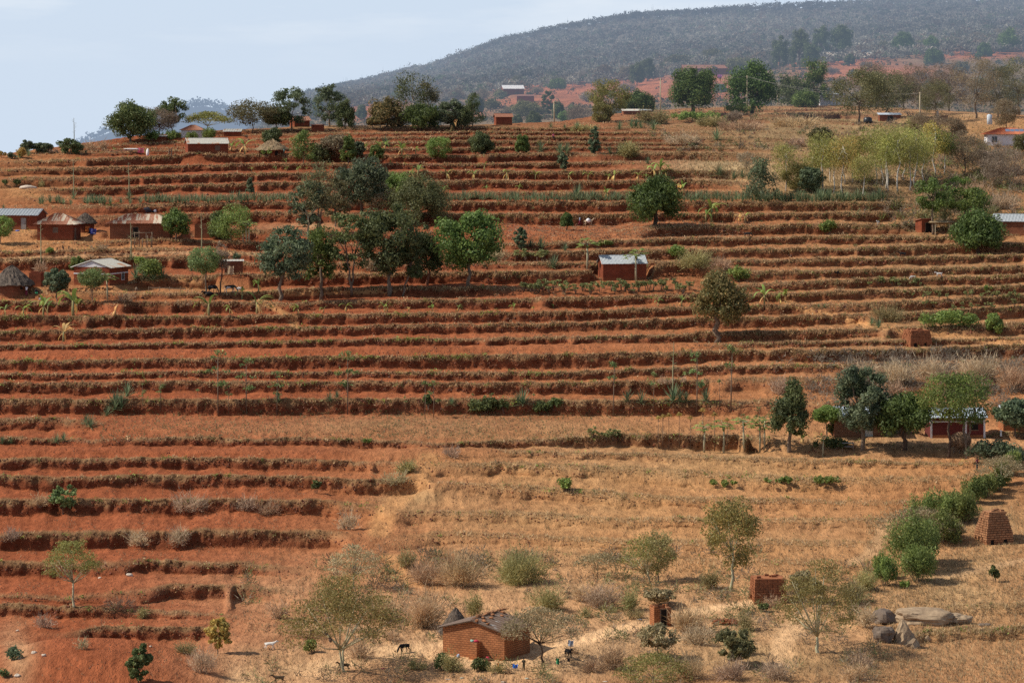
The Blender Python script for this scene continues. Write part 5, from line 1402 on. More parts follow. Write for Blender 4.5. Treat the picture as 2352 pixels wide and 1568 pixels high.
def beast(name, label, cat, p, size, face, mat, graze=False, horns=False, ears=1.0, tail=1.0, neck=1.0, build=1.0, step=0.12):
    """four legged animal, shoulder height = size, facing local -y"""
    t = thing(name, label, cat, tuple(p), face); s = size
    J = []; E = []
    def add(x, y, z, r, parent=None, r2=None):
        J.append((x * s, y * s, z * s, r * s, (r2 or r) * s))
        if parent is not None: E.append((parent, len(J) - 1))
        return len(J) - 1
    bw = build
    rump = add(0, .50, .84, .17 * bw, None, .19 * bw); bel = add(0, .12, .76, .21 * bw, rump, .21 * bw); ch = add(0, -.32, .74, .19 * bw, bel, .25 * bw); sh = add(0, -.52, .86, .13 * bw, ch, .17 * bw)
    if graze: nk = add(0, -.76, .70, .09, sh, .12); hd = add(0, -.98, .36, .085, nk, .10); mz = add(0, -1.05, .14, .05, hd, .055)
    else: nk = add(0, -.72, 1.08 * neck, .085, sh, .12); hd = add(0, -.88, 1.24 * neck, .085, nk, .10); mz = add(0, -1.14, 1.12 * neck, .05, hd, .055)
    hx = J[hd]
    for sg in (-1, 1):
        e0 = add(sg * .07, hx[1] / s + .05, hx[2] / s + .05, .035, hd, .02); add(sg * (.07 + .12 * ears), hx[1] / s + .08, hx[2] / s + .06 + .05 * (ears > 1.2), .025, e0, .012)
    tl = add(0, .68, .86, .035, rump); add(0, .76, .86 - .35 * tail, .022, tl); 
    for sg in (-1, 1):
        st = sg * step
        a = add(sg * .13, -.42, .62, .085, ch); b = add(sg * .135, -.43 - st * .5, .36, .048, a); c = add(sg * .135, -.41 - st, .09, .034, b); add(sg * .135, -.45 - st, .02, .045, c, .03)
        a = add(sg * .13, .46, .62, .11, rump); b = add(sg * .14, .40 + st * .3, .47, .062, a); c = add(sg * .14, .60 + st, .30, .040, b); d = add(sg * .14, .56 + st, .09, .034, c); add(sg * .14, .52 + st, .02, .045, d, .03)
    obj('body', skin_mesh('body', J, E, mat, 2), t)
    if horns:
        h = MB()
        for sg in (-1, 1): h.tube([(sg * .05 * s, hx[1] + .02 * s, hx[2] + .07 * s), (sg * .12 * s, hx[1] + .05 * s, hx[2] + .20 * s), (sg * .10 * s, hx[1] + .10 * s, hx[2] + .30 * s)], [.025 * s, .018 * s, .006 * s], 5)
        h.build('horns', M['stone'], t, True)
    return t
# ------------------------------------------------------------------ the village: register the yards first
def far_house(label, X, Y, L, W, hw, hr, yaw=0, **kw):
    p = place_far(X, Y); yw = math.radians(yaw); c = (p[0] - math.sin(yw) * W / 2, p[1] + math.cos(yw) * W / 2, p[2])
    d = dict(label=label, c=c, L=L, W=W, hw=hw, hr=hr, yw=yw, roof='gable', wall='brick_red', tin='tin', over=.35, doors=(), wins=(), wins_r=(), cat='house', name='brick_house', gable_mat=None, band=None, sink=2.5, ends=.25, group=None)
    d.update(kw); HOUSES.append(d)

house('red brick house with pale tin roof partly rusted, topmost of the tin roofed houses', 478, 354, 8.1, 4.4, 1.95, 1.15, 14, tin='tin_pale', wins=((1.9, .75, .9, .85, 'shutter'),))
house('small low shed with flat white tin roof behind the topmost red house', 533, 314, 3.5, 2.6, 1.0, .45, 0, roof='shed', tin='tin_pale', cat='shed', name='tin_roofed_shed')
house('house with rusty red hipped roof half hidden by shrubs on the skyline', 441, 317, 4.6, 4.0, 1.5, 1.1, 0, roof='hip', tin='tin_allrust', wall='whitewash')
house('lean-to with low pale tin roof beside the skyline shrubs', 368, 323, 2.2, 2.0, .8, .2, 0, roof='shed', tin='tin_pale', cat='shed', name='tin_roofed_shed')
house('long red house with plain grey tin roof at left edge', 27, 528, 9.0, 5.0, 2.35, 1.05, -9, tin='tin', doors=((2.1, .85, 1.95, 'door'),))
house('square red brick house with rust striped hipped roof', 126, 553, 6.1, 5.0, 2.55, 1.8, -7, roof='hip', tin='tin_rust', over=.65, wins=((.1, 1.35, .75, .75, 'shutter'),), wins_r=((-.9, .05, .75, 1.9, 'shutter', 'wood'),))
house('long brown brick house with rust striped hipped roof and open door', 321, 550, 10.0, 5.2, 2.5, 1.55, 1, roof='hip', wall='brick_brown', tin='tin_rust', over=.6, doors=((-.7, .85, 1.95, 'dark'),))
house('roofless low brown brick enclosure between two leafy trees', 470, 548, 3.4, 2.8, 2.2, 0, -4, roof='none', wall='brick_brown', cat='enclosure', name='brick_enclosure')
house('red brick house with white gable and pale tin roof', 273, 655, 6.2, 6.2, 2.7, 1.15, 70, tin='tin_pale', gable_mat='whitewash', band=(1.75, .17, 'whitewash'), wins=((1.3, .75, .8, 1.05, 'dark', 'whitewash'),), over=.5, ends=.2)
house('small roofless brick stall beside the big thatched hut', 80, 660, 1.9, 1.6, 2.2, 0, -10, roof='none', cat='latrine', name='brick_latrine')
house('small red brick latrine with flat tin lid and hanging cloth', 537, 632, 2.9, 2.2, 2.1, .12, 8, roof='shed', tin='tin_pale', over=.15, cat='latrine', name='brick_latrine', wall='brick_brown')
house('windowless red brick house with clean grey tin roof beside a papaya tree', 1435, 644, 7.0, 4.4, 2.5, 1.3, 9, tin='tin', over=.2)
house('brown brick house with pale door behind a tree at right', 1982, 1004, 7.1, 4.4, 2.45, 1.0, 3, wall='brick_pale', tin='tin_blue', doors=((.75, .98, 2.0, 'door_pale'),), wins=((-2.15, 1.25, .75, .8, 'shutter'),), over=.55)
house('maroon house with white corner posts and tin roof', 2200, 1007, 6.8, 4.4, 2.5, .95, 1, wall='maroon', tin='tin_blue', band=(1.95, .14, 'whitewash'), over=.7)
house('low wooden store between the pale door house and the maroon house', 2073, 997, 2.3, 2.0, 1.4, .2, 0, roof='shed', wall='wood', tin='tin', cat='shed', name='wooden_store', doors=((.1, .8, 1.2, 'shutter'),))
house('brick house cut off by the right edge beyond the maroon house', 2347, 990, 4.6, 4.0, 2.1, .8, 0, wall='brick_orange', tin='tin')
house('narrow brick latrine with open doorway and sloping tin roof by a tall trunk', 2129, 535, 2.1, 2.0, 1.95, -.35, 24, roof='shed', tin='tin_allrust', over=.2, doors=((.25, 1.0, 1.65, 'dark'),), cat='latrine', name='brick_latrine')
house('brick house with grey tin roof behind the round mango tree', 2325, 542, 6.6, 5.0, 2.3, 1.2, -18, wall='brick_brown', tin='tin', wins=((2.2, 1.0, .4, .9, 'whitewash'),))
house('orange brick house with gable wall and stones on its tin roof', 1188, 1510, 4.7, 6.5, 2.5, .9, 60, wall='brick_orange', tin='tin_broken', over=.25, ends=.3)
house('ruined roofless brick latrine in the scrub', 1522, 1440, 1.7, 1.5, 1.75, 0, 14, roof='none', wall='brick_orange', cat='latrine', name='brick_latrine', doors=((.1, .55, 1.6, 'dark'),), extra=.3)
house('white walled house with orange tiled roof and solar panels', 2318, 336, 9.0, 6.5, 2.3, 1.35, -4, roof='hip', wall='whitewash', tin='tile', over=.6, wins=((-3.0, .75, 1.1, 1.2, 'glass', 'whitewash'),))
house('small brick pen with flat roof on the brow of the hill', 731, 304, 2.6, 2.2, 1.5, .1, 10, roof='shed', tin='tin_allrust', wall='brick_red', over=.2, cat='shed', name='brick_shed')
house('low shed with dark doorway and bluish tin roof among brown trees', 2045, 279, 5.0, 3.0, 1.5, .35, 0, roof='shed', wall='brick_brown', tin='tin_blue', cat='shed', name='tin_roofed_shed', doors=((0, 1.2, 1.2, 'dark'),))
house('grey roofed brick hut half below the brow', 1158, 288, 3.6, 3.0, 1.7, .8, 10, tin='tin_allrust', cat='hut', name='brick_hut')
house('small tin roofed shelter left of the plateau poles', 1452, 264, 4.2, 2.6, .9, .35, 8, roof='shed', tin='tin_pale', cat='shed', name='tin_roofed_shed', wall='brick_brown')
house('tiny pale tin lean-to beside a plateau power pole', 1482, 262, 2.8, 2.0, .8, .2, 0, roof='shed', tin='tin', cat='shed', name='tin_roofed_shed', wall='brick_brown')
house('rusty roof showing behind a leafy skyline tree', 694, 292, 3.6, 3.0, 1.3, 1.0, 25, tin='tin_allrust')
house('whitewashed building half hidden by trees on the plateau', 1909, 224, 5.5, 4.0, 2.8, .3, 0, roof='shed', wall='whitewash', tin='tin', cat='building', name='white_building')
far_house('distant white roofed house on the far slope above the left trees', 1180, 219, 9, 6, 2.4, 1.6, 10, tin='whitewash')
far_house('distant small brick house below the white roofed one', 1207, 234, 7, 5, 2.4, .5, 0, roof='shed', tin='tin_allrust')
far_house('distant long brick house beside the magenta bush', 1632, 176, 24, 7, 3.0, 1.6, 3, tin='tin_allrust')
far_house('distant long shed with pale tin roof beneath dark trees', 1956, 138, 26, 12, 1.6, 2.6, 4, roof='shed', tin='tin_pale', cat='shed', name='long_shed')
far_house('distant shed with bluish roof left of the long pale shed', 1922, 142, 11, 7, 1.2, 1.8, 0, roof='shed', tin='tin_blue', cat='shed', name='long_shed')

apply_mounds(); apply_pads()
for h in HOUSES:                       # keep the yards where the levelled ground is
    pass
roughen()
hill = build_hill()
ridge_rows = build_far()
BUILT = [build_house(h) for h in HOUSES]
def built(word): return next(b for b, h in zip(BUILT, HOUSES) if word in h['label'])

# extras that belong to the houses
def porch():
    h = next(q for q in HOUSES if q['label'].startswith('orange brick house')); t = built('orange brick house'); a = h['L'] / 2
    m = MB(); m.box(-a - .85, -a - .004, -.85, -.05, -.8, 1.55); m.build('porch_wall', M['brick_orange'], t)
    c = MB(); c.box(-a - .01, -a + .3, -2.2, -1.9, -.3, -.2)
    rng = np.random.default_rng(5); R = h['yw']; c0 = np.array(h['c'])
    def w(x, y, z): return c0 + np.array([x * math.cos(R) - y * math.sin(R), x * math.sin(R) + y * math.cos(R), z])
    def blob(name, label, cat, loc, s, mat, group=None):
        mb = MB(); V, Fc = lump(rng, *s, 10, .3); mb.add(V, Fc); o = mb.build(name, M[mat], None, True); o.location = loc; tag(o, label, cat, group); return o
    blob('folded_cloth', 'grey green cloth folded on the porch wall', 'cloth', w(-a - .45, -.22, 1.64), (.28, .22, .14), 'tealcloth')
    blob('folded_cloth', 'dark red cloth folded on the porch wall', 'cloth', w(-a - .45, -.60, 1.64), (.26, .24, .13), 'redcloth')
    blob('wash_basin', 'dark red basin of washing at the foot of the gable wall', 'basin', w(-a - .5, -1.9, .12), (.42, .38, .16), 'maroncloth')
    blob('washing', 'bright red washing in the basin by the porch', 'washing', w(-a - .55, -1.85, .27), (.2, .18, .1), 'redcloth')
    blob('bucket', 'pale bucket standing by the left foot of the gable wall', 'bucket', w(-a - .6, 1.2, .18), (.17, .17, .2), 'greycloth')
    sl = h['hr'] / (h['W'] / 2)
    for i, (x, y, s) in enumerate(((-2.6, -.5, .22), (-2.0, -.9, .26), (-1.2, -.4, .2), (-.4, -.75, .24), (.5, -.4, .22), (1.3, -.9, .2), (-2.3, -1.5, .2), (2.2, -.45, .25))):
        z = h['hw'] + h['hr'] - abs(y) * sl + .2
        mb = MB(); V, Fc = lump(rng, s, s * .8, s * .6, 8, .3); mb.add(V, Fc); o = mb.build('roof_stone', M['kiln_brown'], None); o.location = w(x, y, z)
        tag(o, 'brown stone weighing down the tin roof of the orange brick house', 'stone', 'stones on the tin roof')
    q = MB(); n = 18; 
    for i in range(n):
        if i in (4, 9, 13): continue
        q.box(-a + .2 + i * .32, -a + .5 + i * .32, -.02, .26, h['hw'] + h['hr'] + .10, h['hw'] + h['hr'] + .16 + .2 * rng.random())
    q.build('ridge_bricks', M['kiln_brown'], t)
porch()
def solar():
    h = next(q for q in HOUSES if 'solar' in q['label']); t = built('solar'); sl = h['hr'] / (h['W'] / 2)
    for i in range(4):
        x = -.6 + i * .95; m = MB()
        y0, y1 = -h['W'] / 2 + .9, -h['W'] / 2 + 2.3; z0, z1 = h['hw'] + sl * .9 + .16, h['hw'] + sl * 2.3 + .16
        m.add([(x, y0, z0), (x + .85, y0, z0), (x + .85, y1, z1), (x, y1, z1), (x, y0, z0 - .05), (x + .85, y0, z0 - .05), (x + .85, y1, z1 - .05), (x, y1, z1 - .05)], [(0, 1, 2, 3), (4, 7, 6, 5), (0, 4, 5, 1), (1, 5, 6, 2), (2, 6, 7, 3), (3, 7, 4, 0)])
        m.build('solar_panel', M['panel'], t)
solar()
def maroon_trim():
    h = next(q for q in HOUSES if q['label'].startswith('maroon')); t = built('maroon house'); b = h['W'] / 2; a = h['L'] / 2
    for x in (-a + .1, 1.0, a - .1):
        m = MB(); m.box(x - .12, x + .12, -b - .06, -b - .027, 0, h['hw'] - .1); m.build('post', M['whitewash'], t)
    m = MB(); m.box(-a - .03, a + .03, -b - .05, -b - .004, -.2, .38); m.build('plinth', M['brick_orange'], t)
    g = MB(); y = -b
    g.box(1.7, 2.5, y - .045, y - .01, 1.0, 1.8); d = g.build('window', M['dark'], t)
    f = MB(); f.box(1.62, 2.58, y - .06, y - .01, .92, 1.0); f.box(1.62, 2.58, y - .06, y - .01, 1.8, 1.88); f.build('frame', M['wood'], d)
maroon_trim()

round_hut('oval thatched hut with dark doorway on the upper terrace', 622, 357, 2.5, 1.5, 1.75, 'brick_red', 'thatch', door=(1.0, .85, 1.4), oval=1.05)
round_hut('small round hut with dark thatch between two hip roofed houses', 193, 534, 1.5, 2.0, 1.35, 'brick_red', 'thatch_dark')
round_hut('big round hut with dark shaggy thatch at left edge', 20, 683, 2.6, 2.25, 2.55, 'brick_brown', 'thatch_dark', wins=((1.75, 1.25, .5, .75),))
round_hut('dark thatched roof heap behind the orange brick house', 1046, 1468, 1.15, .9, 1.9, 'brick_orange', 'thatch_dark')

kiln('flat topped stack of red bricks on the right hand terraces', 2116, 795, 3.4, 3.0, 2.3, .85, 'kiln_red', 17)
kiln('tall tapering brick stack right of the green hedge', 2297, 1248, 3.3, 2.8, 3.4, .60, 'kiln_brown', 19)
kiln('squat dark brick stack beside the yellow flowered acacia', 1770, 1386, 3.3, 2.6, 2.5, .93, 'kiln_red', 6, 1)

# ------------------------------------------------------------------ trees
T = tree
# the cluster in the middle
T(641, 690, 168, 118, 'broad', 'leaning grey green tree, leftmost of the middle row of trees', seed=2, lean=14, mat='bluish', cb=.34)
T(737, 682, 160, 76, 'dense', 'narrow bright green tree with drooping oval crown in the middle row', seed=3, cb=.28, name='leafy_tree')
T(808, 670, 178, 108, 'open', 'forked tree with pale limbs and thin crown in the middle row', seed=4, fork=2, cb=.30, detail=1.25)
T(894, 674, 195, 142, 'broad', 'largest dark tree with broad crown in the middle row', seed=5, mat='deep', cb=.26, fork=2, detail=1.5)
T(925, 675, 130, 66, 'open', 'thin slanting trunk tree under the largest dark tree', seed=6, lean=18, mat='deep', cb=.3)
T(982, 654, 132, 74, 'dense', 'dark tree with single reddish trunk right of the largest dark tree', seed=7, mat='deep', bark='bark_red', cb=.2)
T(1077, 655, 168, 152, 'broad', 'wide spreading green tree, rightmost of the middle row of trees', seed=8, cb=.26, detail=1.5, mat='dense')
T(708, 544, 128, 88, 'open', 'greyish slender tree, leftmost of the upper middle trees', seed=9, mat='bluish', bark='bark_pale', cb=.22, detail=1.2)
T(732, 541, 170, 84, 'tallopen', 'tall thin tree with two bare stems in the upper middle group', seed=10, fork=2, mat='olive', bark='bark', cb=.36)
T(770, 520, 110, 70, 'open', 'thin brownish green tree right of the tall two stemmed one', seed=77, mat='olive', cb=.2)
T(831, 490, 126, 118, 'broad', 'grey green crooked tree behind the round dome tree', seed=11, mat='bluish', cb=.22, detail=1.35)
T(868, 498, 84, 66, 'bare', 'pale nearly leafless tree left of the round dome tree', seed=12, mat='pale')
T(905, 452, 56, 92, 'dome', 'bright green fine leaved crown behind the round dome tree', seed=13, mat='bright', name='leafy_tree')
T(960, 516, 116, 146, 'dome', 'big round dome of fine dull green leaves', seed=14, name='dome_tree', detail=1.5)
T(1505, 517, 112, 116, 'mango', 'round dark green mango tree on the bank right of the donkey', seed=15, fork=2)
T(1646, 783, 160, 122, 'mangofl', 'mango tree with brownish flowering crown and thick trunk', seed=16, cb=.30, cx=10, detail=1.3, mat='mango_flower')
T(2246, 582, 98, 112, 'mango', 'round mango tree beside the right hand brick latrine', seed=17)
T(2142, 537, 128, 78, 'open', 'tree with tall bare trunk in front of the brick latrine', seed=18, cb=.44, mat='dense')
T(2216, 515, 86, 116, 'open', 'wide yellow green tree behind the round mango tree', seed=19, mat='dense', detail=1.3)
T(2170, 512, 70, 70, 'bare', 'thin brown tree behind the tall bare trunk', seed=20, mat='olive')
# right compound
T(1813, 1035, 165, 86, 'dense', 'slim dark tree left of the pale door house', seed=21, cb=.26, mat='deep')
T(1900, 1003, 72, 62, 'olive', 'small bright tree with forked bare stem beside the pale door house', seed=22, fork=2, mat='bright', cb=.5)
T(1982, 1031, 186, 118, 'bluish', 'tall bluish green tree standing before the pale door house', seed=23, cb=.26, detail=1.4)
T(2077, 1032, 128, 122, 'mango', 'low mango tree between the pale door house and the maroon house', seed=24, cb=.34, fork=2)
T(2178, 1051, 192, 132, 'feather', 'tall feathery tree with dark straight trunk before the maroon house', seed=25, bark='bark_dark', cb=.45, detail=1.0)
T(2222, 1052, 196, 112, 'feather', 'feathery dark tree with crooked stem right of the straight trunk', seed=26, bark='bark', cb=.42, mat='dense', fork=2, detail=1.0)
T(2332, 1002, 86, 92, 'bluish', 'bluish leafy tree at the right edge beyond the maroon house', seed=27)
# skyline at the left and middle
T(300, 326, 92, 108, 'broad', 'large dark leafy tree, leftmost big tree on the skyline', seed=28, cb=.16, mat='broad', detail=1.3)
T(322, 316, 72, 70, 'feather', 'feathery tree touching the leftmost big skyline tree', seed=128, mat='broad')
T(367, 313, 66, 84, 'bare', 'rounded brown leafless tree on the left skyline', seed=29, mat='grey', detail=1.6)
T(395, 310, 86, 66, 'open', 'dark ragged tree behind the brown leafless one', seed=30, mat='deep', detail=1.3)
T(477, 306, 50, 104, 'acacia', 'flat topped yellowish acacia on the skyline', seed=31, mat='fever_green', cb=.5)
T(580, 304, 74, 112, 'feather', 'wide feathery tree on the skyline right of the acacia', seed=32, mat='olive', detail=1.3)
T(670, 298, 96, 84, 'open', 'tall grey green tree on the skyline above the thatched hut', seed=33, mat='bluish', detail=1.7, cb=.15)
T(634, 300, 54, 64, 'broad', 'low leafy tree under the tall grey green skyline tree', seed=34)
T(757, 290, 95, 72, 'open', 'tall loose tree on the skyline left of the oval dense one', seed=35, mat='bluish', detail=1.6, cb=.15)
T(793, 293, 64, 44, 'dense', 'narrow oval dark green tree on the skyline', seed=36, mat='deep', cb=.05)
T(890, 292, 68, 82, 'mangofl', 'dense mango with brownish flush on the skyline', seed=37, cb=.06)
T(947, 275, 122, 84, 'tallopen', 'tall airy eucalyptus standing above the skyline mangoes', seed=38, bark='bark_white', cb=.34, name='eucalyptus_tree', mat='deep')
T(986, 280, 98, 46, 'tallopen', 'narrower eucalyptus right of the tall airy one', seed=39, bark='bark_white', cb=.3, name='eucalyptus_tree', mat='olive')
T(968, 293, 54, 80, 'mango', 'dark rounded mango, right of the brownish mango on the skyline', seed=40, cb=.04)
T(1034, 292, 62, 60, 'bluish', 'loose bluish tree right of the skyline mangoes', seed=41, cb=.1)
T(1086, 290, 76, 52, 'cone', 'pointed dark tree at the right end of the skyline row', seed=42)
T(1060, 292, 50, 50, 'dense', 'low leafy tree between the bluish and the pointed skyline trees', seed=141, mat='deep', cb=.05)
for i, (x, y) in enumerate(((861, 293), (867, 293))):
    T(x - 5 + 12 * i, y + 2, 26 + 4 * i, 26, 'mangofl', 'little pollarded tree with bare stem before the brownish mango', seed=700 + i, group='pollarded trees', cb=.35)
T(162, 352, 34, 58, 'open', 'small ragged tree on the left skyline with a thin spike above', seed=43, mat='deep', cb=.05)
T(98, 350, 22, 46, 'open', 'low grey green bush tree on the far left skyline', seed=44, mat='bluish', cb=0)
T(62, 352, 30, 30, 'open', 'thin twiggy sapling tree on the far left skyline', seed=45, mat='bluish', cb=.2)
# the plateau
T(1592, 262, 106, 104, 'mango', 'big mango tree on the plateau, left of the pair', seed=46, cb=.16)
T(1728, 260, 118, 118, 'mango', 'big mango tree on the plateau, right of the pair', seed=47, cb=.1, cx=-2)
T(1400, 278, 94, 92, 'olive', 'spreading olive tree left of the plateau mangoes', seed=48, cb=.18, mat='fever_green', detail=1.3)
T(1384, 280, 42, 44, 'olive', 'low yellow green tree at the foot of the spreading olive tree', seed=148, mat='fever_green', cb=0)
T(1464, 252, 46, 76, 'mango', 'low wide mango tree between spreading olive tree and power pole', seed=49, cb=.02)
T(1873, 238, 108, 72, 'dense', 'tall yellow green topped tree on the plateau', seed=50, cb=.08)
T(1824, 240, 74, 80, 'dense', 'dark leafy clump right of the right hand big mango', seed=51, mat='deep', cb=.02)
T(1850, 245, 40, 60, 'dense', 'low bushy tree under the tall yellow green topped tree', seed=151, cb=0)
T(1974, 281, 120, 132, 'olive', 'brownish olive tree with dark trunk on the plateau', seed=52, cb=.22, detail=1.5)
T(2037, 276, 112, 120, 'olive', 'brownish olive tree next to the power pole at right', seed=53, cb=.22, detail=1.4)
BR = [(2000, 236, 100, 110, 'brown'), (2112, 262, 112, 100, 'brown'), (2150, 275, 90, 80, 'olive'), (2180, 255, 110, 90, 'brown'), (2242, 272, 142, 104, 'brown'), (2292, 268, 116, 92, 'olive'), (2340, 262, 130, 100, 'olive'), (2075, 250, 80, 76, 'olive'), (2310, 300, 72, 62, 'brown'), (2217, 400, 96, 92, 'brown'), (2300, 430, 90, 90, 'grey'), (2262, 390, 44, 60, 'grey'), (2350, 352, 44, 44, 'olive'), (2190, 330, 60, 60, 'brown'), (2130, 320, 60, 70, 'brown')]
for i, (x, y, h, w, m) in enumerate(BR):
    t = T(x, y, h, w, 'bare', None, seed=800 + i, mat=m, group='brown dry trees at the right', detail=1.5)
    AUTO.append((t, {'brown': 'brown leafless tree', 'olive': 'dull olive dry tree', 'grey': 'grey leafless tree'}[m], x, y - h / 2))
EU = [(1804, 438, 110), (1889, 438, 135), (1914, 443, 120), (1936, 446, 140), (1983, 452, 95), (2013, 424, 130), (2025, 425, 120), (2034, 434, 150), (2040, 438, 130), (2063, 441, 150), (2089, 437, 125), (2104, 432, 140), (2118, 427, 120), (1958, 419, 120), (1908, 419, 95), (1940, 422, 110), (2149, 407, 128), (2168, 402, 105), (1866, 430, 88), (2078, 415, 112)]
for i, (x, y, h) in enumerate(EU):
    t = T(x, y, h, 60 + 9 * (i % 4), 'euc', None, seed=850 + i, group='eucalyptus grove', mat='yellowleaf' if i in (16, 3) else ('dense' if i == 17 else 'euc'), cb=.36 + .05 * (i % 3), lean=(7 if x == 2034 else 0))
    AUTO.append((t, 'thin white stemmed eucalyptus', x, y))
T(1749, 462, 100, 76, 'cone', 'dark silvery conical tree at the end of the straw field', seed=54, mat='bluish', detail=1.4)
T(1826, 438, 62, 66, 'olive', 'bushy yellow green tree left of the eucalyptus grove', seed=55, mat='fever_green', cb=.1)
T(1862, 443, 58, 58, 'bluish', 'small round bluish tree left of the eucalyptus grove', seed=56, cb=.14)
T(1884, 351, 58, 54, 'open', 'small tree with reddish stem above the eucalyptus grove', seed=57, bark='bark_red', mat='olive', cb=.4)
# trees near the houses
T(404, 552, 72, 60, 'dense', 'round bushy tree covering the end of the brown brick house', seed=58, cb=.22, mat='dense', fork=2)
T(530, 553, 82, 92, 'feather', 'leafy tree right of the roofless brown enclosure', seed=59, mat='bright', cb=.06)
T(503, 548, 62, 44, 'dense', 'dark leafy tree touching the roofless brown enclosure', seed=158, cb=.05, mat='broad')
T(130, 690, 72, 56, 'bluish', 'bluish leafy tree with two thin stems beside the white gable house', seed=60, fork=2, cb=.34, name='leafy_tree')
T(212, 692, 76, 62, 'feather', 'feathery tree with slim stems before the white gable house', seed=61, mat='sapling', fork=2, cb=.45)
T(472, 672, 104, 74, 'feather', 'feathery light green tree beside the tethered cows', seed=62, mat='sapling', cb=.45, detail=1.2)
T(508, 676, 120, 40, 'bare', 'bare dead trunk with thin branches by the cows', seed=63, mat='grey', detail=.4, cb=.5, bark='bark_dark')
T(0, 560, 64, 60, 'feather', 'bright feathery tree cut off at left edge below the long red house', seed=64, mat='bright')
T(178, 618, 28, 34, 'dome', 'round bright bush tree above the white gable house', seed=65, mat='bright', cb=0)
# bottom
T(786, 1541, 216, 262, 'acacia', 'large yellow flowered acacia with greenish forked trunk', seed=66, cb=.34, fork=2, detail=3.4, name='acacia_tree')
T(168, 1391, 150, 128, 'acacia', 'slender acacia with pale green trunk on the lower left terraces', seed=67, mat='fever_green', cb=.52, detail=1.4)
T(1682, 1356, 212, 122, 'feather', 'tall yellowish acacia with pale trunk above the squat brick stack', seed=68, mat='fever', bark='bark_pale', cb=.26, name='acacia_tree', detail=1.3)
T(1877, 1497, 210, 178, 'acacia', 'airy yellow flowered acacia with pale trunk beside the hedge', seed=69, cb=.26, detail=2.4)
T(1249, 1521, 126, 172, 'acacia', 'flat layered grey leaved tree beside the orange brick house', seed=70, mat='greyleaf', bark='bark_dark', cb=.50, detail=1.6, name='leafy_tree', lean=-8)
T(1497, 1336, 112, 122, 'acacia', 'lopsided two stemmed acacia on the bank above the ruined latrine', seed=71, mat='fever_green', fork=2, cb=.3, lean=-14, detail=.7)
T(1512, 1336, 118, 76, 'bare', 'grey twiggy half of the two stemmed acacia', seed=72, mat='olive_twig', detail=.7)
T(319, 1569, 88, 56, 'open', 'crooked dark leaved sapling on the red mound at lower left', seed=73, mat='broad', cb=.15, name='leafy_tree')
T(812, 1350, 100, 112, 'acacia', 'thin straw coloured acacia at the foot of the red terraces', seed=74, mat='pale', cb=.4, detail=.8)
T(1372, 1325, 56, 104, 'acacia', 'small flat topped tree above the scrub', seed=75, mat='greyleaf', cb=.45, bark='bark_dark', detail=.8)
T(1515, 1390, 38, 66, 'open', 'small low leafy tree above the ruined latrine', seed=76, mat='greyleaf', cb=.3, detail=.8)
T(1512, 1508, 76, 90, 'open', 'crooked nearly bare tree below the ruined latrine', seed=178, mat='greyleaf', detail=.45, cb=.3, bark='bark_dark')
T(1850, 1380, 70, 60, 'open', 'silvery small tree behind the airy yellow acacia', seed=179, mat='greyleaf', detail=.8)
T(1500, 1566, 66, 170, 'acacia', 'low green feathery thorn tree at the bottom edge', seed=79, mat='fever_green', cb=.2, detail=1.0)
T(1690, 1530, 84, 84, 'open', 'straggly green tree in the scrub at lower right', seed=80, mat='olive', cb=.2, detail=.8)
T(500, 1500, 80, 56, 'open', 'thin yellow green sapling tree beside the tan bank', seed=81, mat='yellowleaf', detail=.55, cb=.2)
T(144, 1180, 66, 60, 'open', 'wispy green sapling tree on the lower left bank', seed=82, mat='sapling', detail=.45, cb=.25)
T(2100, 1235, 70, 190, 'acacia', 'wide grey leaved tree behind the green hedge', seed=83, mat='greyleaf', cb=.3, detail=1.3, bark='bark')
T(2300, 1120, 74, 120, 'acacia', 'pale grey tree over the upper end of the hedge', seed=84, mat='greyleaf', cb=.4)
T(2284, 765, 44, 36, 'dense', 'small bright green tree on the path by the red brick stack', seed=85, cb=.1, mat='bright')
T(1302, 528, 38, 25, 'mango', 'little two tiered mango sapling in the ploughed field', seed=86, cb=.3)
T(1106, 353, 48, 50, 'mango', 'dark round tree among the upper bananas', seed=87, cb=.1, mat='deep')
T(1008, 362, 46, 54, 'olive', 'yellow green leafy bush tree among the upper bananas', seed=88, mat='bright', cb=.05)
T(697, 374, 74, 58, 'cone', 'leafy light green tree right of the oval thatched hut', seed=89, mat='dense')
T(737, 372, 40, 42, 'dense', 'dark low tree beside the light green one by the oval hut', seed=90, cb=.05, mat='deep')
T(624, 330, 36, 42, 'dense', 'dark leafy tree behind the oval thatched hut', seed=91, cb=.1, mat='deep')
T(800, 374, 62, 34, 'dense', 'upright leafy tree on the upper terraces', seed=92, cb=.1, mat='dense')
T(770, 354, 44, 62, 'broad', 'purplish grey bush tree beside the upright leafy tree', seed=93, mat='brown', cb=.05)
T(822, 358, 32, 30, 'bluish', 'small bluish tree right of the upright leafy tree', seed=94, cb=.05)
T(865, 378, 44, 32, 'bluish', 'small tree with thin stem above the grey green crooked tree', seed=95, cb=.2, mat='dense')
T(1199, 350, 40, 30, 'dense', 'yellow green sapling tree on the upper terraces', seed=96, cb=.05)
T(1365, 352, 60, 26, 'open', 'tall thin grey green sapling tree on the upper terraces', seed=97, mat='bluish', cb=.05, detail=1.3)
T(1293, 390, 40, 24, 'open', 'slim bluish sapling tree above the ploughed field', seed=98, mat='bluish', cb=.1)
T(574, 444, 36, 18, 'cone', 'small layered bluish sapling above the sisal row', seed=99, mat='bluish')
T(1195, 572, 50, 30, 'open', 'thin bluish green sapling tree left of the agaves', seed=199, mat='bluish', cb=.1, detail=.8)
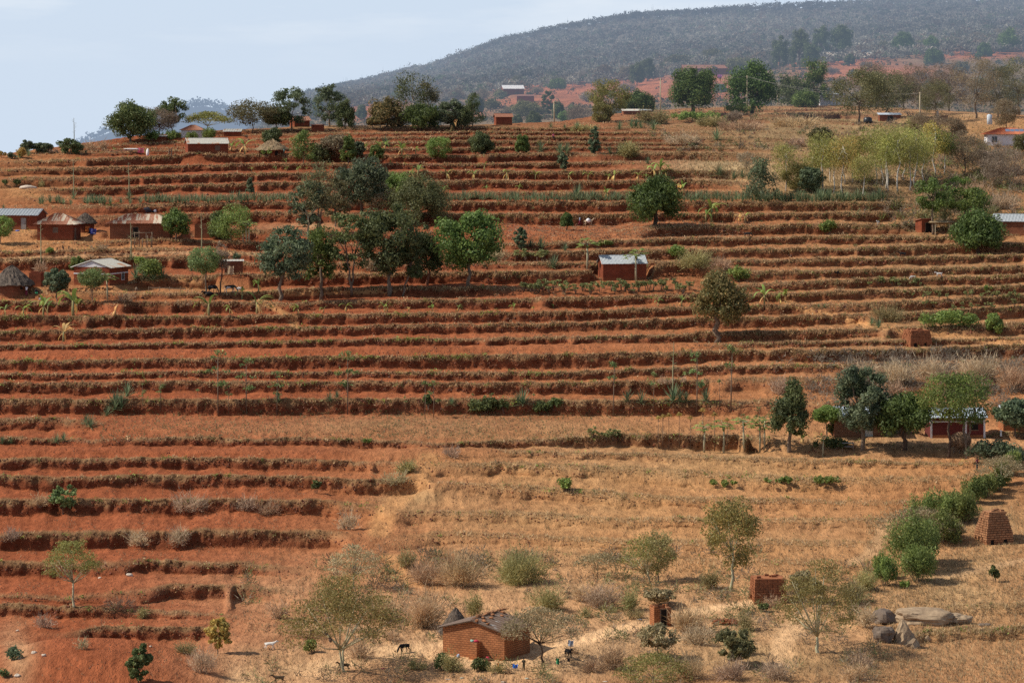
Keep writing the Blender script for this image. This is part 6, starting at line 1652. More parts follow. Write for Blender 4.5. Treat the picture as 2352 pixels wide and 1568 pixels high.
T(1685, 286, 30, 40, 'bare', 'bare grey shrub tree on the plateau edge', seed=198, mat='grey')
T(1714, 390, 42, 40, 'bare', 'leafless small tree standing in the straw field', seed=197, mat='grey', detail=.35)
# distant trees on the far slope
FT = [(1791, 160, 76, 40, 'dark', 'dark distant tree, leftmost of the tall row over the long sheds'), (1836, 160, 92, 46, 'dark', 'dark distant tree, second of the tall row over the long sheds'), (1886, 140, 76, 40, 'dark', 'dark distant tree, third of the tall row over the long sheds'), (1932, 138, 78, 52, 'dark', 'dark distant tree, rightmost of the tall row over the long sheds'), (1862, 162, 60, 40, 'dark', 'lower dark distant tree filling the tall row over the long sheds'),
      (1951, 156, 26, 24, 'dark', 'small dark distant tree before the bluish shed'), (2074, 130, 50, 50, 'mango', 'round distant mango tree right of the long pale shed'), (2146, 148, 34, 42, 'mango', 'low distant mango tree, lower one of two right of the round mango'), (2140, 128, 40, 34, 'dense', 'distant light green tree above the low mango'), (2262, 131, 30, 32, 'mango', 'distant mango tree with shadow on the red field'), (2316, 120, 54, 46, 'dense', 'pale green distant tree near the right edge'), (2246, 136, 12, 12, 'mango', 'tiny distant bush in the red field'),
      (1463, 196, 50, 34, 'dark', 'distant tree, left of two on the red field edge'), (1487, 186, 50, 40, 'dark', 'distant tree, right of two on the red field edge'), (1386, 186, 34, 40, 'brown', 'brown distant tree left of the two on the red field edge'), (1438, 188, 34, 30, 'brown', 'brown distant tree close to the two on the red field edge'), (1188, 290, 26, 22, 'dark', 'small round dark tree just below the plateau'), (1226, 292, 36, 34, 'dark', 'larger round dark tree just below the plateau'), (1282, 275, 40, 26, 'dark', 'dark tree behind the short power pole'), (1258, 262, 52, 28, 'open', 'pale green slim tree behind the short power pole'), (1210, 272, 40, 66, 'olive', 'flat brownish tree left of the short power pole'), (1300, 284, 24, 34, 'dense', 'bright rounded bush tree right of the short power pole'), (1330, 292, 46, 60, 'brown', 'dry rust coloured tree right of the short power pole'), (1654, 214, 18, 26, 'mango', 'small green tree between the big plateau mangoes'), (1012, 200, 26, 34, 'dark', 'distant green tree on the wooded hill above the eucalyptus'), (1280, 208, 26, 36, 'dense', 'distant green tree near the white roofed house'), (1100, 268, 40, 22, 'dark', 'dark slim tree behind the pointed skyline tree'), (830, 282, 34, 24, 'dark', 'dark tree beyond the narrow oval skyline tree'), (730, 270, 60, 24, 'dark', 'dark distant tree between the tall skyline trees'), (1700, 170, 36, 60, 'olive', 'distant olive tree behind the right big mango'), (1560, 160, 30, 60, 'olive', 'distant olive tree above the left big mango'), (1640, 152, 34, 50, 'olive', 'distant olive tree above the long brick house')]
for i, (x, y, h, w, m, lab) in enumerate(FT):
    kind = 'mango' if m == 'mango' else ('bare' if m == 'brown' else ('dense' if m in ('dark', 'dense') else ('olive' if m == 'olive' else 'open')))
    T(x, y, h, w, kind, lab, seed=900 + i, mat={'dark': 'deep'}.get(m, m) if m != 'open' else None, far=True, cb=.12 if m != 'mango' else .05, group='trees on the far slope', name='distant_tree')
# ------------------------------------------------------------------ bananas, agaves, papayas, saplings
PROT = banana_protos(); rosette_protos(); small_protos()
for x, y, h in [(658, 376, 18), (659, 392, 14), (685, 394, 18), (704, 391, 10), (633, 392, 14), (785, 373, 15), (898, 380, 17), (923, 357, 38), (955, 354, 26), (870, 346, 32), (885, 344, 30), (840, 346, 24), (870, 411, 26), (947, 411, 32), (960, 406, 36), (1027, 411, 33), (1088, 411, 29), (1113, 391, 26), (1164, 412, 38), (1018, 447, 28), (1117, 440, 18), (1148, 346, 12), (673, 332, 24), (695, 340, 44), (562, 353, 50), (532, 346, 26), (578, 394, 15), (260, 348, 13),
                (1192, 440, 22), (1230, 412, 30), (1306, 413, 28), (1351, 412, 26), (1411, 414, 32), (1398, 413, 20), (1466, 412, 26), (1484, 412, 18), (1502, 406, 42), (1516, 404, 46), (1528, 408, 34), (1393, 455, 30), (1568, 446, 36), (1634, 506, 66), (1622, 507, 38), (1645, 500, 36), (1711, 508, 30), (1511, 703, 26), (1566, 703, 32), (1756, 698, 50), (1180, 713, 22), (1226, 712, 12), (1271, 708, 14), (1792, 698, 32), (1804, 693, 40),
                (11, 723, 32), (54, 724, 36), (64, 714, 22), (100, 724, 54), (110, 716, 34), (168, 724, 80), (176, 716, 44), (217, 696, 18), (480, 724, 62), (528, 721, 32), (556, 686, 40), (594, 668, 36), (590, 720, 62), (684, 720, 30), (743, 718, 20), (795, 715, 30), (884, 715, 28), (890, 715, 24), (993, 714, 20), (1053, 714, 20), (1845, 1016, 28), (1886, 1012, 28), (1768, 1012, 16), (1430, 345, 16)]:
    banana(x, y, h, False, PROT)
for x, y, h in [(1042, 301, 40), (758, 291, 12), (1557, 446, 32), (146, 784, 54), (265, 724, 32), (938, 715, 14), (1700, 508, 24)]: banana(x, y, h, True, PROT)
for x, y, h in [(1461, 644, 74), (1349, 618, 72), (558, 555, 48), (566, 556, 52), (572, 555, 50), (1617, 1038, 70), (1662, 1038, 74), (1709, 1028, 74), (1745, 1036, 72), (1756, 1028, 76), (247, 689, 62), (1890, 1046, 50)]: papaya(x, y, h)
for x, y, h in [(1409, 952, 118), (1501, 946, 90), (1600, 948, 138), (1679, 944, 148), (1652, 936, 64), (798, 951, 144), (636, 951, 98), (976, 958, 82), (996, 958, 84), (501, 947, 142), (566, 947, 122), (525, 947, 62), (454, 945, 52), (328, 940, 60), (369, 940, 78), (930, 950, 40), (1086, 948, 44), (1744, 1000, 66), (1708, 1000, 50), (1130, 946, 44), (1226, 944, 40)]: sapling(x, y, h)
for x, y, h in [(1512, 1028, 72), (1536, 1028, 78), (1560, 1028, 80), (1586, 1030, 74), (1614, 1026, 88), (1641, 1030, 82), (1670, 1031, 70), (1523, 1026, 74)]: sapling(x, y, h, True, 4)
for x, y, h, pl in [(170, 346, 14, 76), (169, 456, 22, 90), (296, 456, 22, 84), (94, 609, 18, 98), (301, 597, 18, 88), (463, 574, 12, 86), (1546, 922, 46, 138)]: agave(x, y, h, pl)
for x, y, h in [(1441, 921, 32), (1473, 926, 34), (1562, 923, 32), (1576, 921, 26), (1621, 921, 38), (1201, 928, 40), (1190, 926, 28), (757, 921, 26), (774, 913, 22), (1037, 928, 22), (639, 923, 24), (265, 942, 52), (278, 936, 40), (292, 910, 36), (245, 955, 28), (207, 980, 34), (197, 972, 26), (129, 1015, 24), (146, 1012, 24), (5, 1017, 22), (25, 1017, 20), (1271, 615, 36), (1243, 570, 30), (1218, 566, 24), (1298, 575, 22), (1325, 455, 38), (1423, 297, 22), (1451, 293, 26), (1461, 293, 24), (1472, 294, 20), (1501, 296, 26), (1646, 321, 32), (1325, 297, 22), (1265, 293, 16), (1297, 296, 14), (1241, 349, 30), (1286, 351, 28), (1302, 352, 28), (1400, 353, 22), (1422, 352, 22), (1488, 376, 20), (1651, 403, 30), (1686, 411, 24), (1705, 408, 24), (1720, 414, 22), (312, 640, 36), (334, 638, 34), (352, 644, 34), (372, 640, 32), (322, 628, 30), (440, 622, 26), (2002, 745, 22), (2018, 752, 26), (1880, 706, 12), (1893, 706, 12), (65, 358, 20), (46, 362, 12), (197, 352, 12), (8, 478, 12), (885, 335, 26), (775, 335, 22)]: agave(x, y, h)
# the sisal hedge that runs right across the hill
SISL = 'sisal plant in the long spiky hedge row across the upper terraces'
xs = 92.0
while xs < 2030:
    dens = 1.0
    if xs < 330: dens = 0.55
    if 650 < xs < 880 or 905 < xs < 1020 or 1460 < xs < 1555: dens = 0.35
    y = float(np.interp(xs, [90, 300, 500, 700, 1050, 1400, 1700, 1900, 2030], [469, 467, 464.5, 462, 460.5, 461, 462, 463, 463]))
    if RNG.random() < dens:
        h = (20 if xs < 1700 else 25) * RNG.uniform(0.75, 1.35)
        plant_copy('sisal_plant', SISL, 'sisal plant', xs, y + RNG.uniform(-4, 2), h, [('leaves', SIS[int(RNG.integers(0, 5))])], 'sisal hedge row', wide=0.85)
    xs += RNG.uniform(5.5, 9)
# cassava rows
def cass(x0, x1, y0, y1, n, h, label, group):
    for i in range(n): cassava(RNG.uniform(x0, x1), RNG.uniform(y0, y1), h * .82 * RNG.uniform(.7, 1.25), label, group)
cass(1195, 1330, 664, 676, 20, 27, 'cassava bush in the leafy patch left below the clean tin roofed house', 'left cassava patch')
cass(1335, 1600, 664, 676, 34, 27, 'cassava bush in the leafy row right below the clean tin roofed house', 'right cassava row')
cass(1182, 1252, 594, 602, 12, 26, 'cassava bush on the bank above the clean tin roofed house', 'cassava on the bank')
cass(1980, 2115, 652, 660, 16, 20, 'cassava bush on the terrace below the two white goats', 'cassava below the goats')
cass(2040, 2345, 678, 690, 24, 20, 'cassava bush on the terrace bank at the far right', 'cassava on the right bank')
cass(2120, 2345, 705, 716, 14, 20, 'low cassava bush under the far right terrace bank', 'low cassava at the right')
cass(1355, 1430, 1005, 1014, 9, 28, 'cassava bush at the foot of the fallow weedy field', 'cassava by the weedy field')
# ------------------------------------------------------------------ shrubs, one by one
SH = [  # X, Y, H, W, kind, description
 (395, 320, 20, 50, 'hedge', 'green clipped shrub on the left skyline'), (442, 322, 18, 32, 'hedge', 'green clipped shrub by the rusty hipped roof'), (481, 320, 26, 36, 'hedge', 'tall green shrub by the rusty hipped roof'), (350, 322, 24, 44, 'green', 'leafy green shrub under the brown leafless tree'),
 (48, 362, 24, 30, 'yellow', 'bright yellow shrub on the far left skyline'), (4, 362, 18, 22, 'yellow', 'yellow green shrub at the left edge of the skyline'), (28, 364, 14, 26, 'bluish', 'dull shrub on the far left skyline'), (120, 352, 14, 40, 'grey', 'dry shrub on the left skyline'), (210, 345, 20, 46, 'brown', 'dry brown shrub on the left skyline'), (235, 342, 22, 34, 'brown', 'dry brown shrub left of the big skyline tree'),
 (612, 357, 18, 34, 'green', 'light green shrub before the oval thatched hut'), (35, 425, 14, 26, 'dark', 'dark shrub on the left bare slope'), (10, 424, 12, 20, 'dark', 'dark shrub at the left edge of the bare slope'), (95, 428, 14, 22, 'olive', 'olive shrub on the left bare slope'),
 (113, 581, 15, 20, 'green', 'bright green bush in the yard below the rust striped roof'), (225, 572, 16, 56, 'pale', 'pale cut brush heap in the yard'), (345, 640, 44, 60, 'green', 'big leafy bush right of the white gable house'), (322, 612, 26, 40, 'green', 'leafy bush above the white gable house'), (285, 692, 22, 54, 'brown', 'dark brown brush heap below the white gable house'), (95, 628, 30, 44, 'brown', 'dry bush behind the small brick stall'), (542, 596, 18, 24, 'bluish', 'bluish bush above the flat lidded latrine'),
 (415, 702, 12, 60, 'grey', 'grey heap of cut twigs below the cow rail'),
 (1600, 615, 42, 88, 'olive', 'large olive shrub on the bank right of the clean tin roofed house'), (1560, 590, 30, 60, 'green', 'green shrub left of the large olive shrub'), (1658, 620, 34, 60, 'brown', 'straw coloured shrub right of the large olive shrub'), (1694, 645, 32, 62, 'green', 'green shrub on the bank behind the flowering mango'), (1902, 537, 36, 40, 'green', 'green bush on the bank left of the doored latrine'),
 (2045, 735, 32, 90, 'olive', 'broad olive shrub above the red brick stack'), (2180, 752, 38, 140, 'green', 'wide green shrub above the red brick stack'), (2270, 668, 16, 26, 'green', 'round green bush right of the white goats'), (1430, 612, 26, 30, 'pale', 'pale dry grass shrub left above the clean tin roof'), (1390, 566, 16, 36, 'green', 'small green bush below the ploughed field'), (1140, 600, 40, 56, 'pale', 'tall pale dry grass clump right of the wide spreading tree'),
 (1395, 620, 20, 40, 'dark', 'dark bush above the clean tin roof'), (1480, 590, 14, 40, 'pale', 'dry grass clump above the papaya'), (720, 600, 18, 30, 'pale', 'dry clump behind the narrow bright green tree'), (855, 620, 40, 60, 'pale', 'tall dry grass behind the forked tree'),
 (1830, 290, 26, 140, 'brown', 'long band of brown scrub on the plateau'), (1700, 300, 26, 130, 'brown', 'brown scrub on the plateau edge'), (1640, 290, 22, 90, 'olive', 'olive scrub on the plateau edge'), (1575, 330, 28, 110, 'grey', 'greyish scrub at the plateau terraces'), (1830, 335, 22, 70, 'grey', 'grey scrub above the straw field'), (1340, 300, 14, 70, 'olive', 'olive scrub right of the short power pole'), (1500, 282, 30, 90, 'olive', 'olive scrub under the plateau poles'), (1440, 358, 36, 60, 'olive', 'olive scrub bush above the upper bananas'), (1600, 276, 20, 150, 'green', 'green scrub under the left plateau mango'), (1960, 330, 30, 90, 'brown', 'brown scrub above the eucalyptus grove'), (2100, 300, 30, 60, 'olive', 'olive scrub before the tiled house'), (1690, 262, 22, 70, 'green', 'green scrub between the plateau mangoes'),
 (2130, 470, 30, 90, 'brown', 'dry scrub under the eucalyptus grove'), (2230, 460, 40, 110, 'brown', 'dry scrub on the slope right of the grove'), (2310, 480, 40, 90, 'grey', 'grey scrub at the right edge of the slope'), (2200, 430, 26, 70, 'green', 'green scrub on the slope right of the grove'), (2330, 400, 36, 70, 'brown', 'brown scrub at the right edge below the tiled house'), (2280, 520, 30, 50, 'olive', 'olive scrub behind the round mango tree'), (2120, 500, 20, 40, 'olive', 'olive scrub behind the doored latrine'),
 (1975, 870, 44, 100, 'grey', 'grey twiggy scrub behind the compound, left end'), (2060, 880, 50, 110, 'grey', 'grey twiggy scrub behind the compound, middle'), (2150, 870, 54, 110, 'grey', 'grey twiggy scrub over the terraces at right'), (2250, 870, 56, 120, 'grey', 'tall grey scrub at the right over the terraces'), (2330, 890, 60, 80, 'brown', 'brown scrub at the right edge over the compound'), (1795, 905, 44, 60, 'grey', 'grey twiggy scrub left of the slim dark tree'), (2060, 910, 40, 80, 'brown', 'brown scrub directly behind the low mango tree'),
 (1520, 880, 18, 70, 'grey', 'low grey thorn heap on the terrace above the agaves'), (1560, 878, 18, 44, 'grey', 'grey thorn heap touching the agave stalk'), (985, 935, 44, 26, 'dark', 'dark slender bush over the weedy field'), (1040, 1048, 26, 60, 'grey', 'heap of grey brushwood in the gully'), (935, 1085, 30, 70, 'olive', 'olive green shrub at the head of the gully'), (905, 1110, 30, 90, 'pale', 'straw coloured grass bank beside the gully'), (1299, 1128, 36, 40, 'green', 'green shrub on the orange slope'), (726, 1132, 36, 22, 'dark', 'small dark bush on the bank left of the gully'), (842, 1018, 14, 30, 'green', 'bright green tussock on the lip below the weedy field'), (1115, 945, 36, 70, 'dark', 'dark leafy bush over the weedy field'), (1160, 945, 30, 50, 'dark', 'dark leafy bush beside the paired agaves'), (1240, 945, 28, 50, 'dark', 'dark ragged bush right of the paired agaves'), (1275, 940, 26, 40, 'dark', 'bushy weed on the bank right of the paired agaves'),
 (430, 1170, 40, 120, 'grey', 'long grey thorn hedge on the left terrace bank'), (560, 1172, 34, 70, 'grey', 'grey thorn hedge before the gully'), (620, 1180, 40, 80, 'brown', 'dark thorn scrub right of the long grey hedge'), (405, 1250, 46, 60, 'grey', 'tall grey thorn bush over the red terrace'), (330, 1250, 34, 90, 'grey', 'grey thorn scrub left of the tall grey thorn bush'), (25, 1240, 34, 60, 'grey', 'grey thorn scrub at the lower left edge'), (90, 1160, 30, 60, 'brown', 'brown weedy scrub on the lower left bank'), (800, 1215, 40, 70, 'grey', 'grey thorn scrub on the gully bank'), (270, 1395, 26, 90, 'brown', 'dark scrub in the lower left hollow'),
 (1195, 1340, 74, 130, 'olive', 'large yellow green thorn shrub in the middle of the scrub'), (1060, 1345, 80, 120, 'brown', 'tall dry thorn shrub left of the large yellow green one'), (980, 1340, 60, 80, 'brown', 'dry thorn shrub near the eroded gully'), (935, 1300, 40, 50, 'olive', 'olive thorn shrub on the eroded bank'), (975, 1440, 90, 100, 'brown', 'tall straw brown thicket left of the orange brick house'), (1090, 1412, 52, 46, 'olive', 'round topped green bush tree behind the house'), (1260, 1400, 50, 90, 'olive', 'green thorn shrub behind the flat layered tree'), (1380, 1395, 66, 100, 'grey', 'grey thorn thicket in the middle of the scrub'), (1330, 1380, 40, 70, 'brown', 'brown thorn shrub behind the grey thicket'), (1450, 1400, 50, 50, 'olive', 'green topped shrub left of the ruined latrine'), (1465, 1420, 24, 60, 'olive', 'low olive shrub left of the ruined latrine'), (1400, 1405, 18, 40, 'olive', 'low olive shrub along the footpath'), (1350, 1415, 24, 36, 'olive', 'low olive shrub by the bend of the footpath'), (1630, 1350, 52, 46, 'olive', 'olive twiggy bush left of the tall yellowish acacia'), (1580, 1450, 70, 100, 'brown', 'brown thorn bush right of the ruined latrine'), (1605, 1480, 50, 90, 'grey', 'grey thorn scrub below the ruined latrine'), (1410, 1535, 70, 70, 'brown', 'reddish twiggy bush right of the house'), (1360, 1540, 40, 60, 'brown', 'low twiggy scrub right of the house'), (1710, 1445, 40, 56, 'olive', 'olive bush beside the brick rubble'), (1700, 1500, 60, 60, 'olive', 'green bush in the lower right scrub'), (1590, 1555, 60, 100, 'brown', 'brown thorn thicket at the bottom edge, right of the green thorn tree'), (1680, 1560, 50, 120, 'grey', 'grey thorn thicket at the bottom edge'), (1790, 1560, 44, 110, 'grey', 'low grey scrub at the bottom edge left of the path'), (1960, 1560, 50, 90, 'brown', 'twiggy scrub at the bottom edge right of the path'), (1975, 1530, 40, 70, 'grey', 'grey scrub below the boulders'),
 (870, 1420, 60, 110, 'brown', 'dry scrub behind the large acacia'), (640, 1420, 50, 60, 'brown', 'dry thorn scrub left of the large acacia'), (700, 1460, 40, 110, 'brown', 'dry scrub at the left of the large acacia trunk'), (900, 1470, 30, 70, 'brown', 'low dry scrub right of the large acacia trunk'), (715, 1500, 36, 36, 'green', 'small green bush left of the acacia trunk'), (820, 1510, 40, 100, 'brown', 'dry weeds at the foot of the large acacia'), (960, 1535, 26, 60, 'olive', 'green bush at left of the house yard hedge'), (1010, 1535, 40, 40, 'dark', 'dark green bush in the house yard hedge'), (1045, 1540, 46, 60, 'olive', 'tall brownish bush in the house yard hedge'), (1095, 1540, 34, 60, 'dark', 'green bush at the right of the house yard hedge'), (1140, 1545, 26, 50, 'olive', 'low bush at the right end of the house yard hedge'),
 (1175, 1545, 18, 30, 'brown', 'dry low bush with blue cloth on it'), (1320, 1500, 22, 50, 'brown', 'dry bush carrying the pale cloth'), (1755, 1403, 26, 26, 'dark', 'dark green bush before the squat brick stack'), (1770, 1395, 34, 60, 'brown', 'twiggy bush against the squat brick stack'),
 (2085, 1312, 140, 124, 'hedge', 'largest bright green bush of the hedge'), (2130, 1292, 108, 90, 'hedge', 'bright green hedge bush right of the largest'), (2035, 1345, 66, 64, 'hedge', 'bright green hedge bush at the lower end'), (1985, 1355, 50, 60, 'olive', 'dull hedge bush at the lower end of the hedge'), (2140, 1195, 62, 110, 'hedge', 'spreading bright green hedge bush'), (2190, 1180, 56, 70, 'hedge', 'bright green hedge bush in the upper hedge'), (2237, 1155, 66, 66, 'hedge', 'tall rounded bright green bush of the upper hedge'), (2180, 1235, 50, 80, 'greyleaf', 'grey leaved bush behind the hedge'), (2282, 1125, 44, 50, 'dark', 'dark green bush at the upper end of the hedge'), (2325, 1090, 56, 50, 'hedge', 'green hedge bush at the right edge'), (2270, 1060, 50, 110, 'bluish', 'sprawling bluish green thicket at the right edge'), (2330, 1070, 50, 70, 'bluish', 'bluish green thicket cut by the right edge'), (2110, 1335, 84, 90, 'hedge', 'broad lower bush filling the hedge below the largest'), (2165, 1245, 70, 90, 'hedge', 'dark green bush filling the middle of the hedge'), (2215, 1200, 66, 80, 'hedge', 'green bush linking the upper hedge'), (2262, 1140, 56, 64, 'hedge', 'green bush near the top of the hedge'), (2302, 1112, 52, 60, 'hedge', 'green bush near the right end of the hedge'), (2030, 1325, 60, 50, 'hedge', 'small green bush at the front of the hedge'),
 (2078, 1350, 22, 26, 'green', 'small round green bush below the hedge'), (2284, 1335, 44, 26, 'dark', 'small leafy bush in the right hand field'), (1960, 1385, 56, 70, 'olive', 'dull twiggy bush between acacia and boulders'), (1985, 1440, 60, 50, 'grey', 'grey leafless bush left of the boulders'),
 (28, 1515, 34, 42, 'bluish', 'bluish green shrub on the pale bank at lower left'), (12, 1555, 20, 26, 'dark', 'dark green shrub at the lower left corner'), (185, 1490, 34, 40, 'pale', 'pale dead twiggy bush on the red mound'), (330, 1420, 30, 36, 'olive', 'small olive bush on the lower left bank'), (100, 1440, 34, 70, 'grey', 'grey dry weeds on the lower left slope'), (470, 1545, 60, 70, 'grey', 'grey dead bush beside the tan bank'), (430, 1500, 30, 70, 'olive', 'yellowish weeds beside the tan bank'),
 (1915, 1000, 30, 40, 'dark', 'low bush at the corner of the pale door house'), (1910, 1030, 26, 90, 'dark', 'dark hedge of bushes in the shade left of the wooden rack'), (1900, 1110, 20, 60, 'green', 'green bush on the terrace below the compound'), (1790, 1108, 16, 70, 'green', 'green weeds on the terrace below the papayas'), (1660, 1112, 14, 80, 'green', 'low green weeds on the orange terrace'),
]
for x, y, h, w, k, d in SH:
    t = shrub(x, y, h, w, k, None, group='shrubs on the hillside')
    AUTO.append((t, d, None, None))
t = shrub(1651, 183, 10, 16, 'magenta', 'magenta flowering bush beside the distant long brick house', name='flowering_bush', far=True)
# mid distance scrub on the far slope: rounded dry crowns, each one a thing
FS = [(1360, 178), (1385, 200), (1420, 182), (1530, 170), (1555, 172), (1580, 160), (1610, 158), (1690, 150), (1720, 150), (1745, 148), (1770, 160), (1985, 128), (2010, 126), (2035, 122), (2100, 118), (2120, 116), (2165, 112), (2190, 110), (2215, 108), (2240, 102), (2275, 96), (2300, 92), (2340, 86), (1190, 205), (1235, 220), (1265, 200), (1300, 196), (1330, 192), (1150, 225), (1110, 230), (1085, 245), (1050, 232), (1020, 236), (1130, 255), (1170, 262), (840, 240), (865, 225), (1350, 235), (1320, 260), (2010, 190), (2060, 200), (2110, 190), (2160, 180), (2210, 172), (2260, 165), (2310, 175), (2340, 150), (2180, 200), (2250, 200), (2300, 210), (1960, 180), (1930, 200), (1910, 175), (2330, 230), (2080, 215), (2140, 215), (1990, 165), (1440, 215), (1400, 225), (1580, 215)]
for i, (x, y) in enumerate(FS):
    k = ['olive', 'brown', 'grey', 'olive', 'brown'][i % 5]
    t = shrub(x, y, 18 + (i * 7) % 14, 34 + (i * 11) % 22, k, 'dry rounded bush in the distant scrub between far fields and wooded hill', group='distant scrub bushes', name='distant_bush', far=True, dens=1.6)

# ------------------------------------------------------------------ people and animals
def at(x, y): return place(x, y)
person('person in a bright pink top walking alone on the upper terrace', at(1271, 322), 1.6, .3, top='pinkcloth', bottom='darkcloth', stride=.6)
person('person in a checked blue shirt walking behind the loaded donkey', at(1332, 518), 1.7, 1.57, top='greycloth', bottom='maroncloth', stride=1.0, arm_r=((.24, -.10, 1.12), (.16, -.30, 1.10)))
person('person with white top and long dark red skirt standing by the big thatched hut', at(61, 679), 1.65, -.6, top='white', bottom='maroncloth', skirt=True, hat='brownshirt', arm_l=((.25, -.05, 1.12), (.16, -.22, 1.30)))
person('person seated in dark clothes beside the standing woman in the red yard', at(83, 678), 1.6, .5, pose='sit', top='darkcloth', bottom='greencloth')
person('person in pale green shirt standing at the oval hut doorway', at(652, 357), 1.6, 0, top='tealcloth', bottom='brownshirt', arm_l=((.27, -.04, 1.14), (.13, -.2, 1.32)), arm_r=((.27, -.04, 1.14), (.13, -.2, 1.32)))
person('child in dark patterned clothes standing in the yard of the orange brick house', at(1203, 1539), 1.15, .1, top='brownshirt', bottom='brownshirt', arm_l=((.23, -.06, 1.10), (.05, -.17, 1.12)), arm_r=((.23, -.06, 1.10), (.05, -.17, 1.10)))
person('small child in white clothes standing on the swept yard at right', at(2299, 1003), 1.05, 0, top='white', bottom='white', skirt=True)
person('person in dark red shirt behind the bushes by the upper hedge', at(2244, 1080), 1.6, .8, top='maroncloth', bottom='darkcloth')
p = at(1352, 519)
beast('donkey', 'pale donkey carrying a white sack across the ploughed field', 'donkey', p, 1.15, 1.57, M['hide_tan'], ears=1.9, neck=.98, build=.85)
mb = MB(); V, Fc = lump(np.random.default_rng(8), .42, .36, .40, 14, .12); mb.add(V, Fc); o = mb.build('sack', M['white'], None, True); o.location = (p[0] - .05, p[1], p[2] + 1.0); tag(o, 'bulging white sack on the back of the donkey', 'sack')
beast('cow', 'black cow standing by the dead trunk, left of the pied one', 'cow', at(488, 672), 1.25, .9, M['hide_black'], graze=True, horns=True, build=1.05)
beast('cow', 'black and white cow grazing right of the dead trunk', 'cow', at(528, 671), 1.2, 1.57, M['hide_pied'], graze=True, horns=True, build=1.0)
mb = MB(); V, Fc = lump(np.random.default_rng(18), .75, .45, .35, 14, .12); mb.add(V, Fc); mb.tube([(-.6, 0, .1), (-.95, -.1, .35), (-1.2, -.15, .25)], [.22, .17, .08], 8); o = mb.build('calf', M['hide_black'], None, True); pp = at(480, 677); o.location = (pp[0], pp[1], pp[2] + .25); tag(o, 'black calf lying at the feet of the black cow', 'calf')
beast('goat', 'white goat standing on the right terrace, upper of two', 'goat', at(2157, 635), .70, -1.5, M['hide_white'], build=.95, tail=-.6, neck=.88)
beast('goat', 'white goat grazing on the right terrace, lower of two', 'goat', at(2097, 641), .62, -1.2, M['hide_white'], graze=True)
beast('goat', 'white goat climbing the bank left of the doored latrine', 'goat', at(2017, 515), .62, -.6, M['hide_white'], build=.95, neck=.88)
beast('goat', 'black goat browsing on the right terrace, below the doored latrine', 'goat', at(2073, 590), .85, -1.57, M['hide_black'], neck=.88)
beast('goat', 'black goat with lowered head on the bank right of the green mango shadow', 'goat', at(1717, 544), .85, 1.3, M['hide_black'], graze=True)
beast('goat', 'black goat in the shade of a right terrace bank', 'goat', at(1920, 632), .7, 1.5, M['hide_black'], graze=True)
beast('goat', 'white goat on the slope left of the large acacia', 'goat', at(620, 1490), .72, 1.57, M['hide_white'], neck=.88)
beast('goat', 'black goat grazing left of the orange brick house', 'goat', at(929, 1497), .85, -.8, M['hide_black'], graze=True)
beast('goat', 'brown goat standing at the foot of the large acacia', 'goat', at(791, 1539), .72, -1.57, M['hide_brown'], neck=.88)
beast('goat', 'brown goat cut by the bottom edge below the acacia', 'goat', at(641, 1568), .72, -1.3, M['hide_brown'], neck=.88)
beast('goat', 'black goat standing on hind ground below the pale cloth', 'goat', at(1305, 1509), .85, .4, M['hide_black'], neck=.88)

# ------------------------------------------------------------------ small things
def lumpthing(name, label, cat, X, Y, sx, sy, sz, mat, seed=1, rough=.22, sink=.3, group=None, dz=0.0, flat=0.0, rz=0.0, n=16, smooth=True):
    p = at(X, Y); mb = MB(); V, Fc = lump(np.random.default_rng(seed), sx, sy, sz, n, rough, flat); mb.add(V, Fc)
    o = mb.build(name, M[mat], None, smooth); o.location = (p[0], p[1] + sy * .6, p[2] + sz * (1 - 2 * sink) + dz); o.rotation_euler = (0, 0, rz); return tag(o, label, cat, group)
lumpthing('boulder', 'long smooth slab of tan rock at lower right', 'boulder', 2126, 1433, 3.0, 2.0, .85, 'rock', 21, .17, .25, n=44, flat=.2, smooth=False)
lumpthing('boulder', 'flat tail of tan rock right of the long slab', 'boulder', 2192, 1429, 1.7, 1.3, .5, 'rock', 22, .2, .25, n=32, flat=.15, smooth=False)
lumpthing('boulder', 'dark grey rock at the left end of the long slab', 'boulder', 2030, 1432, 1.25, 1.3, .95, 'rock_dark', 23, .2, .3, n=26, smooth=False)
lumpthing('boulder', 'dark brown boulder with hollow underside left of the pyramid rock', 'boulder', 2031, 1474, 1.0, .9, .95, 'rock_dark', 24, .22, .2, n=26, smooth=False)
def pyramid():
    p = at(2084, 1484); mb = MB(); rng = np.random.default_rng(4); n = 18; V = []; Fc = []
    for i in range(9):
        q = i / 8
        for k in range(n):
            a = 2 * math.pi * k / n; r = (1 - q) ** .75 * (1 + .12 * rng.normal()) + .05
            V.append((-.35 * q + 1.35 * r * math.cos(a), 1.1 * r * math.sin(a), -.4 + q * 2.75))
    for i in range(8):
        for k in range(n): Fc.append((i * n + k, i * n + (k + 1) % n, (i + 1) * n + (k + 1) % n, (i + 1) * n + k))
    Fc.append(tuple(8 * n + k for k in range(n))); mb.add(np.array(V), Fc); o = mb.build('boulder', M['rock'], None); o.location = (p[0], p[1] + 1.0, p[2]); tag(o, 'pointed pyramid shaped pale rock below the long slab', 'boulder')
pyramid()
lumpthing('boulder', 'small broken rock right of the pyramid rock', 'boulder', 2131, 1474, .35, .3, .38, 'rock', 25, .25, .2)
lumpthing('boulder', 'low rock ledge in the right hand field', 'boulder', 2262, 1436, .8, .4, .18, 'rock_dark', 26, .2, .3)
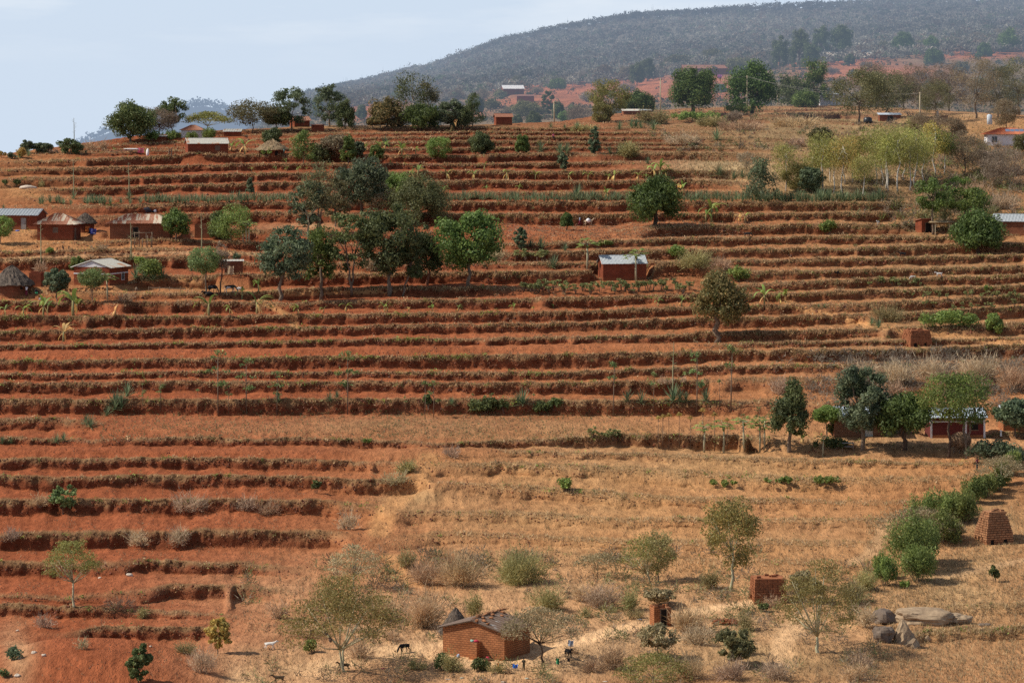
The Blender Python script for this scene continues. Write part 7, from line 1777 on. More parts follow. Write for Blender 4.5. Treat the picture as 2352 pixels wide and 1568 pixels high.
for i, (x, y, s) in enumerate(((78, 1500, .28), (100, 1506, .24), (45, 1512, .2), (40, 1554, .3), (297, 1322, .34), (229, 1327, .2), (345, 1484, .12), (40, 1448, .16))):
    lumpthing('stone', None, 'stone', x, y, s, s * .8, s * .6, 'stone', 40 + i, .25, .25, 'loose pale stones'); AUTO.append((bpy.context.scene.collection.objects[-1], 'pale loose stone', x, y))
# brick rubble
p = at(1673, 1432); mb = MB(); rng = np.random.default_rng(12)
for i in range(60): mb.box(-.2, .2, -.1, .1, 0, .13, rng.uniform(0, 3.1), (rng.normal() * .62, rng.normal() * .4, max(0, .32 - .2 * i / 60 + rng.uniform(-.1, .08))))
o = mb.build('brick_pile', M['kiln_red'], None); o.location = tuple(p); tag(o, 'heap of loose red bricks in the scrub right of the ruined latrine', 'brick pile')
p = at(666, 521); mb = MB()
for i in range(26): mb.box(-.17, .17, -.09, .09, 0, .16, rng.uniform(0, 3.1), (rng.uniform(-3.2, 3.2), rng.normal() * .25, 0))
o = mb.build('drying_bricks', M['kiln_red'], None); o.location = tuple(p); tag(o, 'scatter of moulded bricks drying on the sandy terrace', 'bricks')
p = at(1560, 632); mb = MB()
for i in range(70): mb.box(-.2, .2, -.11, .11, 0, .16, rng.uniform(0, 3.1), (rng.uniform(-2.8, 2.8), rng.normal() * .5, abs(rng.normal()) * .14))
o = mb.build('brick_heap', M['kiln_red'], None); o.location = tuple(p); tag(o, 'long low heap of broken red bricks beside the clean tin roofed house', 'brick pile')
# dry stone kerb of the yard before the white gable house
p0, p1 = at(108, 672), at(262, 664); mb = MB()
for i in range(90):
    q = rng.random(); V, Fc = lump(rng, .2, .18, .15, 8, .3); mb.add(V + np.array([(p1[0] - p0[0]) * q, (p1[1] - p0[1]) * q, (p1[2] - p0[2]) * q + rng.uniform(0, .5)]), Fc)
o = mb.build('stone_wall', M['kiln_brown'], None); o.location = tuple(p0); tag(o, 'low dry stone wall below the white gable house', 'wall')
# pole pen before the long brown house
p = at(330, 568); s = metres(1, p[1]); t = thing('pole_pen', 'open pen of crooked poles before the long brown brick house', 'pen', p)
for i, (x, h) in enumerate(((-21, 34), (-12, 38), (-3, 22), (4, 34), (9, 28), (15, 26), (19, 36))):
    m = MB(); m.tube([(x * s, (i % 2) * .9, -.3), (x * s + .05, (i % 2) * .9, h * s * .6), (x * s, (i % 2) * .9, h * s)], [.09, .075, .06], 5); m.build('post', M['wood'], t, True)
m = MB(); m.tube([(-23 * s, 0, 34 * s), (20 * s, .1, 34 * s)], .06, 5); m.tube([(-20 * s, .9, 33 * s), (21 * s, .9, 34 * s)], .06, 5)
for k in range(5): m.tube([(-21 * s, 0, (6 + 6 * k) * s), (-12 * s, .9, (6 + 6 * k) * s)], .04, 4)
m.build('rail', M['wood'], t, True)
p = at(385, 668); t = thing('cattle_rail', 'low rail of thin poles on short stakes in the red yard', 'rail', p); s = metres(1, p[1]); m = MB(); m.tube([(-45 * s, 0, .55), (0, .05, .45), (42 * s, 0, .3)], .06, 5); m.build('rail', M['wood'], t)
for x in (-43, -18, 5, 30):
    m = MB(); m.tube([(x * s, -.08, -.3), (x * s, -.08, .75)], .05, 5); m.build('post', M['wood'], t)
for i, (x, y) in enumerate(((131, 575), (144, 570), (146, 574), (158, 572))):
    p = at(x, y); m = MB(); m.tube([(0, 0, -.2), (0, 0, .3), (.02, 0, .6)], [.11, .10, .08], 7); o = m.build('tree_stump', M['bark_dark'], None); o.location = tuple(p); tag(o, None, 'stump', 'stumps in the yard'); AUTO.append((o, 'short dark stump', x, y))
lumpthing('log_seat', 'cut log block standing by the door of the long red house', 'log', 27, 530, .28, .25, .35, 'wood', 31, .1, .1)
lumpthing('log_seat', 'cut log block on the path right of the white gable house', 'log', 313, 668, .25, .22, .38, 'wood', 32, .1, .1)
lumpthing('blue_bundle', 'small blue bundle on the ground before the long red house', 'bundle', 40, 530, .4, .2, .12, 'bluecloth', 33, .2, .2)
lumpthing('blue_bundle', 'small bluish bundle in the red yard below the seated person', 'bundle', 93, 686, .35, .2, .1, 'greycloth', 34, .2, .2)
lumpthing('pit_mouth_shade', 'dark shaded mouth of a dug pit before the white gable house', 'pit', 163, 692, 1.7, .5, .75, 'maroon', 35, .12, .35)  # dark coloured lump standing in for the shade in the pit mouth
lumpthing('white_bundle', 'white sack lying right of the pied cow', 'sack', 549, 665, .55, .3, .28, 'white', 36, .2, .2)
lumpthing('dark_tarpaulin', 'black tarpaulin heaped behind the long brown house', 'tarpaulin', 336, 490, 1.5, .6, .75, 'darkcloth', 37, .35, .2)
lumpthing('white_bundle', 'white bundle beside the black tarpaulin', 'bundle', 355, 487, .4, .3, .4, 'white', 38, .15, .2)
lumpthing('white_stone', 'pale heap of gravel on the left bare slope', 'gravel heap', 62, 433, 1.7, .9, .5, 'stone', 39, .15, .3)
def cloth(name, label, X, Y, w, h, mat, up=0.0, n=7, rz=0.0):
    p = at(X, Y); rng = np.random.default_rng(int(X)); V = []; Fc = []
    for i in range(n + 1):
        for j in range(n + 1):
            a, b = i / n, j / n; V.append(((a - .5) * w * (1 - .12 * b), .08 * math.sin(a * 9 + b * 2) + .03 * rng.normal(), up + h * (1 - b) + .04 * math.sin(a * 7)))
    for i in range(n):
        for j in range(n): q = i * (n + 1) + j; Fc.append((q, q + n + 1, q + n + 2, q + 1))
    mb = MB(); mb.add(np.array(V), Fc); o = mb.build(name, M[mat], None, True); o.location = (p[0], p[1] - .1, p[2]); o.rotation_euler = (0, 0, rz); return tag(o, label, 'cloth')
cloth('hanging_cloth', 'blue and white patterned cloth hung between the hip roofed houses', 214, 539, 1.1, .95, 'pattern', .1)
cloth('hanging_cloth', 'orange cloth hung beside the patterned cloth', 201, 534, .8, .9, 'orangecloth', .2, rz=.5)
cloth('hanging_cloth', 'dark cloth hung between orange and patterned cloths', 207, 538, .5, 1.0, 'darkcloth', .1)
cloth('hanging_cloth', 'dusty cloth hung on the flat lidded latrine', 530, 633, 1.0, 1.3, 'hide_tan', .25)
cloth('hanging_cloth', 'blue cloth spread on a dry bush near the child', 1183, 1538, .5, .35, 'bluecloth', .2)
cloth('hanging_cloth', 'orange red cloth on a bush below the gable wall', 1146, 1541, .35, .6, 'orangecloth', .15)
cloth('hanging_cloth', 'green cloth hung on a stick below the layered tree', 1281, 1530, .3, .55, 'greencloth', .25)
cloth('hanging_cloth', 'dark blue cloth on a bush right of the green cloth', 1306, 1524, .25, .35, 'darkcloth', .25)
cloth('hanging_cloth', 'pale blue cloth spread on a bush above the black goat', 1311, 1490, .5, .55, 'greycloth', .3)
cloth('hanging_cloth', 'pink cloth hanging from the rack of poles below the skyline', 323, 354, 1.4, 1.0, 'pinkcloth', .3)
lumpthing('white_bundle', 'white sack standing right of the pink cloth', 'sack', 339, 357, .3, .3, .8, 'white', 48, .15, .1)
lumpthing('white_bundle', 'white sheet laid along the rack of poles', 'sheet', 305, 350, 1.8, .4, .16, 'white', 49, .15, .1, dz=.6)
p = at(290, 354); t = thing('pole_rack', 'low rack of thin poles with a white sheet below the skyline', 'rack', p); s = metres(1, p[1]); m = MB(); m.tube([(-40 * s, 0, .5), (40 * s, 0, .9)], .07, 5); m.build('rail', M['wood'], t)
for x in (-22, 10, 34):
    m = MB(); m.tube([(x * s, .1, -.3), (x * s, .1, .75)], .07, 5); m.build('post', M['wood'], t)
p = at(392, 356); t = thing('gate_posts', 'pair of stout grey posts left of the topmost red house', 'posts', p)
for x, h in ((-.35, 1.3), (.15, 1.5)):
    m = MB(); m.tube([(x, 0, -.3), (x + .05, 0, h)], [.16, .12], 6); m.build('post', M['wood'], t)
p = at(1947, 1031); t = thing('wooden_rack', 'low wooden drying rack with grey slats before the pale door house', 'rack', p)
m = MB()
for i in range(7): m.box(-.75 + .215 * i, -.56 + .215 * i, -.5, .5, .78, .82)
m.build('top', M['door'], t); m = MB(); m.box(-.7, .7, -.45, .45, .36, .42); m.build('shelf', M['door'], t)
for x in (-.68, .68):
    for y in (-.42, .42): m = MB(); m.tube([(x, y, -.2), (x, y, .778)], .05, 5); m.build('leg', M['wood'], t)
p = at(2042, 1002); m = MB(); V, Fc = loft([(0, 0, 0, .40, .40), (0, 0, .3, .46, .46), (0, 0, .8, .44, .44), (0, 0, .9, .34, .34)], 18); m.add(V, Fc); o = m.build('water_drum', M['plastic'], None, True); o.location = tuple(p); tag(o, 'dark round water drum at the corner of the pale door house', 'drum')
# straw stack on its platform
p = at(2206, 1036); t = thing('straw_stack', 'big heap of straw on a platform under the feathery trees', 'straw stack', p)
m = MB(); V, Fc = lump(np.random.default_rng(77), 1.25, 1.0, .95, 22, .16); m.add(V + np.array([0, 0, 1.45]), Fc); hs = m.build('heap', M['thatch'], t, True)
nn = 1500; dd = unit(nn, rng); P = dd * np.array([1.25, 1.0, .95]) + np.array([0, 0, 1.45]); Ds = np.cross(dd, unit(nn, rng)); Ds[:, 2] -= .5; Bs = np.cross(dd, Ds) * .04
obj('straw', mesh_from('straw', np.stack([P - Bs, P + Bs, P + Ds * .55 + dd * .08], 1).reshape(-1, 3), [np.arange(3 * nn).reshape(-1, 3)], M['thatch_straw']), t)
for x in (-.9, -.2, .4, .9): m = MB(); m.tube([(x, -.5, -.3), (x, -.5, .9)], .07, 5); m.build('post', M['wood'], t)
# thatched lean-to by the latrine
p = at(2172, 534); t = thing('thatched_shelter', 'low open shelter with straw roof between latrine and round mango', 'shelter', p)
m = MB(); V, Fc = lump(np.random.default_rng(78), 2.3, 1.4, .32, 20, .18); m.add(V + np.array([-.6, .6, 1.75]), Fc); m.build('thatched_roof', M['thatch'], t, True)
for x in (-1.8, .6, .9): m = MB(); m.tube([(x, -.3, -.3), (x, -.3, 1.7)], .07, 5); m.build('post', M['pole'], t)
# water tanks, gate
p = at(2273, 285); m = MB(); V, Fc = loft([(0, 0, -.3, .6, .6), (0, 0, 2.0, .6, .6), (0, 0, 2.25, .35, .35)], 16); m.add(V, Fc); o = m.build('water_tank', M['bluetank'], None, True); o.location = tuple(p); tag(o, 'pale grey upright water tank above the orange tiled house', 'water tank')
p = at(1993, 283); m = MB(); V, Fc = loft([(0, 0, 0, .9, .9), (0, 0, .5, 1.0, 1.0), (0, 0, 1.2, .95, .95), (0, 0, 1.45, .5, .5)], 16); m.add(V, Fc); o = m.build('water_tank', M['plastic'], None, True); o.location = tuple(p); tag(o, 'dark plastic water tank among the brown trees', 'water tank')
p = at(2155, 285); t = thing('gateway', 'grey wooden gateway post and frame right of the brown trees', 'gate', p); m = MB(); m.box(-.3, .1, -.1, .1, -.3, 3.0); m.build('post', M['door'], t); m = MB(); m.box(.104, 2.2, -.05, .05, .4, 2.0); m.build('panel', M['shutter'], t)
# power poles and cables
POLES = []
for x, y, h, lab in ((1517, 264, 84, 'thin wooden power pole left of the left plateau mango'), (1716, 261, 88, 'thin wooden power pole before the right plateau mango'), (2113, 287, 76, 'power pole at the right end of the cables'), (1273, 281, 48, 'short leaning power pole behind the brow'), (1786, 243, 26, 'short white post right of the right plateau mango')):
    p = at(x, y); H = metres(h, p[1]); t = thing('power_pole', lab, 'pole', p, 0, 'power poles'); m = MB(); m.tube([(0, 0, -.5), (0, 0, H * .5), (-.1 if x == 1273 else 0, 0, H)], [.16, .14, .11], 6); m.build('pole', M['pole'], t, True)
    c = MB(); c.box(-.45, .45, -.05, .05, H - .35, H - .24); c.build('crossarm', M['wood'], t)
    POLES.append((p, H))
def cable(a, b, dx, sag, lab):
    (p, H), (q, G) = POLES[a], POLES[b]; A = p + np.array([dx, 0, H - .22]); B = q + np.array([dx, 0, G - .22]); pts = []
    for i in range(25): u = i / 24; pts.append(tuple(A + (B - A) * u - np.array([0, 0, sag * 4 * u * (1 - u)])))
    m = MB(); m.tube(pts, .014, 4); o = m.build('power_cable', M['wire'], None); tag(o, lab, 'cable')
cable(1, 2, -.4, 1.6, 'upper power cable sagging right from the mango pole'); cable(1, 2, .4, 2.2, 'lower power cable sagging right from the mango pole')
cable(0, 1, -.4, .6, 'power cable between the two plateau mango poles'); cable(3, 0, -.4, .8, 'power cable from the short leaning pole to the plateau')
# weaver nests in the large acacia
rngn = np.random.default_rng(3)
for i, (x, y) in enumerate(((705, 1430), (725, 1424), (745, 1432), (750, 1450), (760, 1465), (715, 1448), (770, 1418))):
    pb = at(776, 1541); s = metres(1, pb[1]); m = MB(); V, Fc = lump(rngn, .16, .16, .24, 10, .15); m.add(V, Fc); m.tube([(0, 0, .1), (0, 0, .6)], .02, 3)
    o = m.build('bird_nest', M['thatch_dark'], None, True); o.location = (pb[0] + (x - 776) * s, pb[1] - .6, pb[2] + (1541 - y) * s); tag(o, 'woven bird nest hanging under the large yellow flowered acacia', 'bird nest', 'hanging bird nests')
# rubbish near the house
for i, (x, y, m_) in enumerate(((1105, 1560, 'ash'), (1155, 1566, 'stone'), (1030, 1560, 'stone'), (1060, 1557, 'ash'), (1210, 1558, 'ash'), (1390, 1565, 'stone'), (1470, 1422, 'white'), (880, 1535, 'maroncloth'))):
    lumpthing('litter_scrap', None, 'litter', x, y, .22, .16, .05, m_, 60 + i, .3, .2, 'scraps on the ground'); AUTO.append((COL.objects[-1], 'flat pale scrap of litter' if m_ != 'maroncloth' else 'dark crumpled scrap', x, y))
# ------------------------------------------------------------------ grass on the banks, weeds, stubble: stuff
rg = np.random.default_rng(99)
def off_path(px, py):
    ok = np.ones(len(px), bool)
    for pl, hw, c, w in PATHS:
        for (x0, y0), (x1, y1) in zip(pl[:-1], pl[1:]):
            ex, ey = x1 - x0, (y1 - y0) * 2.2; qx, qy = px - x0, (py - y0) * 2.2
            t = np.clip((qx * ex + qy * ey) / (ex * ex + ey * ey), 0, 1); ok &= np.hypot(qx - t * ex, qy - t * ey) > hw * 1.6 * rg.uniform(.6, 1.3, len(px))
    return ok
def zone(u, v, X, Y, rx, ry): return np.exp(-(((u / K - X) / rx) ** 2 + ((v / K - Y) / ry) ** 2))
def grass_density(u, v):
    d = np.full_like(np.asarray(v, float), 0.9)
    d = d * np.interp(v, [125, 200, 300, 400, 470, 650], [1.5, 1.5, 1.15, 0.9, 0.8, 0.7])
    d = d * (0.55 + 0.65 * sstep(300, 900, u))
    d = d * (0.35 + 1.1 * (0.5 + 0.5 * vnoise(u * 0.06, v * 0.9, 0, 201)))
    d = d * (1 - .65 * (1 - sstep(400, 520, u)) * sstep(415, 450, v)) * (1 - .3 * np.exp(-(((v - 360) / 50) ** 2)))
    return d * 4.2
P, u, v, q = lip_points(rg, grass_density, 0.45, 1.0)
n = len(P); mix = rg.random(n)[:, None]
warm = np.array((0.60, 0.39, 0.21)); dull = np.array((0.40, 0.255, 0.14)); pale = np.array((0.80, 0.60, 0.34))
c = dull * (1 - mix) + warm * mix
pl = (rg.random(n) < 0.12 + 0.25 * sstep(440, 560, v) * sstep(420, 560, u))[:, None]; c = np.where(pl, pale, c)
lr = (sstep(420, 470, u) * sstep(440, 455, v))[:, None] * .4; c = c * (1 - lr) + pale * lr
gr = (rg.random(n) < (0.03 + 0.10 * sstep(760, 980, u)))[:, None]; c = np.where(gr, np.array((0.30, 0.30, 0.11)), c)
pxm = P[:, 1] / F
V, Fq, cc = blades_mesh(P, rg.uniform(0.20, 0.50, n) * np.interp(v, [130, 250, 400, 650], [1.15, 1.1, 1.0, .9]), 0.24 * pxm, 6, rg, 0.95, c)
o = obj('dry_grass', mesh_from('dry_grass', V, [Fq], M['tuft'], col=cc)); tag(o, 'brown dry grass hanging over the banks of the terraces', 'grass', kind='stuff')
# bushy overhanging growth: leaf clumps on the lips
P, u, v, q = lip_points(rg, lambda u, v: (0.10 + 0.5 * sstep(0.1, 0.7, vnoise(u * 0.02, v * 0.4, 0, 231))) * np.interp(v, [120, 260, 330, 460, 560], [1.0, .7, .35, .3, .4]) * (1 - .75 * sstep(430, 455, v)), 0.5, 1.0)
n = len(P); lob = np.repeat(P, 16, 0) + rg.normal(size=(n * 16, 3)) * np.repeat(rg.uniform(.18, .42, n), 16)[:, None] * np.array([1.2, .6, .7]) + np.array([0, -.05, .12])
V, Fq = leaf_quads(lob, 0.13, rg, .4, None)
cb = np.where((rg.random(n) < .18)[:, None], np.array((0.28, 0.28, 0.10)), np.array((0.50, 0.34, 0.185)) * rg.uniform(.7, 1.4, (n, 1)))
o = obj('bank_scrub', mesh_from('bank_scrub', V, [Fq], M['tuft'], col=np.repeat(np.repeat(cb, 16, 0), 4, 0))); tag(o, 'low brownish scrub growing over the terrace lips', 'scrub', kind='stuff')
# green weed tussocks, mostly on the middle left terraces
def weed_density(u, v):
    d = 0.9 * np.exp(-(((v - 345) / 42) ** 2)) * (1 - 0.6 * sstep(560, 800, u)) + 0.22 + 0.45 * np.exp(-(((v - 500) / 60) ** 2)) * sstep(450, 600, u)
    return d * sstep(-0.05, 0.55, vnoise(u * 0.035, v * 0.7, 0, 211)) * 0.30
P, u, v, q = lip_points(rg, weed_density, 0.62, 1.0)
n = len(P); k = 14; C = np.repeat(P, k, 0) + rg.normal(size=(n * k, 3)) * np.repeat(rg.uniform(.14, .38, n), k)[:, None] * np.array([1.1, .6, .6]) + np.array([0, -.03, .12])
V, Fq = leaf_quads(C, 0.11, rg, .5, None)
cw = np.array((0.26, 0.32, 0.08)) * rg.uniform(.7, 1.4, (n, 1)) + np.array((0.04, 0.02, 0.0)) * rg.random((n, 1))
o = obj('green_weeds', mesh_from('green_weeds', V, [Fq], M['tuft'], col=np.repeat(np.repeat(cw, k, 0), 4, 0))); tag(o, 'small green weeds dotted along the terrace lips', 'weeds', kind='stuff')
# dry growth standing on the unploughed ground, straw field, scrub floor
def scatter(name, label, n, box, h, per, cols, spread=.5, wfac=.24, thin=None, cat='grass'):
    P, u, v = surf_points(rg, n, *box)
    if thin is not None:
        kz = (rg.random(n) < thin(u / K, v / K)) & off_path(u / K, v / K); P, u, v = P[kz], u[kz], v[kz]
    m = len(P); w = rg.random(m); cols = np.array(cols); ci = cols[rg.integers(0, len(cols), m)] * rg.uniform(.75, 1.25, (m, 1))
    V, Fq, cc = blades_mesh(P, .75 * h * rg.uniform(.5, 1.3, m), .75 * wfac * P[:, 1] / F, per, rg, spread, (ci * 1.35).clip(0, .75))
    o = obj(name, mesh_from(name, V, [Fq], M['tuft'], col=cc)); tag(o, label, cat, kind='stuff'); return o
scatter('straw_field', 'pale golden grass standing in the upper right field', 7000, (1530, 2060, 355, 470), .8, 5, [(0.42, 0.32, 0.19), (0.36, 0.26, 0.15), (0.40, 0.30, 0.17)], .35, .3, lambda x, y: np.clip(np.exp(-(((x - 1750) / 190) ** 2 + ((y - 385) / 26) ** 2)) * 1.3 + .8 * np.exp(-(((x - 1980) / 130) ** 2 + ((y - 425) / 40) ** 2)), 0, 1))
scatter('field_weeds', 'thin grey green weeds over the fallow red field', 5200, (230, 1500, 940, 1008), .34, 5, [(0.20, 0.19, 0.09), (0.28, 0.22, 0.12), (0.15, 0.15, 0.06)], .9, .3, lambda x, y: .35 + .5 * (vnoise(x * .01, y * .05, 0, 5) > -.1), 'weeds')
scatter('scrub_grass', 'dry brown grass on the scrubby valley floor', 15000, (560, 2352, 1270, 1590), .42, 5, [(0.36, 0.25, 0.13), (0.26, 0.175, 0.095), (0.22, 0.16, 0.10), (0.44, 0.32, 0.17)], .9, .3, lambda x, y: np.clip(.15 + .7 * (vnoise(x * .012, y * .03, 0, 6) > -.05) * (1 - .85 * np.exp(-(((x - 1500) / 320) ** 2 + ((y - 1420) / 30) ** 2))) * (1 - .9 * np.exp(-(((x - 1180) / 240) ** 2 + ((y - 1520) / 30) ** 2))) * (1 - .8 * np.exp(-(((x - 820) / 300) ** 2 + ((y - 1520) / 45) ** 2))), 0, 1))
scatter('hedge_grass', 'tan dry grass beside the hedge and boulders', 9000, (1990, 2352, 1180, 1590), .5, 5, [(0.44, 0.32, 0.17), (0.34, 0.24, 0.13), (0.25, 0.18, 0.10)], .8, .3, lambda x, y: .55 + 0 * x)
scatter('slope_grass', 'dry grass on the upper right slope', 15000, (1560, 2352, 262, 520), .5, 5, [(0.36, 0.26, 0.13), (0.28, 0.20, 0.11), (0.20, 0.15, 0.09), (0.16, 0.15, 0.06)], .7, .3, lambda x, y: np.clip(.25 + .5 * sstep(1950, 2150, x) + .3 * vnoise(x * .01, y * .04, 0, 8), 0, 1))
scatter('left_dry_weeds', 'sparse dry weeds on the lower red terraces', 5000, (0, 900, 1100, 1560), .32, 5, [(0.28, 0.18, 0.10), (0.22, 0.14, 0.085), (0.36, 0.25, 0.14)], .9, .28, lambda x, y: (vnoise(x * .012, y * .03, 0, 9) > .05) * .8, 'weeds')
scatter('orange_field_weeds', 'sparse dry stalks on the orange terraces', 5000, (880, 2050, 1010, 1300), .30, 5, [(0.42, 0.29, 0.15), (0.30, 0.20, 0.11), (0.20, 0.19, 0.08)], .9, .28, lambda x, y: (vnoise(x * .012, y * .05, 0, 19) > -.05) * .7, 'weeds')
scatter('mid_right_grass', 'tufts of tan grass on the right hand terraces', 9000, (1500, 2352, 470, 830), .34, 5, [(0.34, 0.24, 0.12), (0.24, 0.17, 0.09), (0.17, 0.15, 0.06)], .9, .3, lambda x, y: (vnoise(x * .012, y * .09, 0, 29) > -.1) * .8)
def bush_mass(name, label, n, box, hr, cols, thin, leaf=0.8):
    P, u, v = surf_points(rg, n, *box); kz = (rg.random(n) < thin(u / K, v / K)) & off_path(u / K, v / K); P = P[kz]; m = len(P); h = rg.uniform(*hr, m); w = h * rg.uniform(.9, 1.6, m); k = 34
    d = unit(m * k, rg); d[:, 2] = np.abs(d[:, 2]); A = np.repeat(P, k, 0) + d * np.repeat(np.column_stack([w * .5, w * .4, h * .85]), k, 0) * rg.uniform(.25, .8, (m * k, 1)); B = A + d * np.repeat(h, k)[:, None] * rg.uniform(.15, .4, (m * k, 1)) + rg.normal(size=(m * k, 3)) * np.repeat(h, k)[:, None] * .10
    sd = np.cross(B - A, unit(m * k, rg)); sd /= np.linalg.norm(sd, axis=1, keepdims=True) + 1e-9; sd *= leaf * .5 * np.repeat(P[:, 1], k)[:, None] / F
    c = np.array(cols)[rg.integers(0, len(cols), m)] * rg.uniform(.75, 1.3, (m, 1))
    o = obj(name, mesh_from(name, np.stack([A - sd, A + sd, B], 1).reshape(-1, 3), [np.arange(3 * m * k).reshape(-1, 3)], M['tuft'], col=np.repeat(np.repeat(c, k, 0), 3, 0))); tag(o, label, 'scrub', kind='stuff')
TW = [(0.26, 0.20, 0.14), (0.22, 0.165, 0.11), (0.30, 0.235, 0.16), (0.17, 0.17, 0.075)]
bush_mass('slope_scrub', 'dry brown scrub covering the slope at upper right', 1700, (1900, 2352, 330, 530), (1.0, 2.6), TW + [(0.18, 0.20, 0.07)], lambda x, y: np.clip((x - 1950) / 200, 0, 1) * (.35 + .5 * (vnoise(x * .012, y * .04, 0, 61) > -.1)))
bush_mass('plateau_scrub', 'low brown scrub on the plateau terraces', 700, (1480, 2120, 262, 350), (.6, 1.7), TW + [(0.15, 0.17, 0.07)], lambda x, y: .75 * (vnoise(x * .014, y * .07, 0, 62) > .05))
bush_mass('valley_scrub', 'dry thorn scrub scattered over the valley floor', 2000, (560, 2020, 1265, 1580), (.5, 2.0), TW + [(0.20, 0.21, 0.08), (0.26, 0.25, 0.11)], lambda x, y: .8 * (vnoise(x * .009, y * .02, 0, 63) > -.15) * (1 - np.exp(-(((x - 1180) / 240) ** 2 + ((y - 1510) / 60) ** 2))) * (1 - .9 * np.exp(-(((x - 820) / 250) ** 2 + ((y - 1540) / 40) ** 2))))
bush_mass('compound_scrub', 'grey leafless scrub on the terraces behind the right compound', 700, (1760, 2352, 812, 935), (.7, 2.3), [(0.25, 0.20, 0.15), (0.20, 0.165, 0.125), (0.30, 0.25, 0.19)], lambda x, y: np.clip((x - 1760) / 260, 0, 1) * (.4 + .5 * (vnoise(x * .012, y * .04, 0, 64) > -.1)))
bush_mass('terrace_weeds', 'small tan and green weeds on banks of the right terraces', 1500, (1100, 2352, 470, 830), (.3, .9), [(0.34, 0.25, 0.14), (0.24, 0.18, 0.10), (0.17, 0.18, 0.07)], lambda x, y: .7 * (vnoise(x * .012, y * .09, 0, 65) > .1) * np.clip((x - 1000) / 700, 0.15, 1), .6)
# pale maize stalks lying on the ploughed field
P, u, v = surf_points(rg, 900, 1130, 1720, 508, 545)
a = rg.uniform(0, 3.14, len(P)); dl = np.column_stack([np.cos(a), np.sin(a) * .6, rg.uniform(-.05, .12, len(P))]) * rg.uniform(.3, .9, (len(P), 1)); bb = np.array([0, 0, .055])
V = np.stack([P + bb * .3, P + dl + bb * .3, P + dl + bb * 1.5, P + bb * 1.5], 1).reshape(-1, 3)
o = obj('maize_stubble', mesh_from('maize_stubble', V, [np.arange(len(V)).reshape(-1, 4)], M['tuft'], col=np.repeat(np.array([(0.62, 0.47, 0.28)]) * rg.uniform(.6, 1.1, (len(P), 1)), 4, 0))); tag(o, 'pale maize stalks lying on the ploughed field', 'stubble', kind='stuff')
# clods of ploughed soil
P1, u1, v1 = surf_points(rg, 5500, -20, 2370, 1000, 1590); P2, u2, v2 = surf_points(rg, 9000, -20, 2370, 690, 1000); P3, _, _ = surf_points(rg, 1500, 1120, 1750, 508, 548)
P = np.concatenate([P1, P2, P3]); m = len(P); s = rg.uniform(.35, 1.05, m) * 1.0 * P[:, 1] / F
oct_ = np.array([(1, 0, 0), (0, 1, 0), (-1, 0, 0), (0, -1, 0), (0, 0, 1.0)]) ; J = rg.uniform(.7, 1.3, (m, 5, 1))
V = (P[:, None, :] + oct_[None] * s[:, None, None] * J).reshape(-1, 3); b0 = (np.arange(m) * 5)[:, None]
Fq = np.concatenate([b0 + np.array([i, (i + 1) % 4, 4]) for i in range(4)])
px, py = (512 + F * P[:, 0] / P[:, 1]) / K, (VH - F * P[:, 2] / P[:, 1]) / K
ln = sstep(0, 1, (px - 600) / 1500 + (py - 900) / 2200)[:, None]; cc = (C_RED * (1 - ln) + C_ORG * .85 * ln) * rg.uniform(.6, 1.15, (m, 1))
o = obj('soil_clods', mesh_from('soil_clods', V, [Fq], M['tuft'], col=np.repeat(cc, 5, 0))); tag(o, 'clods of red soil on the ploughed terraces', 'soil clods', kind='stuff')

# lumps of earth that stand out of the cut banks
P, u, v, q = lip_points(rg, lambda u, v: .62 * np.interp(v, [120, 250, 450, 650], [.4, .9, 1.0, .9]) * (1 - .5 * sstep(500, 800, u) * sstep(430, 460, v)), .05, .9)
m = len(P); s = rg.uniform(.6, 1.7, m) * P[:, 1] / F; J = rg.uniform(.6, 1.3, (m, 5, 1)); oc2 = np.array([(1, 0, 0), (0, 0, 1), (-1, 0, 0), (0, 0, -1), (0, -.9, .2)])
V = (P[:, None, :] + np.array([0, .05, 0]) + oc2[None] * s[:, None, None] * J).reshape(-1, 3); b0 = (np.arange(m) * 5)[:, None]; Fq = np.concatenate([b0 + np.array([i, (i + 1) % 4, 4]) for i in range(4)])
ln = (sstep(430, 640, u) * sstep(430, 470, v))[:, None]; cc = (np.array((0.235, 0.070, 0.032)) * (1 - ln) + C_ORG * .85 * ln) * rg.uniform(.55, 1.25, (m, 1))
o = obj('bank_earth', mesh_from('bank_earth', V, [Fq], M['tuft'], col=np.repeat(cc, 5, 0))); tag(o, 'lumps of red earth on the cut terrace banks', 'earth lumps', kind='stuff')

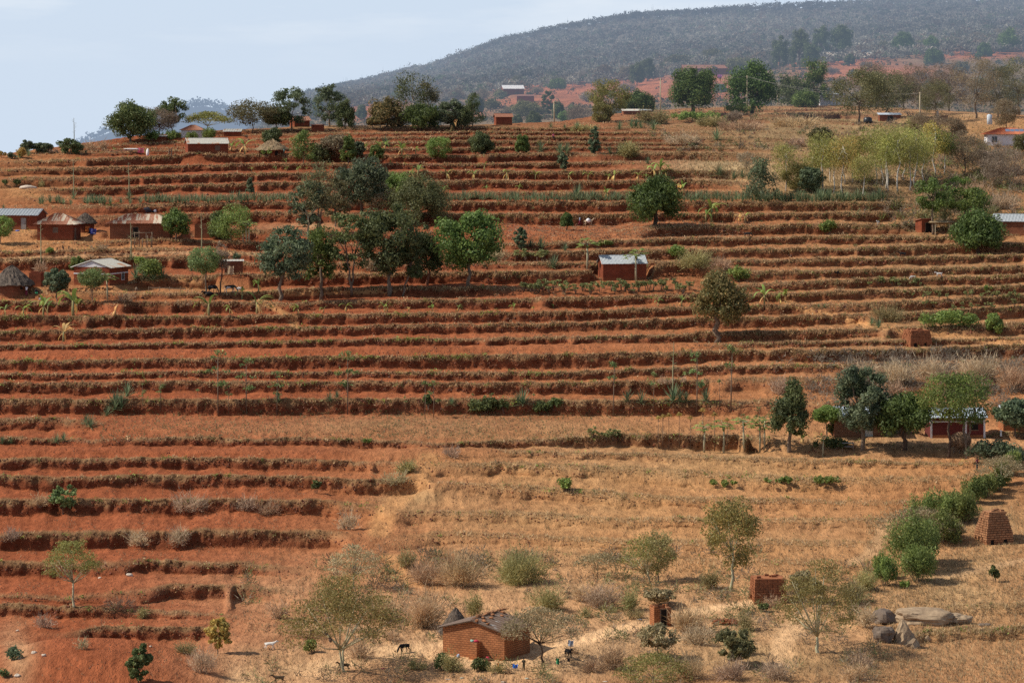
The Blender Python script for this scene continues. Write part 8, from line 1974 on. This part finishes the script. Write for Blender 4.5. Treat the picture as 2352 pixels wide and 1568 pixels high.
# ------------------------------------------------------------------ the dry wood on the far hill, one mass
def far_wood():
    r = np.random.default_rng(55); n = 12000
    u = r.uniform(250, 1110, n); t = np.where(r.random(n) < .22, r.random(n) * .05, r.random(n) ** 0.85)
    vr = np.interp(u, RIDGE[:, 0], RIDGE[:, 1]); vw = np.interp(u, WOODEDGE[:, 0], WOODEDGE[:, 1])
    j = np.clip(((u - UF[0]) / 3).astype(int), 0, len(UF) - 2)
    vv = vr + (vw + 7 - vr) * t + r.normal(size=n) * 1.0
    P = np.zeros((n, 3))
    for jj in np.unique(j):
        m = np.where(j == jj)[0]; col = np.minimum.accumulate(FVV[:96, jj]); idx = np.clip(np.searchsorted(-col, -vv[m]), 1, 95)
        f = (col[idx - 1] - vv[m]) / (col[idx - 1] - col[idx] + 1e-6); f = np.clip(f, 0, 1)
        y = FY[idx - 1, jj] + (FY[idx, jj] - FY[idx - 1, jj]) * f; z = FZ[idx - 1, jj] + (FZ[idx, jj] - FZ[idx - 1, jj]) * f
        P[m] = np.column_stack([(u[m] - 512) / F * y, y, z])
    h = r.uniform(2.6, 7.2, n) * np.where(r.random(n) < .012, 1.6, 1); w = h * r.uniform(.8, 1.35, n)
    k = 30; d = unit(n * k, r); d[:, 2] = np.abs(d[:, 2]) * 1.1 - .25
    C = np.repeat(P, k, 0) + d * np.repeat(np.column_stack([w * .5, w * .5, h * .42]), k, 0) * r.uniform(.5, 1, (n * k, 1)) + np.array([0, 0, 1]) * np.repeat(h * .52, k)[:, None]
    V, Fq = leaf_quads(C, 0.55, r, .6, d, 1.0)
    base = np.array((0.250, 0.225, 0.175)) * r.uniform(.55, 1.35, (n, 1)); g = (r.random(n) < .16)[:, None]; base = np.where(g, np.array((0.11, 0.14, 0.075)) * r.uniform(.6, 1.3, (n, 1)), base)
    brn = (r.random(n) < .14)[:, None]; base = np.where(brn, np.array((0.20, 0.135, 0.095)), base)
    pat = (1 + .75 * fbm(P[:, 0] * .014, P[:, 1] * .008, 0, 4, 77)).clip(.4, 1.8)[:, None]
    o = obj('far_wood', mesh_from('far_wood', V, [Fq], M['tuft'], col=np.repeat(np.repeat(base * pat, k, 0), 4, 0).clip(.01, .6))); tag(o, 'dry leafless wood covering the far hill', 'wood', kind='stuff')
    # bare pale stems
    m = 2600; idx = r.integers(0, n, m); A = P[idx] + r.normal(size=(m, 3)) * np.array([1, 1, 0]); B = A + np.column_stack([r.normal(size=m) * .5, 0 * r.random(m), h[idx] * r.uniform(.9, 1.5, m)]); sd = np.array([.16, 0, 0])
    V = np.stack([A - sd, A + sd, B], 1).reshape(-1, 3)
    o = obj('far_stems', mesh_from('far_stems', V, [np.arange(3 * m).reshape(-1, 3)], M['tuft'], col=np.full((3 * m, 3), .30))); tag(o, 'thin pale trunks in the dry wood of the far hill', 'stems', kind='stuff')
    # trees along the crest of the distant ridge
    r2 = ridge_rows[-2]; m = 420; f = r.uniform(40, len(r2) - 50, m); i0 = f.astype(int); Q = r2[i0] + (r2[i0 + 1] - r2[i0]) * (f - i0)[:, None]
    hh = r.uniform(6, 17, m); k = 8; C = np.repeat(Q, k, 0) + r.normal(size=(m * k, 3)) * np.repeat(hh, k)[:, None] * np.array([.35, .2, .25]) + np.array([0, 0, 1]) * np.repeat(hh * .5, k)[:, None]
    V, Fq = leaf_quads(C, 2.6, r, .6)
    o = obj('ridge_trees', mesh_from('ridge_trees', V, [Fq], M['deep'])); tag(o, 'blue hazy trees along the distant ridge', 'trees', kind='stuff')
far_wood()
def field_scrub():
    """low dry bushes between the red fields of the far slope, one mass"""
    r = np.random.default_rng(56); n = 2600; X = r.uniform(640, 2352, n); v = []; P = np.zeros((n, 3)); ok = np.zeros(n, bool)
    for i in range(n):
        u = X[i] * K; lo = np.interp(u, WOODEDGE[:, 0], WOODEDGE[:, 1]) + 3; hi = np.interp(u, [280, 450, 600, 700, 850, 1024], [128, 126, 118, 108, 108, 120]); y = r.uniform(lo, max(hi, lo + 1))
        dd = max(math.exp(-(((X[i] - a) / b) ** 2 + ((y / K - c) / d) ** 2) ** 2) for a, c, b, d in FAR_RED)
        if r.random() < dd * .93: continue
        P[i] = place_far(X[i], y / K); ok[i] = True
    P = P[ok]; n = len(P); h = r.uniform(1.2, 3.4, n); w = h * r.uniform(1.0, 1.7, n); k = 26
    d = unit(n * k, r); d[:, 2] = np.abs(d[:, 2])
    C = np.repeat(P, k, 0) + d * np.repeat(np.column_stack([w * .5, w * .5, h * .8]), k, 0) * r.uniform(.5, 1, (n * k, 1))
    V, Fq = leaf_quads(C, .34, r, .55, d, .6)
    pal = np.array([(0.15, 0.115, 0.075), (0.19, 0.145, 0.095), (0.085, 0.10, 0.045), (0.11, 0.10, 0.055), (0.06, 0.08, 0.03)]); base = pal[r.integers(0, 5, n)] * r.uniform(.7, 1.3, (n, 1))
    o = obj('far_scrub', mesh_from('far_scrub', V, [Fq], M['tuft'], col=np.repeat(np.repeat(base, k, 0), 4, 0))); tag(o, 'brown and green scrub between the far red fields', 'scrub', kind='stuff')
field_scrub()

# ------------------------------------------------------------------ labels of repeats: description + nearest landmark (+ order)
LM = [('topmost red house', 478, 340), ('oval thatched hut', 622, 345), ('round dome tree', 960, 465), ('tall bluish skyline tree', 670, 250), ('long brown house', 321, 525), ('striped square house', 126, 525), ('white gable house', 255, 630), ('big thatched hut', 25, 650), ('pied cow', 528, 665), ('flat lidded latrine', 537, 615), ('wide spreading tree', 1080, 575), ('forked middle tree', 808, 600), ('clean tin house', 1435, 615), ('loaded donkey', 1350, 510), ('donkey bank mango', 1508, 460), ('flowering mango', 1670, 690), ('straw field', 1720, 385), ('white eucalyptus grove', 2020, 400), ('doored latrine', 2120, 520), ('round right mango', 2246, 530), ('red brick stack', 2122, 775), ('pale door house', 1980, 975), ('maroon house', 2205, 985), ('tall brick stack', 2290, 1212), ('fallow weedy field', 800, 975), ('agave stalk', 1545, 880), ('lower gully', 960, 1110), ('orange brick house', 1120, 1465), ('large acacia', 780, 1430), ('ruined latrine', 1520, 1415), ('red mound', 200, 1500), ('slender left acacia', 168, 1310), ('left plateau mango', 1590, 205), ('right plateau mango', 1727, 195), ('right power pole', 2113, 250), ('orange tiled house', 2290, 310), ('skyline mangoes', 930, 260), ('short power pole', 1273, 258), ('upper dark round tree', 1106, 330), ('left skyline tree', 300, 285), ('pink shirted person', 1271, 315), ('far left skyline', 40, 350), ('left bare slope', 60, 430)]
NUMW = ['one', 'two', 'three', 'four', 'five', 'six', 'seven', 'eight', 'nine', 'ten', 'eleven', 'twelve', 'thirteen', 'fourteen', 'fifteen', 'sixteen']
ORDW = ['first', 'second', 'third', 'fourth', 'fifth', 'sixth', 'seventh', 'eighth', 'ninth', 'tenth', 'eleventh', 'twelfth', 'thirteenth', 'fourteenth', 'fifteenth', 'sixteenth']
groups = {}
for o, d, x, y in AUTO:
    if x is None: o['label'] = d; continue
    nm, lx, ly = min(LM, key=lambda L: ((L[1] - x) / 1.6) ** 2 + (L[2] - y) ** 2)
    dx, dy = x - lx, y - ly
    rel = ('left of' if dx < 0 else 'right of') if abs(dx) > 1.5 * abs(dy) else ('above' if dy < 0 else 'below')
    groups.setdefault((d, rel, nm), []).append((x, o))
for (d, rel, nm), L in groups.items():
    L.sort(key=lambda q: q[0]); n = len(L)
    for i, (x, o) in enumerate(L):
        s = f'{d} {rel} the {nm}'
        if n > 1: s += (', leftmost' if i == 0 else (', rightmost' if i == n - 1 else f', {ORDW[i]} from left')) + f' of {NUMW[n - 1]}'
        o['label'] = s

# ------------------------------------------------------------------ light, sky, camera
SUN = np.array((-0.77, -0.04, 0.78)); SUN /= np.linalg.norm(SUN)
elev = math.asin(SUN[2]); az = math.atan2(SUN[0], SUN[1])          # compass angle from +y towards +x
w = bpy.data.worlds.new('World'); SC.world = w; w.use_nodes = True
nt = w.node_tree; nt.nodes.clear()
tc = _n(nt, 'ShaderNodeTexCoord'); sep = _n(nt, 'ShaderNodeSeparateXYZ'); nt.links.new(tc.outputs['Generated'], sep.inputs[0])
mx = _n(nt, 'ShaderNodeMath', operation='MAXIMUM'); mx.inputs[1].default_value = 0.03; nt.links.new(sep.outputs['Z'], mx.inputs[0])
cb = _n(nt, 'ShaderNodeCombineXYZ'); nt.links.new(sep.outputs['X'], cb.inputs[0]); nt.links.new(sep.outputs['Y'], cb.inputs[1]); nt.links.new(mx.outputs[0], cb.inputs[2])
sky = _n(nt, 'ShaderNodeTexSky', sky_type='NISHITA'); sky.sun_disc = False; sky.sun_elevation = elev; sky.sun_rotation = az
sky.air_density = 1.2; sky.dust_density = 2.5; sky.ozone_density = 2.0; sky.altitude = 1200
nt.links.new(cb.outputs[0], sky.inputs[0])
# hazy air: the low sky is paler and bluer than the clear model, with a thin cloud high on the left
hf = _n(nt, 'ShaderNodeMapRange', interpolation_type='SMOOTHSTEP'); hf.inputs[1].default_value = 0.03; hf.inputs[2].default_value = 0.25; hf.inputs[3].default_value = 0.80; hf.inputs[4].default_value = 0.0; nt.links.new(sep.outputs['Z'], hf.inputs[0])
hz = mixc(nt, hf.outputs[0], sky.outputs[0], (7.45, 8.85, 10.9))
mp = _n(nt, 'ShaderNodeMapping'); mp.inputs['Scale'].default_value = (6, 6, 34); nt.links.new(tc.outputs['Generated'], mp.inputs[0])
nz = noise_out(nt, 1.6, 5, mp.outputs[0], .55)
up = _n(nt, 'ShaderNodeMapRange'); up.inputs[1].default_value = 0.015; up.inputs[2].default_value = 0.045; nt.links.new(sep.outputs['Z'], up.inputs[0])
cl = _n(nt, 'ShaderNodeMapRange'); cl.inputs[1].default_value = 0.48; cl.inputs[2].default_value = 0.72; cl.inputs[4].default_value = 0.75; nt.links.new(nz, cl.inputs[0])
cm = _n(nt, 'ShaderNodeMath', operation='MULTIPLY'); nt.links.new(up.outputs[0], cm.inputs[0]); nt.links.new(cl.outputs[0], cm.inputs[1])
skc = mixc(nt, cm.outputs[0], hz, (9.6, 10.1, 10.6))
bg = _n(nt, 'ShaderNodeBackground'); bg.inputs[1].default_value = 0.092; nt.links.new(skc, bg.inputs[0])
ow = _n(nt, 'ShaderNodeOutputWorld'); nt.links.new(bg.outputs[0], ow.inputs[0])

sd = bpy.data.lights.new('sun', 'SUN'); sd.energy = 5.0; sd.angle = math.radians(0.53); sd.color = (1.0, 0.94, 0.82)
so = bpy.data.objects.new('sun', sd); COL.objects.link(so); so.rotation_mode = 'QUATERNION'
from mathutils import Vector
so.rotation_quaternion = Vector(SUN).to_track_quat('Z', 'Y'); so.location = (-200, 200, 300)

cd = bpy.data.cameras.new('camera'); cd.lens = 100.0; cd.sensor_width = 36.0; cd.sensor_fit = 'HORIZONTAL'; cd.clip_start = 1.0; cd.clip_end = 20000.0
cd.shift_y = (VH - 341.0) / 1024.0
co = bpy.data.objects.new('camera', cd); COL.objects.link(co); co.location = (0, 0, 0); co.rotation_euler = (math.pi / 2, 0, 0)
SC.camera = co
SC.view_settings.view_transform = 'Standard'; SC.view_settings.look = 'None'; SC.view_settings.exposure = 0; SC.view_settings.gamma = 1
SC.render.engine = 'CYCLES'; SC.cycles.max_bounces = 6; SC.cycles.diffuse_bounces = 3; SC.cycles.transmission_bounces = 3; SC.cycles.use_denoising = False
SC.cycles.filter_width = 1.5
